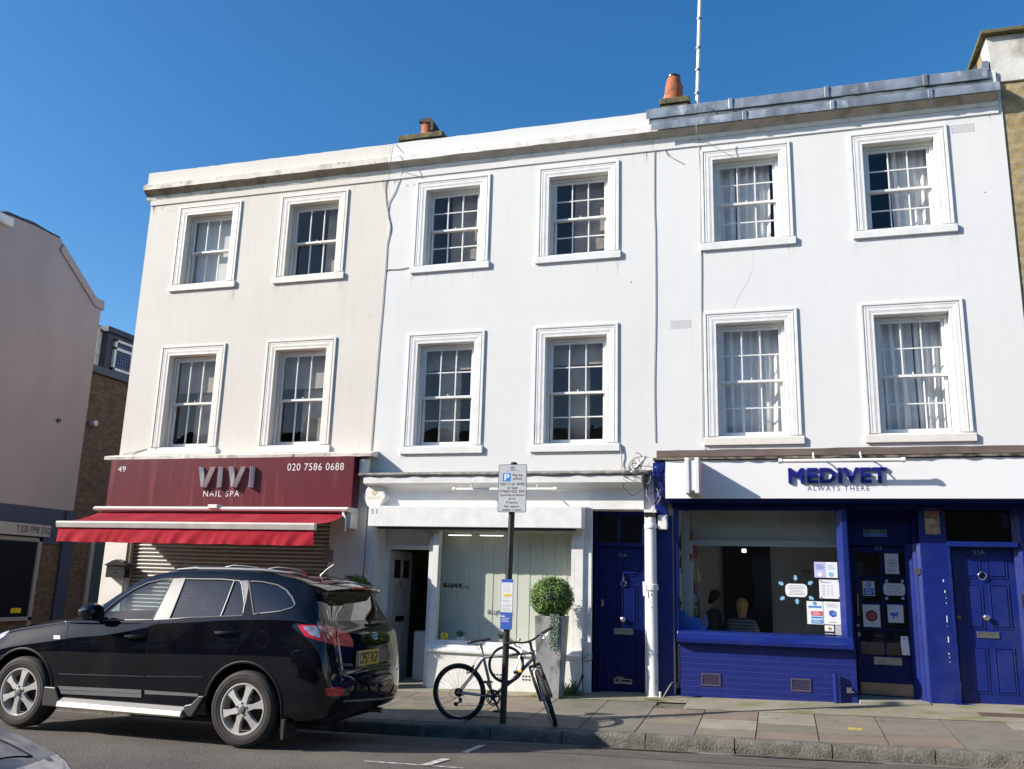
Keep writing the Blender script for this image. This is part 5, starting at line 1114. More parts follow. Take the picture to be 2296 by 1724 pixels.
# ================================================================== parking sign on its pole
PY = -2.416
p0, p1 = W(1127, 1622, PY), W(*z5(1113, 123), PY)
pole = thing('parking_sign', 'grey pay-by-phone parking plate on a black pole with a hoop for bicycles', 'sign post', p0)
b = B(); b.tube([p0+Vector((0, 0, -.05)), p1], .038, 20); b.lathe(p1, [(.042, -.02), (.042, .012), (.03, .02)], 18); b.build('pole', mat('black_pole', (.018, .020, .020), .38, c2=(.03, .032, .03), ns=12, bump=.15, bs=60, coat=.2, c3=(.07, .065, .06), ns3=22, lo3=.66, hi3=.75), pole, smooth=True)
ys = PY-.055; x0, x1, z0, z1 = WR(z5(1008, 128), z5(1199, 466), ys)
b = B(); b.prism(rrect(x0, x1, z0, z1, .02), ys-.004, ys); sp_ = b.build('plate', ink, pole)
b = B(); b.prism(rrect(x0+.006, x1-.006, z0+.006, z1-.006, .016), ys-.0055, ys-.004); b.build('face', mat('sign_face', (.50, .52, .54), .45, c2=(.46, .48, .50), ns=8), sp_)
b = B(); a_, c_, d_, e_ = WR(z5(1036, 190), z5(1090, 247), ys); b.box(a_, c_, ys-.0068, ys-.0055, d_, e_); pb = b.build('blue_square', mat('sign_blue', (.02, .20, .58), .5), sp_)
b = B(); text(b, 'P', *WR(z5(1048, 197), z5(1082, 240), ys), ys-.0069, .001, bold=.02); b.build('lettering', paper, sp_)
for s_, q0, q1 in (('Pay by', (1106, 193), (1176, 216)), ('phone', (1110, 218), (1172, 240)), ('020 7125 9090', (1018, 258), (1190, 275)), ('or text', (1067, 286), (1139, 303)), ('07860 022 205', (1014, 309), (1190, 326)),
        ('quoting location', (1015, 335), (1188, 354)), ('6113', (1077, 362), (1122, 378)), ('4 hours', (1059, 387), (1139, 404)), ('No return', (1046, 415), (1151, 432)), ('within 1 hour', (1031, 440), (1167, 457))):
    b = B(); text(b, s_, *WR(z5(*q0), z5(*q1), ys), ys-.0056, .0008, bold=.012); b.build('lettering', ink, sp_)
a_, c_, d_, e_ = WR(z5(1092, 142), z5(1120, 164), ys); b = B(); b.frame(a_, c_, d_, e_, (c_-a_)*.2, ys-.0065, ys-.0055); b.box((a_+c_)/2-.003, (a_+c_)/2+.003, ys-.0065, ys-.0055, d_, e_); b.box(a_, c_, ys-.0065, ys-.0055, (d_+e_)/2, (d_+e_)/2+.004); b.build('crest', greyink, sp_)
b = B(); text(b, 'City of Westminster', *WR(z5(1062, 166), z5(1152, 174), ys), ys-.0056, .0006); b.build('lettering', greyink, sp_)
for zz in (z0+.12, z1-.12): b = B(); b.lathe(Vector((p0.x+(p1.x-p0.x)*(zz-p0.z)/(p1.z-p0.z), PY, zz)), [(.046, -.012), (.046, .012)], 16); b.build('clip', steel, pole)
# blue timetable board lower down
yt = PY-.05; x0, x1, z0, z1 = WR(z5(1027, 938), z5(1100, 1298), yt)
tb = b = B(); b.prism(rrect(x0, x1, z0, z1, .012), yt-.004, yt); tb = b.build('tariff_board', dblu, pole)
H_ = z1-z0; b = B(); b.box(x0+.004, x1-.004, yt-.0055, yt-.004, z0+H_*.34, z0+H_*.93); b.build('white_sheet', paper, tb)
b = B(); lines(b, x0+.01, x1-.008, z0+H_*.75, z0+H_*.92, 7, yt-.0056, .22, 3); lines(b, x0+.01, x1-.008, z0+H_*.35, z0+H_*.64, 11, yt-.0056, .22, 5); [b.box(x0+.004, x1-.004, yt-.006, yt-.0055, z0+H_*f, z0+H_*f+.003) for f in (.38, .46, .56, .65, .70, .74)]; b.build('print', greyink, tb)
b = B(); b.box(x0+.03, x1-.02, yt-.0065, yt-.0055, z0+H_*.66, z0+H_*.70); b.build('yellow_band', mat('sticker_yellow', (.75, .55, .02), .5), tb)
b = B(); lines(b, x0+.01, x1-.02, z0+H_*.14, z0+H_*.24, 3, yt-.0046, .25, 9); b.box(x0+.006, x0+.05, yt-.005, yt-.004, z0+H_*.25, z0+H_*.27); b.build('print', paper, tb)
# hoop
rc = W(950+1022*.18083, 1400+490*.18083, PY); rc.y = PY-.0
b = B(); b.torus((rc.x, rc.y-.0, rc.z), .192, .0165, 'y', 48, 10, tilt=Matrix.Rotation(radians(14), 3, 'Z')); b.build('bicycle_hoop', black, pole, smooth=True)

# ================================================================== bicycle locked to the hoop
ze = zf(950, 1400, .18083); BY = -2.33
E_ = lambda x, y, yy=BY: W(*ze(x, y), yy)
bike = thing('bicycle', 'grey hardtail mountain bicycle leaning behind the black parking pole with its front wheel turned', 'bicycle', (-3.1, BY, .07))
alu = mat('scuffed_grey_frame', (.42, .43, .46), .3, metal=.55, c2=(.30, .31, .33), ns=9, coat=.3)
seatc, bb, hub, ht, hb_ = E_(738, 395), E_(855, 885), E_(438, 835), E_(1345, 330), E_(1372, 425)
b = B(); b.tube([E_(742, 400), bb], .017, 12); b.tube([E_(740, 405), E_(1340, 345)], [.016]*2, 12); b.tube([bb, E_(1100, 690), E_(1370, 400)], .021, 12); b.tube([ht+Vector((0, 0, .02)), hb_], .024, 12)
for s_ in (-1, 1):
    o_ = Vector((0, .045*s_, 0)); b.tube([bb+Vector((-.03, .03*s_, 0)), hub+o_*1.3], .010, 8); b.tube([E_(740, 410)+Vector((0, .018*s_, 0)), E_(620, 600)+o_, hub+o_*1.3], .009, 8)
b.lathe(bb+Vector((0, -.04, 0)), [(.026, 0), (.026, .08)], 14, 'y'); b.build('frame', alu, bike, smooth=True, auto=60)
b = B(); b.tube([E_(742, 400), E_(712, 245)], .0125, 10); b.build('seat_post', alu, bike, smooth=True)
# saddle
sa, sb_ = E_(560, 212), E_(822, 175); b = B(); n = 12; vs = []; L_ = sb_-sa
for i in range(n+1):
    t_ = i/n; w_ = .075*(1-t_)**.6*(.35+.65*min(1, t_*6+.3))+.016; c_ = sa+L_*t_+Vector((0, 0, .006*sin(t_*pi)))
    for j in range(8):
        a_ = 2*pi*j/8; vs.append(c_+Vector((0, w_*cos(a_), (.026*(1-.4*t_))*sin(a_)-.006*(abs(cos(a_))))))
b.add(vs, [(i*8+j, i*8+(j+1) % 8, (i+1)*8+(j+1) % 8, (i+1)*8+j) for i in range(n) for j in range(8)]+[tuple(range(8)), tuple(n*8+j for j in reversed(range(8)))]); b.build('saddle', mat('saddle_vinyl', (.02, .02, .02), .45), bike, smooth=True, auto=180)
b = B(); b.tube([E_(660, 250), E_(665, 300), E_(690, 305), E_(705, 260)], .004, 6); b.tube([E_(620, 240), E_(690, 250), E_(770, 205)], .004, 6); b.build('saddle_rail', black, bike, smooth=True)
def bwheel(c, ax, up, R=.325, knob=True):
    ax = Vector(ax).normalized(); up = (Vector(up)-ax*Vector(up).dot(ax)).normalized(); sd_ = ax.cross(up)
    pt = lambda a, r_, o=0: c+up*(r_*cos(a))+sd_*(r_*sin(a))+ax*o
    b = B(); b.tube([pt(2*pi*i/64, R-.026) for i in range(64)], .026, 10, closed=True)
    if knob:
        for i in range(72):
            a = 2*pi*i/72
            for o in (-.014, .0, .014): p_ = pt(a+(.02 if o else 0), R-.002-abs(o)*.35, o); q_ = pt(a+.045+(.02 if o else 0), R-.002-abs(o)*.35, o); b.tube([p_, q_], .0055, 4)
    w_ = b.build('wheel', rubber, bike, smooth=True)
    b = B(); 
    for o in (-.010, .010): b.tube([pt(2*pi*i/56, R-.053, o) for i in range(56)], .006, 6, closed=True)
    b.build('rim', mat('dull_rim', (.35, .35, .37), .35, metal=.8), w_, smooth=True)
    b = B()
    for i in range(32):
        a = 2*pi*i/32; s_ = 1 if i % 2 else -1; b.tube([pt(a+(.35 if (i//2) % 2 else -.35), .022, .028*s_), pt(a, R-.055, 0)], .0013, 4, caps=False)
    b.build('spokes', chrome, w_)
    b = B(); b.tube([pt(0, 0, -.055), pt(0, 0, .055)], .018, 12); b.tube([pt(0, 0, -.034), pt(0, 0, -.028)], .028, 12); b.tube([pt(0, 0, .028), pt(0, 0, .034)], .028, 12); b.build('hub', steel, w_)
    return pt
rh = E_(440, 833); bwheel(rh, (0, 1, .05), (0, 0, 1))
fh = W(*ze(1500, 895), -2.44); gl_, gr_ = W(*ze(985, 240), -2.50), W(*ze(1600, 22), -2.30)
fax = (gr_-gl_).normalized(); fup = E_(1420, 560)-W(*ze(1620, 1255), -2.49)
fc = (E_(1420, 560)+W(*ze(1615, 1265), -2.49))/2; fh = fc
ptf = bwheel(fh, fax, fup)
# suspension fork
upn = (fup-fax*fup.dot(fax)).normalized(); crown = fh+upn*.385
b = B(); b.tube([hb_+Vector((0, 0, .02)), crown], .016, 10); b.tube([crown-fax*.065, crown+fax*.065], .018, 10)
for s_ in (-1, 1): b.tube([crown+fax*.062*s_, fh+upn*.02+fax*.062*s_], [.0135, .0135], 10); b.tube([crown+fax*.062*s_-upn*.13, fh+fax*.062*s_-upn*.01], .0185, 10)
b.tube([crown-upn*.14+fax*.06, crown-upn*.05+fax*.05, crown-upn*.02, crown-upn*.05-fax*.05, crown-upn*.14-fax*.06], .010, 8)
b.build('suspension_fork', mat('fork_black', (.03, .03, .035), .4, c2=(.28, .14, .08), ns=14, lo=.62, hi=.7), bike, smooth=True, auto=60)
stm = E_(1322, 225); b = B(); b.tube([ht, stm], .016, 10); b.tube([stm+Vector((0, .02, 0)), stm+Vector((0, -.06, .02))], .015, 10)
b.build('stem', black, bike, smooth=True)
hbp = [gl_, W(*ze(1120, 215), -2.47), W(*ze(1230, 222), -2.44), stm+Vector((0, -.05, .02)), W(*ze(1370, 175), -2.37), W(*ze(1430, 125), -2.33), gr_]
b = B(); b.tube(hbp, .0115, 10); b.build('handlebar', black, bike, smooth=True)
for a_, c_ in ((hbp[0]-(hbp[1]-hbp[0])*.0, hbp[0].lerp(hbp[1], .85)), (hbp[-1], hbp[-1].lerp(hbp[-2], .75))):
    b = B(); b.tube([a_.lerp(c_, i/8) for i in range(9)], [.017, .0155]*4+[.017], 12); b.build('grip', rubber, bike, smooth=True)
for pts in ([(1105, 210), (1150, 265), (1215, 280), (1190, 290)], [(1440, 120), (1500, 145), (1540, 105), (1480, 165)]):
    b = B(); b.tube([E_(*q, -2.45 if pts[0][0] < 1200 else -2.36) for q in pts], [.012, .008, .006, .004], 8); b.build('brake_lever', chrome, bike, smooth=True)
b = B(); p = W(*ze(1187, 185), -2.46); b.lathe(p, [(.002, .022), (.018, .014), (.024, 0), (.02, -.004)], 16); b.tube([p, p+Vector((0, 0, -.03))], .006, 6); b.build('bell', chrome, bike, smooth=True)
for pts in ([(1130, 230), (1180, 300), (1290, 330), (1370, 360), (1400, 420)], [(1480, 150), (1420, 300), (1390, 350), (1330, 300), (1260, 260), (1180, 240)], [(1390, 175), (1430, 240), (1400, 330), (1340, 350)], [(740, 390), (660, 400), (640, 450), (620, 520), (600, 590)], [(390, 905), (340, 900), (310, 860), (330, 800), (400, 790)]):
    P_ = [E_(*q, -2.40) for q in pts]; b = B(); b.tube([P_[0]]+[P_[i].lerp(P_[i+1], .5) for i in range(len(P_)-1)]+[P_[-1]], .0028, 5); b.build('brake_cable', black, bike, smooth=True)
# brakes, drive train
b = B(); b.tube([E_(620, 500), E_(600, 530)], .010, 6); b.tube([E_(590, 580)+Vector((0, -.03, 0)), E_(545, 600)+Vector((0, -.03, 0)), E_(550, 560)+Vector((0, -.03, 0))], .009, 6); b.build('rear_brake', black, bike)
cr = E_(862, 900, BY-.055); b = B()
for R_, yo in ((.082, 0), (.066, .012)):
    b.torus((cr.x, cr.y+yo, cr.z), R_, .006, 'y', 48, 6)
    for i in range(36): a = 2*pi*i/36; b.tube([(cr.x+R_*cos(a), cr.y+yo, cr.z+R_*sin(a)), (cr.x+(R_+.010)*cos(a), cr.y+yo, cr.z+(R_+.010)*sin(a))], .0035, 4)
for i in range(5): a = 2*pi*i/5+.3; b.tube([cr, (cr.x+.08*cos(a), cr.y+.004, cr.z+.08*sin(a))], [.014, .007], 6)
b.build('chainring', black, bike, smooth=True)
b = B(); q = E_(940, 1060, BY-.075); b.tube([cr+Vector((0, -.02, 0)), q], [.014, .010], 8); b.build('crank_arm', black, bike, smooth=True); b = B(); b.box(q.x-.045, q.x+.045, q.y-.11, q.y-.01, q.z-.012, q.z+.012); b.build('pedal', black, bike, bevel=.006)
b = B(); q2 = bb*2-q+Vector((0, .14, 0)); q2.y = BY+.09; b.tube([bb+Vector((0, .05, 0)), q2], [.014, .010], 8); b.box(q2.x-.045, q2.x+.045, q2.y+.01, q2.y+.10, q2.z-.012, q2.z+.012); b.build('far_crank', black, bike)
b = B()
for i in range(7): b.lathe((rh.x, BY-.045-.004*i+.02, rh.z), [(.050-.0045*i, 0), (.050-.0045*i, .003)], 24, 'y')
b.build('cassette', black, bike)
dq = E_(400, 980, BY-.05); b = B(); b.tube([E_(440, 905, BY-.06), E_(470, 940, BY-.06), dq], [.014, .012, .009], 8); b.lathe(dq+Vector((0, -.005, 0)), [(.024, 0), (.024, .010)], 14, 'y'); b.lathe(E_(455, 925, BY-.06), [(.022, 0), (.022, .010)], 14, 'y'); b.build('derailleur', black, bike, smooth=True)
b = B(); b.tube([dq+Vector((0, 0, -.022)), E_(600, 1002, BY-.05), E_(800, 990, BY-.05)], .004, 4); b.tube([E_(440, 790, BY-.05), E_(860, 815, BY-.05)], .004, 4); b.build('chain', steel, bike)
lk = thing('bicycle_lock', 'yellow and black D-lock hanging on the hoop and bicycle frame', 'lock', E_(1160, 580, -2.42))
a_, c_ = E_(1120, 590, -2.42), E_(1215, 575, -2.42); b = B(); b.tube([a_, c_], .018, 12); b.build('crossbar', black, lk, smooth=True); b = B(); b.tube([a_.lerp(c_, .62), a_.lerp(c_, 1.02)], .0195, 12); b.build('yellow_end', mat('lock_yellow', (.72, .48, .02), .4), lk, smooth=True)
b = B(); b.tube([E_(1135, 570, -2.42), E_(1180, 420, -2.41), E_(1215, 330, -2.38), E_(1245, 318, -2.34), E_(1262, 340, -2.34), E_(1240, 420, -2.36), E_(1205, 560, -2.42)], .007, 8); b.build('shackle', steel, lk, smooth=True)

# ================================================================== planters with clipped box balls
zinc = mat('zinc_planter', (.28, .28, .28), .5, metal=.3, c2=(.46, .46, .46), ns=3, lo=.35, hi=.7, bump=.3, bs=12, c3=(.13, .13, .135), ns3=7, lo3=.55, hi3=.7, stretch=(1, 1, .6))
def planter(cx, y0, lbl, ball, seed):
    zg = gz(cx, -.6); t = thing('planter', lbl, 'planter', (cx, y0+.17, zg), 'tall zinc planters')
    b = B(); zt = zg+1.05
    bo, to = .14, .195; cy = y0+.17
    rings = [(bo, zg), (bo+.004, zg+.01), (to, zt), (to-.018, zt), (to-.02, zt-.06)]
    vs = []
    for h_, z_ in rings: vs += [(cx-h_, cy-h_, z_), (cx+h_, cy-h_, z_), (cx+h_, cy+h_, z_), (cx-h_, cy+h_, z_)]
    b.add(vs, [(k*4+j, k*4+(j+1) % 4, (k+1)*4+(j+1) % 4, (k+1)*4+j) for k in range(4) for j in range(4)]+[(3, 2, 1, 0), (16, 17, 18, 19)]); b.build('pot', zinc, t, bevel=.004)
    bc = Vector((cx, cy-.0, zt+.24)); u = thing('box_ball', ball, 'shrub', (cx, cy, zt-.06), 'clipped box balls')
    b = B(); n1 = 20; b.lathe(bc, [(.262*sin(pi*i/14)+1e-3, -.262*cos(pi*i/14)*.95) for i in range(15)], 22); b.build('inner_twigs', mat('dark_twigs', (.018, .03, .008), .9), u, smooth=True)
    b = B(); leafball(b, bc, .292, 9000, .0115, seed, .95, lo=.86, hi=1.03); leafball(b, bc, .30, 420, .010, seed+50, .95, lo=1.0, hi=1.12); b.build('foliage', leafg, u)
    b = B(); b.tube([(cx, cy, zt-.08), (cx, cy, zt+.05)], .02, 8); b.build('stem', mat('bark', (.09, .06, .04), .9), u)
    return t, bc
pc = W(*z5(1385, 1075), -.56)
planter(pc.x+.0, -.73, 'tall tapering zinc planter standing between the shop window and door 51A', 'round clipped box ball in the zinc planter right of the bicycle', 3)
pc2 = W(795, 1318, -.56)
planter(pc2.x, -.73, 'tall zinc planter hidden behind the parked black car', 'dark round box ball peeping over the back of the black car', 5)
iv = thing('ivy', 'grey-green ivy trailing down the front of the zinc planter', 'ivy', (pc.x+.1, -.8, 1.2))
r = random.Random(9); b = B(); st = B()
for k in range(16):
    x_ = pc.x+.015+r.uniform(0, .13); z_ = 1.26; y_ = -.765; L_ = r.uniform(.25, .52); pts = []
    m_ = int(L_/.02)
    for i in range(m_):
        z_ -= .02; x_ += r.uniform(-.006, .0065); yy = -.775+(1.24-z_)*.05-r.uniform(0, .02); pts.append((x_, yy, z_))
        for s_ in range(3):
            q = (Vector((r.uniform(-.6, .6), -1, r.uniform(-.2, .6)))).normalized(); u_ = q.orthogonal().normalized(); u_ = Matrix.Rotation(r.uniform(0, 6.28), 3, q) @ u_; v_ = q.cross(u_); kk = r.uniform(.007, .013); c_ = Vector((x_+r.uniform(-.014, .014), yy-.01, z_+r.uniform(-.01, .01)))
            b.add([c_-u_*kk, c_-v_*kk*.8, c_+u_*kk, c_+v_*kk*.8], [(0, 1, 2, 3)])
    st.tube(pts, .0015, 4)
b.build('leaves', mat('ivy_leaf', (.07, .13, .08), .5, c2=(.11, .17, .12), ns=30), iv); st.build('stems', mat('bark', (.09, .06, .04), .9), iv)

# ================================================================== weeds and dead leaves
weedm = mat('weed_green', (.10, .17, .03), .7, c2=(.20, .22, .06), ns=20); dryl = mat('dry_leaves', (.22, .09, .04), .8, c2=(.13, .07, .03), ns=30)
def weeds(b, c, w_, d_, n, h_, seed):
    r = random.Random(seed)
    for i in range(n):
        x = c[0]+r.gauss(0, w_/2.5); y = min(c[1]+r.gauss(0, d_/2.5), c[1]+d_); z = gz(x, y); a = r.uniform(0, 6.28); k = h_*r.uniform(.3, 1)
        l = Vector((cos(a), sin(a), 0))*k*r.uniform(.2, .9); wv = Vector((-sin(a), cos(a), 0))*k*.07; p = Vector((x, y, z))
        b.add([p-wv, p+wv, p+l*.6+Vector((0, 0, k*.7))+wv*.8, p+l+Vector((0, 0, k))], [(0, 1, 2, 3)])
def weed_thing(name, label, px, w_, d_, n, h_, seed, m=weedm):
    c = WG(*px); b = B(); weeds(b, c, w_, d_, n, h_, seed); tag(b.build(name, m, loc=(c.x, c.y, c.z)), label, 'weeds' if m is weedm else 'leaves', kind='stuff')
weed_thing('weeds', 'tuft of weeds between planter and white pilaster', ze(1800, 870), .22, .08, 420, .07, 1)
weed_thing('weeds', 'wispy dry grass stalks beside the zinc planter', ze(1800, 850), .16, .04, 60, .22, 2)
weed_thing('weeds', 'green moss and weeds at the foot of the white drainpipe', zc(75, 1195), .16, .06, 350, .035, 3)
weed_thing('dead_leaves', 'brown dead leaves against the planter base', ze(1400, 900), .22, .08, 260, .035, 4, dryl)
weed_thing('dead_leaves', 'brown dead leaves along the white stall riser', ze(480, 795), .5, .03, 260, .02, 5, dryl)
weed_thing('weeds', 'weeds growing in the paving joint near the rear bicycle wheel and pole', ze(800, 1160), .35, .03, 260, .03, 6)
for i, (q, w_, n_) in enumerate(((ze(1180, 900), .5, 420), (zb(600, 1265), .5, 300), (zb(1320, 1305), .4, 220), (zb(1900, 1330), .4, 220), (zf(1200, 1520, .13563)(1000, 385), .7, 420))):
    weed_thing('moss', ['green grass strip behind the parking pole', 'moss line in the paving joint below door 53', 'moss line in the joint below the navy pilaster', 'moss line in the joint below the rusty cover', 'mossy strip in front of door 51A'][i], q, w_, .05, n_, .016, 20+i)

# ================================================================== cars: bodies lofted from cross sections
def crom(keys, n):
    """resample rows of numbers smoothly along the first column"""
    out = []
    for i in range(len(keys)-1):
        m = n
        p0, p1, p2, p3 = keys[max(i-1, 0)], keys[i], keys[i+1], keys[min(i+2, len(keys)-1)]
        for k in range(m):
            t = k/m; row = []
            for c in range(len(p1)):
                h = p2[0]-p1[0]
                m1 = (p2[c]-p0[c])/(p2[0]-p0[0]+1e-9)*h if i > 0 else (p2[c]-p1[c]); m2 = (p3[c]-p1[c])/(p3[0]-p1[0]+1e-9)*h if i < len(keys)-2 else (p2[c]-p1[c])
                a_, b_ = p1[c], p2[c]
                row.append((2*t**3-3*t*t+1)*a_+(t**3-2*t*t+t)*m1+(-2*t**3+3*t*t)*b_+(t**3-t*t)*m2)
            row[0] = p1[0]+(p2[0]-p1[0])*t; out.append(row)
    out.append(list(keys[-1])); return out
def ringpts(k, sub=5):
    cx, zb, wl, wm, wb, zbelt, wr, zre, zr = k
    zb2 = zb; cab = max(0., zre-zbelt)
    P_ = [(0, zb2), (wl*.78, zb2), (wl, zb2+.05), (wm-.012, zb2+(zbelt-zb2)*.30), (wm, zb2+(zbelt-zb2)*.52), (wm-.004, zb2+(zbelt-zb2)*.74), (wb+.012, zbelt-.045), (wb-.006, zbelt+.004),
          (wb+(wr-wb)*.42, zbelt+cab*.46), (wb+(wr-wb)*.80, zbelt+cab*.82), (wr-.02, zre), (wr*.80, zre+(zr-zre)*.55), (wr*.42, zr-.006), (0, zr)]
    out = []
    for i in range(len(P_)-1):
        p0, p1, p2, p3 = P_[max(i-1, 0)], P_[i], P_[i+1], P_[min(i+2, len(P_)-1)]
        if i == 0: p0 = (-p2[0], p2[1])
        if i == len(P_)-2: p3 = (-p1[0], p1[1])
        for s_ in range(sub):
            t = s_/sub; out.append(tuple(.5*((2*p1[c])+(p2[c]-p0[c])*t+(2*p0[c]-5*p1[c]+4*p2[c]-p3[c])*t*t+(3*p1[c]-p0[c]-3*p2[c]+p3[c])*t**3) for c in (0, 1)))
    out.append(P_[-1]); return out
def loft(keys, tf, n=5, sub=5, inset=0.):
    rows = crom(keys, n); b = B(); R_ = []
    for k in rows:
        pts = ringpts(k, sub)
        if inset:
            zc = .9; pts = [(max(0, p[0]-inset) if p[0] > inset else p[0]*.5, zc+(p[1]-zc)*(1-inset/.75)) for p in pts]
        full = [(-p[0], p[1]) for p in pts[::-1]][:-1]+[(p[0], p[1]) for p in pts][:-1]
        R_.append([tf(k[0], p[0], p[1]) for p in full])
    m = len(R_[0]); b.add([p for r_ in R_ for p in r_], [(i*m+j, i*m+(j+1) % m, (i+1)*m+(j+1) % m, (i+1)*m+j) for i in range(len(R_)-1) for j in range(m)]+[tuple(range(m)), tuple((len(R_)-1)*m+j for j in reversed(range(m)))])
    return b
def tempobj(b, name='tmp'):
    me = bpy.data.meshes.new(name); me.from_pydata(b.v, [], b.f); bm = bmesh.new(); bm.from_mesh(me); bmesh.ops.remove_doubles(bm, verts=bm.verts, dist=1e-5); bmesh.ops.recalc_face_normals(bm, faces=bm.faces); bm.to_mesh(me); bm.free()
    o = bpy.data.objects.new(name, me); COL.objects.link(o); return o
def boolean(o, cutters):
    for c in cutters:
        m = o.modifiers.new('b', 'BOOLEAN'); m.operation = 'DIFFERENCE'; m.solver = 'EXACT'; m.object = c
    dg = bpy.context.evaluated_depsgraph_get(); dg.update()
    me = bpy.data.meshes.new_from_object(o.evaluated_get(dg))
    for q in [o]+list(cutters): bpy.data.objects.remove(q)
    return me
def patch(src, planes, facing=None):
    """the piece of a surface inside a convex set of planes (co, inward normal)"""
    bm = bmesh.new(); bm.from_mesh(src)
    if facing: bmesh.ops.delete(bm, geom=[f for f in bm.faces if not facing(f)], context='FACES')
    for co, no in planes:
        g = bm.verts[:]+bm.edges[:]+bm.faces[:]; bmesh.ops.bisect_plane(bm, geom=g, dist=1e-6, plane_co=co, plane_no=no, clear_inner=True)
    me = bpy.data.meshes.new('patch'); bm.normal_update(); bm.to_mesh(me); bm.free(); return me
def patch_b(me, off=.002, thick=.0):
    b = B(); vs = [v.co+v.normal*off for v in me.vertices]; b.add(vs, [tuple(p.vertices) for p in me.polygons]); return b
def convex_xz(poly):
    """planes parallel to y through the edges of a convex polygon in (x,z)"""
    cx = sum(p[0] for p in poly)/len(poly); cz = sum(p[1] for p in poly)/len(poly); out = []
    for i in range(len(poly)):
        a, c = poly[i], poly[(i+1) % len(poly)]; d = Vector((c[0]-a[0], 0, c[1]-a[1])); n_ = Vector((-d.z, 0, d.x)).normalized()
        if n_.dot(Vector((cx-a[0], 0, cz-a[1]))) < 0: n_ = -n_
        out.append((Vector((a[0], 0, a[1])), n_))
    return out
def frustum(px):
    rs = [ray(*p).normalized() for p in px]; c = sum(rs, Vector())/len(rs); out = []
    for i in range(len(rs)):
        n_ = rs[i].cross(rs[(i+1) % len(rs)]).normalized()
        if n_.dot(c) < 0: n_ = -n_
        out.append((CAM, n_))
    return out

GZ = .0
CX0, CY0 = -3.98, -3.735
tf = lambda cx, s_, z: Vector((CX0-cx, CY0-s_, GZ+z))
keys = [
 (0.13, .42, .48, .52, .52, .58, .46, .63, .65), (0.15, .38, .64, .68, .67, .60, .60, .68, .705), (0.185, .33, .76, .82, .80, .65, .70, .735, .765), (0.21, .31, .80, .865, .83, .80, .71, .88, .91),
 (0.25, .29, .83, .90, .85, .99, .71, 1.05, 1.08), (0.31, .27, .85, .925, .865, 1.11, .70, 1.15, 1.18), (0.41, .26, .87, .94, .88, 1.19, .68, 1.32, 1.355), (0.52, .25, .88, .945, .888, 1.225, .655, 1.50, 1.535),
 (0.65, .25, .89, .945, .893, 1.232, .65, 1.575, 1.61), (0.88, .25, .89, .945, .895, 1.232, .65, 1.62, 1.66), (1.25, .25, .90, .945, .895, 1.215, .655, 1.66, 1.70), (1.75, .25, .90, .945, .895, 1.185, .655, 1.66, 1.70),
 (2.2, .25, .90, .945, .895, 1.155, .65, 1.64, 1.68), (2.55, .25, .90, .945, .892, 1.135, .64, 1.57, 1.61), (2.85, .25, .90, .945, .888, 1.12, .635, 1.42, 1.46), (3.1, .25, .90, .945, .885, 1.11, .66, 1.25, 1.29),
 (3.28, .25, .90, .945, .88, 1.10, .70, 1.14, 1.18), (3.45, .25, .90, .942, .875, 1.075, .70, 1.10, 1.14), (3.8, .25, .90, .935, .865, 1.02, .68, 1.055, 1.10), (4.1, .26, .89, .925, .85, .955, .63, 1.0, 1.045),
 (4.35, .28, .87, .89, .81, .86, .55, .92, .96), (4.52, .31, .80, .82, .74, .74, .46, .80, .84), (4.62, .34, .70, .72, .62, .62, .38, .70, .73), (4.67, .38, .55, .58, .50, .55, .30, .62, .64)]
suv = thing('parked_car', 'black estate-style off-roader with silver trim parked at the kerb below the red awning', 'car', (CX0-2.3, CY0, GZ))
body_b = loft(keys, tf, 5, 5); src = tempobj(body_b, 'loft'); srcme = src.data.copy()
bvh = BVHTree.FromPolygons([v.co for v in srcme.vertices], [tuple(p.vertices) for p in srcme.polygons])
def hit(px, py, off=0.):
    r_ = ray(px, py).normalized(); h = bvh.ray_cast(CAM, r_)
    if h[0] is None:
        q = WY(px, py); h = bvh.find_nearest(q)
    n_ = h[1] if h[1].dot(r_) < 0 else -h[1]
    return h[0]+n_*off, n_
def WY(px, py): return W(px, py, CY0-.94)
zL = zf(0, 1200, .31545); zM = zf(450, 1200, .31545)
Wfront = [zL(*q) for q in ((722, 602), (738, 545), (795, 492), (862, 440), (950, 382), (1050, 335), (1150, 312), (1222, 306), (1225, 318), (1085, 597))]
Wrear = [zL(*q) for q in ((1208, 590), (1318, 307))]+[zM(*q) for q in ((150, 310), (280, 322), (293, 345), (313, 490), (300, 568))]
Wq = [zM(*q) for q in ((378, 557), (345, 322), (450, 330), (550, 352), (612, 388), (652, 440), (672, 488), (650, 512), (560, 538))]
xz = {}
for nm, pl_ in (('f', Wfront), ('r', Wrear), ('q', Wq)): xz[nm] = [(hit(*q)[0].x, hit(*q)[0].z) for q in pl_]
cut = []
def shrink(poly, k=.012):
    cx = sum(p[0] for p in poly)/len(poly); cz = sum(p[1] for p in poly)/len(poly)
    return [(p[0]+(cx-p[0])*k/max(.05, math.hypot(cx-p[0], cz-p[1])), p[1]+(cz-p[1])*k/max(.05, math.hypot(cx-p[0], cz-p[1]))) for p in poly]
for nm in xz: cut.append(tempobj(B().prism(xz[nm], CY0-1.2, CY0+1.2)))
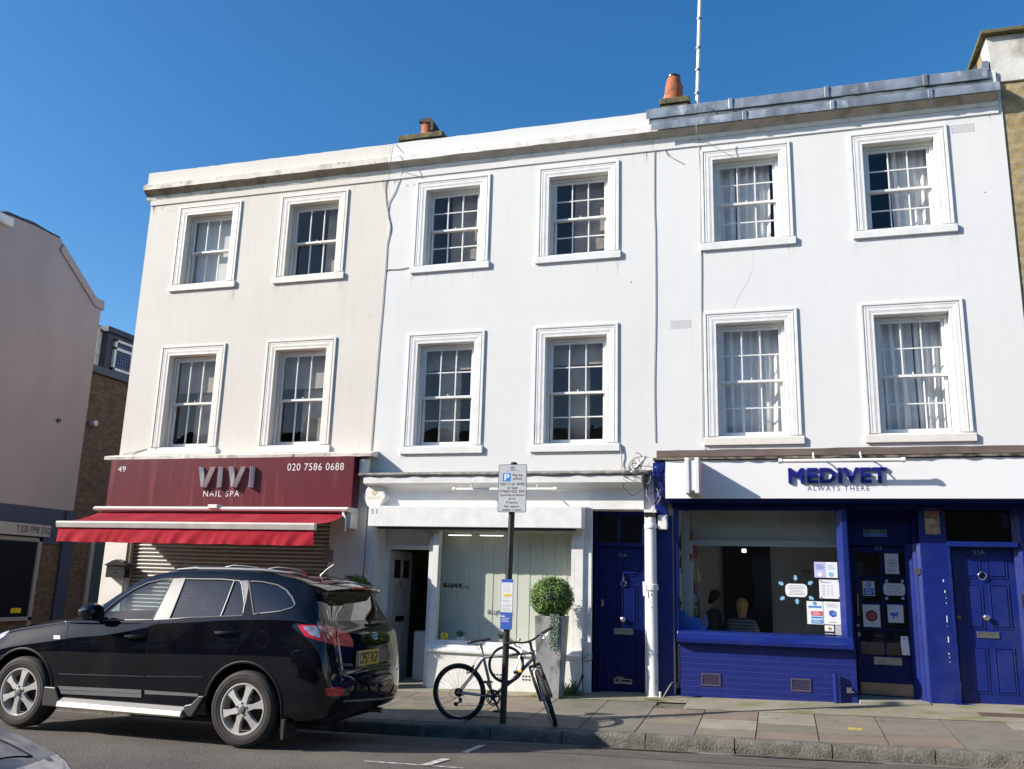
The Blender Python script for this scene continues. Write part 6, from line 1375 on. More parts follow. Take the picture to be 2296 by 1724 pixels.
# windscreen and tailgate glass openings, as seen along x: (y,z)
wsy = [(-.62, 1.20), (-.70, 1.235), (-.56, 1.58), (.56, 1.58), (.70, 1.235), (.62, 1.20)]
rgy = [(-.58, 1.20), (-.635, 1.225), (-.555, 1.49), (.555, 1.49), (.635, 1.225), (.58, 1.20)]
cut.append(tempobj(B().prism([(CY0+y, GZ+z) for y, z in wsy], CX0-3.6, CX0-2.3, 'x')))
cut.append(tempobj(B().prism([(CY0+y, GZ+z) for y, z in rgy], CX0-.62, CX0+.3, 'x')))
HUBS = (1.05, 3.74); WR_ = .362
for hx_ in HUBS:
    for sgn_ in (-1, 1):
        b = B(); b.lathe((CX0-hx_, CY0+sgn_*.80, GZ+WR_+.015), [(.415, -.24), (.415, .24)], 40, 'y'); cut.append(tempobj(b))
# hollow cabin
kin = [list(k) for k in keys if .3 < k[0] < 3.2]
for k in kin: k[1] = .42; k[2] -= .09; k[3] -= .09; k[4] -= .06; k[6] -= .06; k[7] -= .05; k[8] -= .05
kin[0][0] += .12; kin[0][7] = kin[0][5]+.02; kin[0][8] = kin[0][5]+.05
cut.append(tempobj(loft(kin, tf, 4, 4)))
bodyme = boolean(src, cut)
paint = mat('black_car_paint', (.0025, .003, .0055), .5, spec=.0, coat=1., c2=(.004, .0045, .008), ns=3, bump=.02, bs=5, crough=.015, c3=(.016, .014, .012), ns3=2.2, lo3=.52, hi3=.8)
bb_ = B(); bb_.mesh(bodyme); body = bb_.build('body', paint, suv, smooth=True, auto=32)
tint = glassmat('car_glass', (.62, .74, .74), 1.1, .07); tintd = glassmat('privacy_glass', (.04, .05, .06), 1.0, .10)
bright = mat('satin_chrome', (.17, .17, .17), .5, metal=.3, spec=.35)
for nm, g in (('f', tint), ('r', tintd), ('q', tintd)):
    for side in (-1, 1):
        me = patch(srcme, convex_xz(xz[nm]), lambda f, s=side: (f.calc_center_median().y-CY0)*s > .3)
        patch_b(me, -.006).build('side_window', g, suv, smooth=True, auto=180)
def plx(poly):
    cy = sum(p[0] for p in poly)/len(poly); cz = sum(p[1] for p in poly)/len(poly); out = []
    for i in range(len(poly)):
        a, c = poly[i], poly[(i+1) % len(poly)]; d = Vector((0, c[0]-a[0], c[1]-a[1])); n_ = Vector((0, -d.z, d.y)).normalized()
        if n_.dot(Vector((0, cy-a[0], cz-a[1]))) < 0: n_ = -n_
        out.append((Vector((0, CY0+a[0], GZ+a[1])), n_))
    return out
me = patch(srcme, plx(wsy), lambda f: f.calc_center_median().x < CX0-2.3 and f.normal.z > .1); patch_b(me, -.004).build('windscreen', tint, suv, smooth=True, auto=180)
me = patch(srcme, plx(rgy), lambda f: f.calc_center_median().x > CX0-.62 and f.normal.z > .05); patch_b(me, -.004).build('rear_window', glassmat('rear_glass', (.10, .11, .12), 1.3, .16), suv, smooth=True, auto=180)
# bright mouldings following the glass
def along(pxs, off=.004, sub=4):
    out = []
    for i in range(len(pxs)-1):
        for k in range(sub): t = k/sub; out.append(hit(pxs[i][0]+(pxs[i+1][0]-pxs[i][0])*t, pxs[i][1]+(pxs[i+1][1]-pxs[i][1])*t, off)[0])
    out.append(hit(*pxs[-1], off)[0]); return out
for pl_, r_ in ((Wfront, .0075), (Wrear, .0075), (Wq, .0085)):
    P_ = along(pl_+[pl_[0]], .001); b = B(); b.tube(P_[:-1], r_, 6, closed=True); b.build('window_trim', bright, suv, smooth=True)
def band(px, m, nm, off=.003, par=suv):
    me = patch(srcme, frustum(px), lambda f: f.calc_center_median().y < CY0+.7 and f.normal.dot(CAM-f.calc_center_median()) > 0); o = patch_b(me, off).build(nm, m, par, smooth=True, auto=180); return o
band([zL(1090, 600), zL(1228, 306), zL(1316, 300), zL(1202, 594)], bright, 'door_pillar')
band([zM(288, 320), zM(335, 318), zM(372, 566), zM(304, 566), zM(318, 490)], bright, 'door_pillar')
b = B(); b.tube(along([zM(243, 318), zM(190, 460), zM(145, 575)], .002), .010, 6); b.build('window_divider', bright, suv, smooth=True)
for pts in ([zL(1278, 300), zL(1150, 590), zL(1078, 670), zL(1045, 820), zL(1018, 1000), zL(1022, 1150)], [zL(490, 640), zL(430, 850), zL(413, 1010), zL(413, 1100)], [zM(375, 560), zM(345, 640), zM(300, 740), zM(225, 850)], [zL(480, 650), zL(560, 560), zL(600, 520)],
            [zM(755, 315), zM(820, 440), zM(865, 590), zM(935, 645)], [zM(965, 770), zM(975, 900), zM(1010, 1010)], [zM(1010, 1015), zM(1150, 1035), zM(1290, 1020)], [zM(1115, 780), zM(1180, 800), zM(1300, 800)]):
    b = B(); b.tube(along(pts, -.001), .0034, 5); b.build('panel_gap', mat('gap_black', (.0, .0, .0), 1), suv, smooth=True)
ring_ = [zM(435+52*cos(a*.52), 735+58*sin(a*.52)) for a in range(13)]; b = B(); b.tube(along(ring_, -.0005, 2), .0028, 5); b.build('fuel_flap', mat('gap_black', (.0, .0, .0), 1), suv, smooth=True)
# lamps
redl = mat('red_lens', (.70, .008, .02), .25, coat=.6, spec=.4, c2=(.35, .003, .01), ns=14); clearl = mat('clear_lens', (.55, .52, .55), .12, coat=1, metal=.5, c2=(.3, .28, .3), ns=20)
tl = band([zM(*q) for q in ((690, 640), (720, 632), (870, 640), (950, 652), (965, 780), (850, 752), (740, 712))], redl, 'tail_lamp', .006)
band([zM(*q) for q in ((962, 655), (1050, 698), (1080, 745), (1078, 792), (968, 780))], redl, 'tail_lamp', .006)
band([zM(*q) for q in ((725, 650), (780, 640), (850, 650), (848, 728), (780, 705))], clearl, 'reversing_lens', .010, suv)
b = B(); c_, n_ = hit(*zM(898, 700), .012); b.add([c_+(n_.orthogonal().normalized()*cos(a*.4)+n_.cross(n_.orthogonal()).normalized()*sin(a*.4))*.062*(1 if k == 0 else .05)+n_*(0 if k == 0 else .012) for k in (0, 1) for a in range(16)], [(a, (a+1) % 16, 16+(a+1) % 16, 16+a) for a in range(16)]); b.build('stop_lens', mat('deep_red_lens', (.20, .002, .006), .1, coat=1), suv, smooth=True)
band([zM(*q) for q in ((880, 1085), (980, 1072), (1012, 1090), (1008, 1135), (890, 1138))], redl, 'rear_reflector', .005)
band([zL(*q) for q in ((-60, 760), (-30, 690), (20, 662), (76, 668), (60, 690), (10, 735))], clearl, 'headlamp', .005)
band([zL(*q) for q in ((385, 710), (430, 710), (432, 735), (385, 735))], mat('white_lens', (.75, .72, .68), .2, coat=1), 'side_repeater', .008)
gtr = mat('bumper_trim', (.05, .05, .05), .4)
# arch lips, sills and running board
for hx_ in HUBS:
    c_ = Vector((CX0-hx_, 0, GZ+WR_+.015)); pts = []
    for i in range(-3, 28):
        a = pi*i/24; q = c_+Vector((cos(a)*.425, 0, sin(a)*.425)); h = bvh.ray_cast(Vector((q.x, -8, q.z)), Vector((0, 1, 0)))
        if h[0] is not None: pts.append(h[0]+Vector((0, .004, 0)))
    b = B(); b.tube(pts, .016, 8); b.build('arch_lip', mat('satin_black_trim', (.006, .006, .007), .6, spec=.25), suv, smooth=True)
b = B(); b.tube(along([zL(420, 985), zL(1022, 1003)], -.004), .011, 8); b.build('door_crease', paint, suv, smooth=True); b = B(); b.tube(along([zL(1034, 1003), zL(1440, 1006)], -.004), .011, 8); b.build('door_crease', paint, suv, smooth=True)
b = B(); b.tube(along([zM(1010, 1178), zM(1150, 1172), zM(1290, 1162), zM(1372, 1148)], -.006), .016, 8); b.build('bumper_lip', gtr, suv, smooth=True)
gt = mat('grey_trim', (.20, .20, .20), .35, metal=.3)
band([zL(*q) for q in ((418, 1066), (1010, 1094), (1010, 1122), (430, 1092))], bright, 'door_moulding', .012); band([zL(*q) for q in ((1032, 1096), (1415, 1122), (1412, 1142), (1034, 1124))], bright, 'door_moulding', .012)
band([zL(*q) for q in ((430, 1095), (1010, 1124), (1008, 1150), (440, 1122))], gt, 'sill_trim', .010)
sA, sB = WY(*zL(430, 1185)), WY(*zL(1310, 1240)); xs0, xs1 = sA.x, sB.x; zt = .335
stepm = mat('step_aluminium', (.72, .69, .64), .35, metal=.6)
ya = CY0-.945
b = B(); b.prism([(ya+.10, .365), (ya+.03, .345), (ya-.045, .305), (ya-.055, .262), (ya-.035, .245), (ya+.10, .25)], xs0, xs1, 'x'); b.build('running_board', stepm, suv, bevel=.004)
b = B(); b.prism([(xs0-.22, .44), (xs0-.08, .44), (xs0-.02, .33), (xs0+.02, .25), (xs0-.22, .25)], ya-.012, ya+.08); b.build('step_bracket', gtr, suv, bevel=.01); b = B(); b.prism([(xs1, .36), (xs1, .26), (xs1+.10, .26), (xs1+.22, .46), (xs1+.16, .46), (xs1+.08, .38)], ya-.012, ya+.08); b.build('step_bracket', gtr, suv, bevel=.01)
# mirror, handles, rails, aerial, spoiler, wiper
m0 = W(*zL(642, 540), CY0-1.02); b = B(); b.lathe((m0.x, m0.y, m0.z), [(.02, -.085), (.08, -.07), (.098, -.02), (.10, .05), (.085, .09), (.02, .10)], 20, 'x'); b.xform(Matrix.Translation(m0) @ Matrix.Diagonal((1, 1.15, .88, 1)) @ Matrix.Translation(-m0)); mr_ = b.build('door_mirror', paint, suv, smooth=True, auto=60)
b = B(); b.box(m0.x+.0, m0.x+.06, m0.y+.05, m0.y+.16, m0.z-.10, m0.z-.02); b.build('mirror_arm', black, mr_, bevel=.015)
band([zL(*q) for q in ((690, 540), (745, 475), (738, 505), (700, 570))], bright, 'mirror_triangle', .006)
for q0, q1 in ((zL(893, 714), zL(1030, 716)), (zM(105, 688), zM(262, 690))):
    a_, n0 = hit(*q0, .006); c_, _ = hit(*q1, .006); m_ = a_.lerp(c_, .5)+Vector((0, -.03, .0)); b = B(); b.tube([a_, a_.lerp(m_, .35)+Vector((0, -.018, 0)), m_, c_.lerp(m_, .35)+Vector((0, -.018, 0)), c_], [.014, .017, .016, .016, .012], 10); b.build('door_handle', paint, suv, smooth=True)
b = B(); y_ = CY0-.60; P_ = [W(*q, y_) for q in (zL(1262, 240), zL(1400, 232), zM(0, 236), zM(200, 238), zM(450, 246), zM(655, 266))]; P_ = [Vector((p.x, y_, p.z)) for p in P_]; b.tube(P_, [.012]+[.022]*4+[.012], 8); b.build('roof_rail', mat('rail_grey', (.10, .11, .13), .5, metal=.4), suv, smooth=True)
b = B(); b.tube([P_[-1], W(*zM(700, 272), y_), W(*zM(762, 297), y_)], [.02, .02, .012], 8); b.build('roof_rail_end', black, suv, smooth=True)
b = B(); yf = CY0+.58; P_ = [W(*zM(*q), yf) for q in ((180, 224), (240, 212), (340, 220), (420, 232))]; b.tube(P_, .014, 8); P_ = [W(*zM(*q), yf) for q in ((480, 240), (540, 226), (650, 236), (740, 260), (800, 290))]; b.tube(P_, .014, 8); b.build('far_roof_rail', black, suv, smooth=True)
P_ = [W(*zM(*q), CY0) for q in ((840, 297), (870, 265), (905, 232), (946, 206))]; b = B(); b.tube(P_, [.012, .006, .005, .004], 6); b.lathe(P_[0]+Vector((0, 0, -.03)), [(.045, 0), (.02, .03)], 12); b.build('roof_aerial', mat('aerial_white', (.6, .6, .62), .4), suv, smooth=True)
b = B(); sp_pts = [(-.66, 1.60, .50), (-.60, 1.585, .30), (0, 1.625, .23), (.60, 1.585, .30), (.66, 1.60, .50)]
vs = []; ns_ = 20
for i in range(ns_+1):
    t = -1+2*i/ns_; e_ = .30+.075*t*t; zt_ = 1.535-.035*t*t; w_ = .645*t
    vs += [tf(.66, w_, zt_+.066), tf(e_+.12, w_, zt_+.042), tf(e_, w_, zt_), tf(e_+.01, w_, zt_-.018), tf(.50, w_, zt_-.03)]
b.add(vs, [(i*5+j, (i+1)*5+j, (i+1)*5+(j+1) % 5, i*5+(j+1) % 5) for i in range(ns_) for j in range(5)]+[(0, 1, 2, 3, 4), tuple(ns_*5+j for j in (4, 3, 2, 1, 0))]); b.build('spoiler', paint, suv, smooth=True, auto=35)
e_, zt_ = .30, 1.535; b = B(); b.box(tf(e_, 0, 0).x-.004, tf(e_, 0, 0).x+.006, CY0-.17, CY0+.17, zt_-.014, zt_+.004); b.build('high_brake_lamp', redl, suv)
b = B(); b.tube([hit(*zM(1185, 628), .03)[0], hit(*zM(1300, 618), .03)[0]], [.018, .008], 8); b.build('rear_wiper', black, suv, smooth=True)
# tailgate plate, badge and lettering, laid on the surface
def quad_on(c, lift=.006):
    P_ = [hit(*q, lift)[0] for q in c]; return P_
def place_text(body_, c, m, nm, par, lift=.004, bold=.01, h=.003, bx=(0, 1, 0, 1)):
    P_ = quad_on(c, lift); n_ = (P_[1]-P_[0]).cross(P_[3]-P_[0]).normalized()
    if n_.dot(CAM-P_[0]) < 0: n_ = -n_
    me = textmesh(body_, .5, bold); xs = [v.co.x for v in me.vertices]; ys = [v.co.y for v in me.vertices]; b = B(); vs = []
    for v in me.vertices:
        u = bx[0]+(v.co.x-min(xs))/(max(xs)-min(xs))*(bx[1]-bx[0]); w_ = bx[2]+(max(ys)-v.co.y)/(max(ys)-min(ys))*(bx[3]-bx[2])
        vs.append((P_[0]*(1-u)+P_[1]*u)*(1-w_)+(P_[3]*(1-u)+P_[2]*u)*w_+n_*(h*(v.co.z+.5)))
    b.add(vs, [tuple(p.vertices) for p in me.polygons]); return b.build(nm, m, par)
pc_ = [zM(*q) for q in ((1113, 822), (1264, 826), (1264, 905), (1118, 903))]
P_ = quad_on(pc_, .012); xpl = max(p.x for p in P_)+.006; yc_ = (P_[0].y+P_[1].y)/2
py0, py1, pz0, pz1 = CY0-.26, CY0+.26, 0, 0
a_, c_ = WX(*pc_[0], xpl), WX(*pc_[2], xpl); b = B(); b.box(xpl-.012, xpl, a_.y, c_.y, c_.z, a_.z); npl = b.build('number_plate', mat('plate_yellow', (.58, .36, .02), .4), suv, bevel=.004)
M2 = Matrix.Translation((xpl, 0, 0)) @ Matrix.Rotation(radians(90), 4, 'Z'); dy = c_.y-a_.y
b = B(); text(b, 'CP57 RGP', a_.y+dy*.13, c_.y-dy*.04, c_.z+.018, a_.z-.018, 0, .002, bold=.02, M=M2); b.build('registration', ink, npl)
b = B(); b.box(xpl, xpl+.001, a_.y+.004, a_.y+dy*.09, c_.z+.004, a_.z-.004); b.build('blue_strip', dblu, npl)
c_, n_ = hit(*zM(1233, 712), .006); u_ = Vector((0, 1, 0)); v_ = n_.cross(u_).normalized(); v_ = v_ if v_.z > 0 else -v_; b = B()
b.tube([c_+u_*.062*cos(i*pi/12)+v_*.036*sin(i*pi/12) for i in range(24)], .0055, 6, closed=True); b.tube([c_+u_*-.03+v_*-.028, c_+u_*-.018+v_*.028], .006, 6); b.tube([c_+u_*.018+v_*-.028, c_+u_*.03+v_*.028], .006, 6); b.tube([c_+u_*-.022, c_+v_*.004, c_+u_*.022], .005, 6); b.build('badge', chrome, suv, smooth=True)
place_text('HYUNDAI', [zM(*q) for q in ((1003, 907), (1075, 910), (1075, 928), (1005, 926))], bright, 'lettering', suv)
place_text('4WD', [zM(*q) for q in ((1010, 952), (1046, 955), (1046, 970), (1012, 968))], bright, 'lettering', suv)
# wheels
al = mat('alloy_wheel', (.56, .55, .53), .38, metal=.25, c2=(.48, .465, .44), ns=6, bump=.05, coat=.3); dk = mat('brake_dark', (.02, .018, .016), .7, c2=(.05, .035, .025), ns=12)
tyre = mat('tyre_rubber', (.022, .021, .020), .78, c2=(.038, .034, .030), ns=5, bump=.2, bs=60)
def carwheel(par, cx, cy, cz, side, R=.362, rim=.245, wdt=.235, spokes=6, rot=0.):
    n_ = side; c = Vector((cx, cy, cz)); prof = [(rim-.012, -.0), (rim+.01, .012), (R-.06, .018), (R-.022, .006), (R-.006, -.02), (R, -.045), (R, -wdt+.05), (R-.02, -wdt+.01), (rim, -wdt)]
    b = B(); b.lathe(c, [(r_, h*n_) for r_, h in prof], 64, 'y', caps=False)
    for rr_ in (R-.045, R-.075): b.torus((cx, cy+.017*n_, cz), rr_, .0025, 'y', 64, 4)
    for i in range(76):
        a = 2*pi*i/76
        for o_ in (-.03, -.09, -.15, -.205): b.box(0, 0, 0, 0, 0, 0) if False else None
    w_ = b.build('wheel', tyre, par, smooth=True, auto=50)
    b = B(); b.lathe(c, [(rim, -.004*n_), (rim-.006, .010*n_), (rim-.018, .010*n_), (rim-.024, -.004*n_), (rim-.035, -.05*n_), (rim-.045, -.15*n_)], 64, 'y', caps=False)
    for k in range(spokes):
        a = 2*pi*k/spokes+rot; d = Vector((cos(a), 0, sin(a))); e = Vector((-sin(a), 0, cos(a))); o = lambda r_, t_, h: c+d*r_+e*t_+Vector((0, h*n_, 0))
        A_ = [o(.05, -.030, .012), o(.05, .030, .012), o(.13, .024, .010), o(.20, .036, .004), o(rim-.012, .056, -.002), o(rim-.012, -.056, -.002), o(.20, -.036, .004), o(.13, -.024, .010)]
        Bk = [p+Vector((0, -.045*n_, 0)) for p in A_]; m = len(A_); b.add(A_+Bk, [tuple(range(m)), tuple(reversed(range(m, 2*m)))]+[(i, i+m, (i+1) % m+m, (i+1) % m) for i in range(m)])
    b.lathe(c, [(.070, -.03*n_), (.074, .006*n_), (.066, .014*n_), (.001, .014*n_)], 30, 'y', caps=False)
    b.build('alloy_rim', al, w_, smooth=True, auto=35)
    b = B(); b.lathe(c, [(.038, .0), (.038, .022*n_), (.030, .026*n_)], 24, 'y'); b.build('centre_cap', bright, w_, smooth=True)
    b = B(); [b.lathe(c+Vector((.055*cos(2*pi*k/5+.3), .010*n_, .055*sin(2*pi*k/5+.3))), [(.012, 0), (.012, .007*n_)], 10, 'y') for k in range(5)]; b.build('wheel_nuts', dk, w_)
    b = B(); b.lathe(c, [(.21, -.10*n_), (.21, -.11*n_)], 30, 'y'); b.lathe(c, [(.155, -.075*n_), (.155, -.085*n_)], 30, 'y'); b.box(cx+.06, cx+.17, cy-.10*n_, cy-.05*n_, cz-.02, cz+.13); b.build('brake', dk, w_)
    return w_
for hx_ in HUBS:
    for s_ in (-1, 1): carwheel(suv, CX0-hx_, CY0+s_*(.925), GZ+WR_+.002, s_, rot=.26 if hx_ < 2 else .36)
    for s_ in (-1, 1):
        b = B(); b.lathe((CX0-hx_, CY0+s_*.70, GZ+WR_+.015), [(.40, -.16), (.418, .17 if s_ > 0 else -.17)], 30, 'y', caps=False) if False else b.box(CX0-hx_-.42, CX0-hx_+.42, CY0+s_*.52, CY0+s_*.56, .25, .8); b.build('wheel_liner', mat('liner_black', (.004, .004, .004), .95), suv)
b = B(); b.box(CX0-4.3, CX0-.35, CY0-.66, CY0+.66, .22, .30); b.build('underbody', mat('liner_black', (.004, .004, .004), .95), suv); b = B(); b.tube([(CX0-.50, CY0+.45, .25), (CX0-.20, CY0+.45, .25)], .03, 12); b.build('exhaust', steel, suv, smooth=True)
b = B(); b.prism([(CX0-.62, .30), (CX0-.58, .30), (CX0-.585, .12), (CX0-.61, .12)], CY0-.93, CY0-.68); b.build('mud_flap', rubber, suv)
# seats and wheel inside
seatm = mat('seat_grey', (.05, .05, .055), .8, c2=(.03, .03, .035), ns=5)
for sx, sy in ((2.05, -.38), (2.05, .38), (1.15, -.42), (1.15, .0), (1.15, .42)):
    b = B(); x_ = CX0-sx; y_ = CY0+sy
    b.prism([(x_-.48, .62), (x_+.04, .55), (x_+.02, .74), (x_-.48, .78)], y_-.24, y_+.24); b.prism([(x_-.04, .62), (x_+.10, .62), (x_+.26, 1.22), (x_+.16, 1.25)], y_-.23, y_+.23); b.prism([(x_+.17, 1.27), (x_+.26, 1.26), (x_+.29, 1.43), (x_+.21, 1.45)], y_-.13, y_+.13); b.build('seat', seatm, suv, bevel=.03, seg=3)
b = B(); c_ = Vector((CX0-2.72, CY0+.38, 1.02)); b.torus(c_, .19, .014, 'x', 28, 8, tilt=Matrix.Rotation(radians(22), 3, 'Y')); b.build('steering_wheel', black, suv, smooth=True); b = B(); b.box(CX0-3.35, CX0-2.85, CY0-.72, CY0+.72, .80, 1.03); b.build('dashboard', seatm, suv, bevel=.04, seg=3)

# silver-grey hatchback in the near lane, only its nose in the picture
k2 = [(0.00, .35, .45, .50, .50, .50, .45, .54, .56), (0.03, .30, .62, .68, .67, .58, .58, .62, .64), (0.10, .24, .72, .78, .76, .66, .60, .70, .72), (0.25, .22, .78, .84, .80, .74, .62, .77, .80), (0.5, .20, .80, .86, .82, .80, .64, .83, .865), (0.85, .19, .82, .87, .83, .86, .66, .885, .92),
 (1.15, .19, .82, .87, .83, .90, .66, .93, .965), (1.5, .19, .82, .87, .82, .93, .60, 1.14, 1.17), (1.9, .19, .82, .87, .82, .95, .56, 1.37, 1.40), (2.4, .19, .82, .87, .82, .97, .55, 1.43, 1.46), (3.0, .19, .82, .87, .82, .98, .55, 1.41, 1.44), (3.5, .19, .82, .87, .81, 1.0, .54, 1.30, 1.34), (3.8, .22, .80, .84, .79, .98, .56, 1.06, 1.10), (3.95, .28, .74, .78, .74, .80, .60, .84, .86)]
HX0, HY0, HZ = -3.04, -9.74, .10
tf2 = lambda cx, s_, z: Vector((HX0-cx, HY0-s_, HZ+z-.07))
hb2 = thing('hatchback_car', 'silver-grey car bonnet nosing into the bottom left corner of the road', 'car', (HX0-2, HY0, HZ-.07))
src = tempobj(loft(k2, tf2, 5, 5)); src2 = src.data.copy(); cc = []
for hx_ in (.78, 3.2):
    for s_ in (-1, 1): b = B(); b.lathe((HX0-hx_, HY0+s_*.74, HZ-.07+.31), [(.345, -.2), (.345, .2)], 32, 'y'); cc.append(tempobj(b))
me = boolean(src, cc); b = B(); b.mesh(me); b.build('body', mat('silver_paint', (.15, .16, .18), .35, metal=.3, coat=.5, c2=(.14, .15, .17), ns=2, crough=.12), hb2, smooth=True, auto=32)
for hx_ in (.78, 3.2):
    for s_ in (-1, 1): carwheel(hb2, HX0-hx_, HY0+s_*.85, HZ-.07+.305, s_, R=.305, rim=.20, wdt=.19, spokes=5)
bv2 = BVHTree.FromPolygons([v.co for v in src2.vertices], [tuple(p.vertices) for p in src2.polygons])
def drop2(cx, s_): h = bv2.ray_cast(Vector((HX0-cx, HY0-s_, 3)), Vector((0, 0, -1))); return h[0]+Vector((0, 0, .001)) if h[0] else tf2(cx, s_, .8)
b = B()
for s_ in (-1, 1): b.tube([drop2(.22+.8*i/10, s_*(.62+.015*i/10)) for i in range(11)], .004, 5)
b.tube([drop2(.22, -.62+1.24*i/12) for i in range(13)], .004, 5); b.build('bonnet_gap', mat('gap_black', (.0, .0, .0), 1), hb2, smooth=True)
me = patch(src2, [(tf2(1.22, 0, 0), Vector((-1, 0, 0))), (tf2(1.9, 0, 0), Vector((1, 0, 0)))], lambda f: f.normal.z > .3 and abs(f.calc_center_median().y-HY0) < .6); patch_b(me, .003).build('windscreen', mat('dark_screen', (.01, .012, .014), .05), hb2, smooth=True, auto=180)
for s_ in (-1, 1):
    me = patch(src2, [(tf2(.10, 0, 0), Vector((-1, 0, 0))), (tf2(.42, 0, 0), Vector((1, 0, 0))), (tf2(0, 0, .58), Vector((0, 0, 1))), (tf2(0, 0, .74), Vector((0, 0, -1))), (tf2(0, s_*.45, 0), Vector((0, -s_, 0)))]); patch_b(me, .004).build('headlamp', clearl, hb2, smooth=True, auto=180)
b = B(); b.tube([tf2(-.004, -.35+.7*i/8, .50) for i in range(9)], .02, 8); b.build('grille', black, hb2, smooth=True)

# ================================================================== people and things inside the vet's
skin = mat('skin', (.45, .26, .19), .6, c2=(.40, .22, .16), ns=8)
def skinned(name, joints, edges, m, parent, lv=2):
    org = ORG[parent] if parent else Vector(); me = bpy.data.meshes.new(name); me.from_pydata([Vector(j[0])-org for j in joints], edges, []); me.materials.append(m)
    o = bpy.data.objects.new(name, me); COL.objects.link(o); ORG[o] = org; o.parent = parent
    sm = o.modifiers.new('s', 'SKIN'); ss = o.modifiers.new('u', 'SUBSURF'); ss.levels = lv; ss.render_levels = lv
    for i, j in enumerate(joints): me.skin_vertices[0].data[i].radius = j[1] if isinstance(j[1], tuple) else (j[1], j[1])
    me.skin_vertices[0].data[0].use_root = True
    dg = bpy.context.evaluated_depsgraph_get(); dg.update(); m2 = bpy.data.meshes.new_from_object(o.evaluated_get(dg)); o.modifiers.clear(); o.data = m2
    for p in m2.polygons: p.use_smooth = True
    return o
def person(px, lbl, y, facing, sit, coat, hairm, pony, hs=1.):
    """seated figure: head centre at the pixel px on plane y; facing = direction on the floor"""
    hc = W(*px, y); f = Vector((*facing, 0)).normalized(); s = Vector((-f.y, f.x, 0)); U = Vector((0, 0, 1)); P = lambda a, b_, c: hc+f*a+s*b_+U*c
    t = thing('person', lbl, 'person', hc-U*.95)
    J = [(P(-.05, 0, -.72), (.15, .12)), (P(-.06, 0, -.50), (.14, .11)), (P(-.05, 0, -.28), (.16, .11)), (P(-.02, 0, -.17), .075), (P(0, 0, -.10), .055), (P(.01, 0, -.01), (.075, .085)), (P(.01, 0, .06), (.07, .08)),
         (P(-.04, .17, -.23), .065), (P(.02, .22, -.48), .048), (P(.22, .16, -.58), .036), (P(.30, .12, -.58), .032),
         (P(-.04, -.17, -.23), .065), (P(.02, -.22, -.48), .048), (P(.22, -.16, -.58), .036), (P(.30, -.12, -.58), .032),
         (P(.02, .10, -.74), .095), (P(.42, .13, -.76), .068), (P(.45, .13, -1.18), .045), (P(.55, .13, -1.22), .04), (P(.02, -.10, -.74), .095), (P(.42, -.13, -.76), .068), (P(.45, -.13, -1.18), .045), (P(.55, -.13, -1.22), .04)]
    E2 = [(0, 1), (1, 2), (2, 3), (3, 4), (4, 5), (5, 6), (2, 7), (7, 8), (8, 9), (9, 10), (2, 11), (11, 12), (12, 13), (13, 14), (0, 15), (15, 16), (16, 17), (17, 18), (0, 19), (19, 20), (20, 21), (21, 22)]
    skinned('body', J, E2, skin, t)
    K = [(P(-.05, 0, -.74), (.165, .135)), (P(-.06, 0, -.50), (.155, .13)), (P(-.05, 0, -.28), (.175, .13)), (P(-.02, 0, -.16), .082), (P(-.04, .17, -.235), .082), (P(.02, .22, -.48), .064), (P(.20, .165, -.575), .05), (P(-.04, -.17, -.235), .082), (P(.02, -.22, -.48), .064), (P(.20, -.165, -.575), .05)]
    skinned('jacket', K, [(0, 1), (1, 2), (2, 3), (2, 4), (4, 5), (5, 6), (2, 7), (7, 8), (8, 9)], coat, t)
    T = [(P(.0, 0, -.76), (.15, .12)), (P(.03, .10, -.75), .105), (P(.42, .13, -.76), .08), (P(.45, .13, -1.14), .058), (P(.03, -.10, -.75), .105), (P(.42, -.13, -.76), .08), (P(.45, -.13, -1.14), .058)]
    skinned('trousers', T, [(0, 1), (1, 2), (2, 3), (0, 4), (4, 5), (5, 6)], mat('dark_jeans', (.02, .025, .04), .8), t)
    b = B(); hcn = P(-.018, 0, .045); b.lathe(hcn, [(.090*sin(pi*i/12)+1e-4, -.105*cos(pi*i/12)) for i in range(13)], 20)
    if pony: b.tube([P(-.07, 0, .07), P(-.115, .0, .05), P(-.14, 0, -.03), P(-.135, 0, -.11), P(-.12, 0, -.17)], [.05, .042, .046, .036, .010], 12)
    else: b.tube([P(-.05, -.06, .0), P(-.085, 0, -.03), P(-.05, .06, .0)], [.04, .05, .04], 10)
    b.build('hair', hairm, t, smooth=True, auto=180)
    b = B()
    for q in (-.03, .03): b.lathe(P(.078, q, .0), [(.009, -.006), (.009, .006)], 10)
    b.build('eyes', ink, t); b = B(); b.tube([P(.08, 0, .01), P(.098, 0, -.025), P(.082, 0, -.035)], [.008, .012, .008], 8); b.tube([P(.075, -.022, -.06), P(.082, 0, -.062), P(.075, .022, -.06)], .005, 6); b.build('face', skin, t, smooth=True)
    for q in (-1, 1):
        for i in range(4): pass
    b = B()
    for q in (-1, 1):
        h0 = P(.30, .12*q, -.58)
        for i in range(4): o_ = s*((i-1.5)*.017); b.tube([h0+o_, h0+o_+f*.045+U*-.004, h0+o_+f*(.075+.008*(i in (1, 2)))+U*-.022], [.009, .008, .006], 6)
        b.tube([h0-f*.01-s*.02*q, h0+f*.03-s*.045*q, h0+f*.05-s*.04*q-U*.01], [.010, .009, .007], 6)
    b.build('fingers', skin, t, smooth=True)
    return t
strp = mat('quilted_stripes', (.16, .17, .20), .6, c2=(.05, .055, .07), ns=.6, lo=.48, hi=.52)
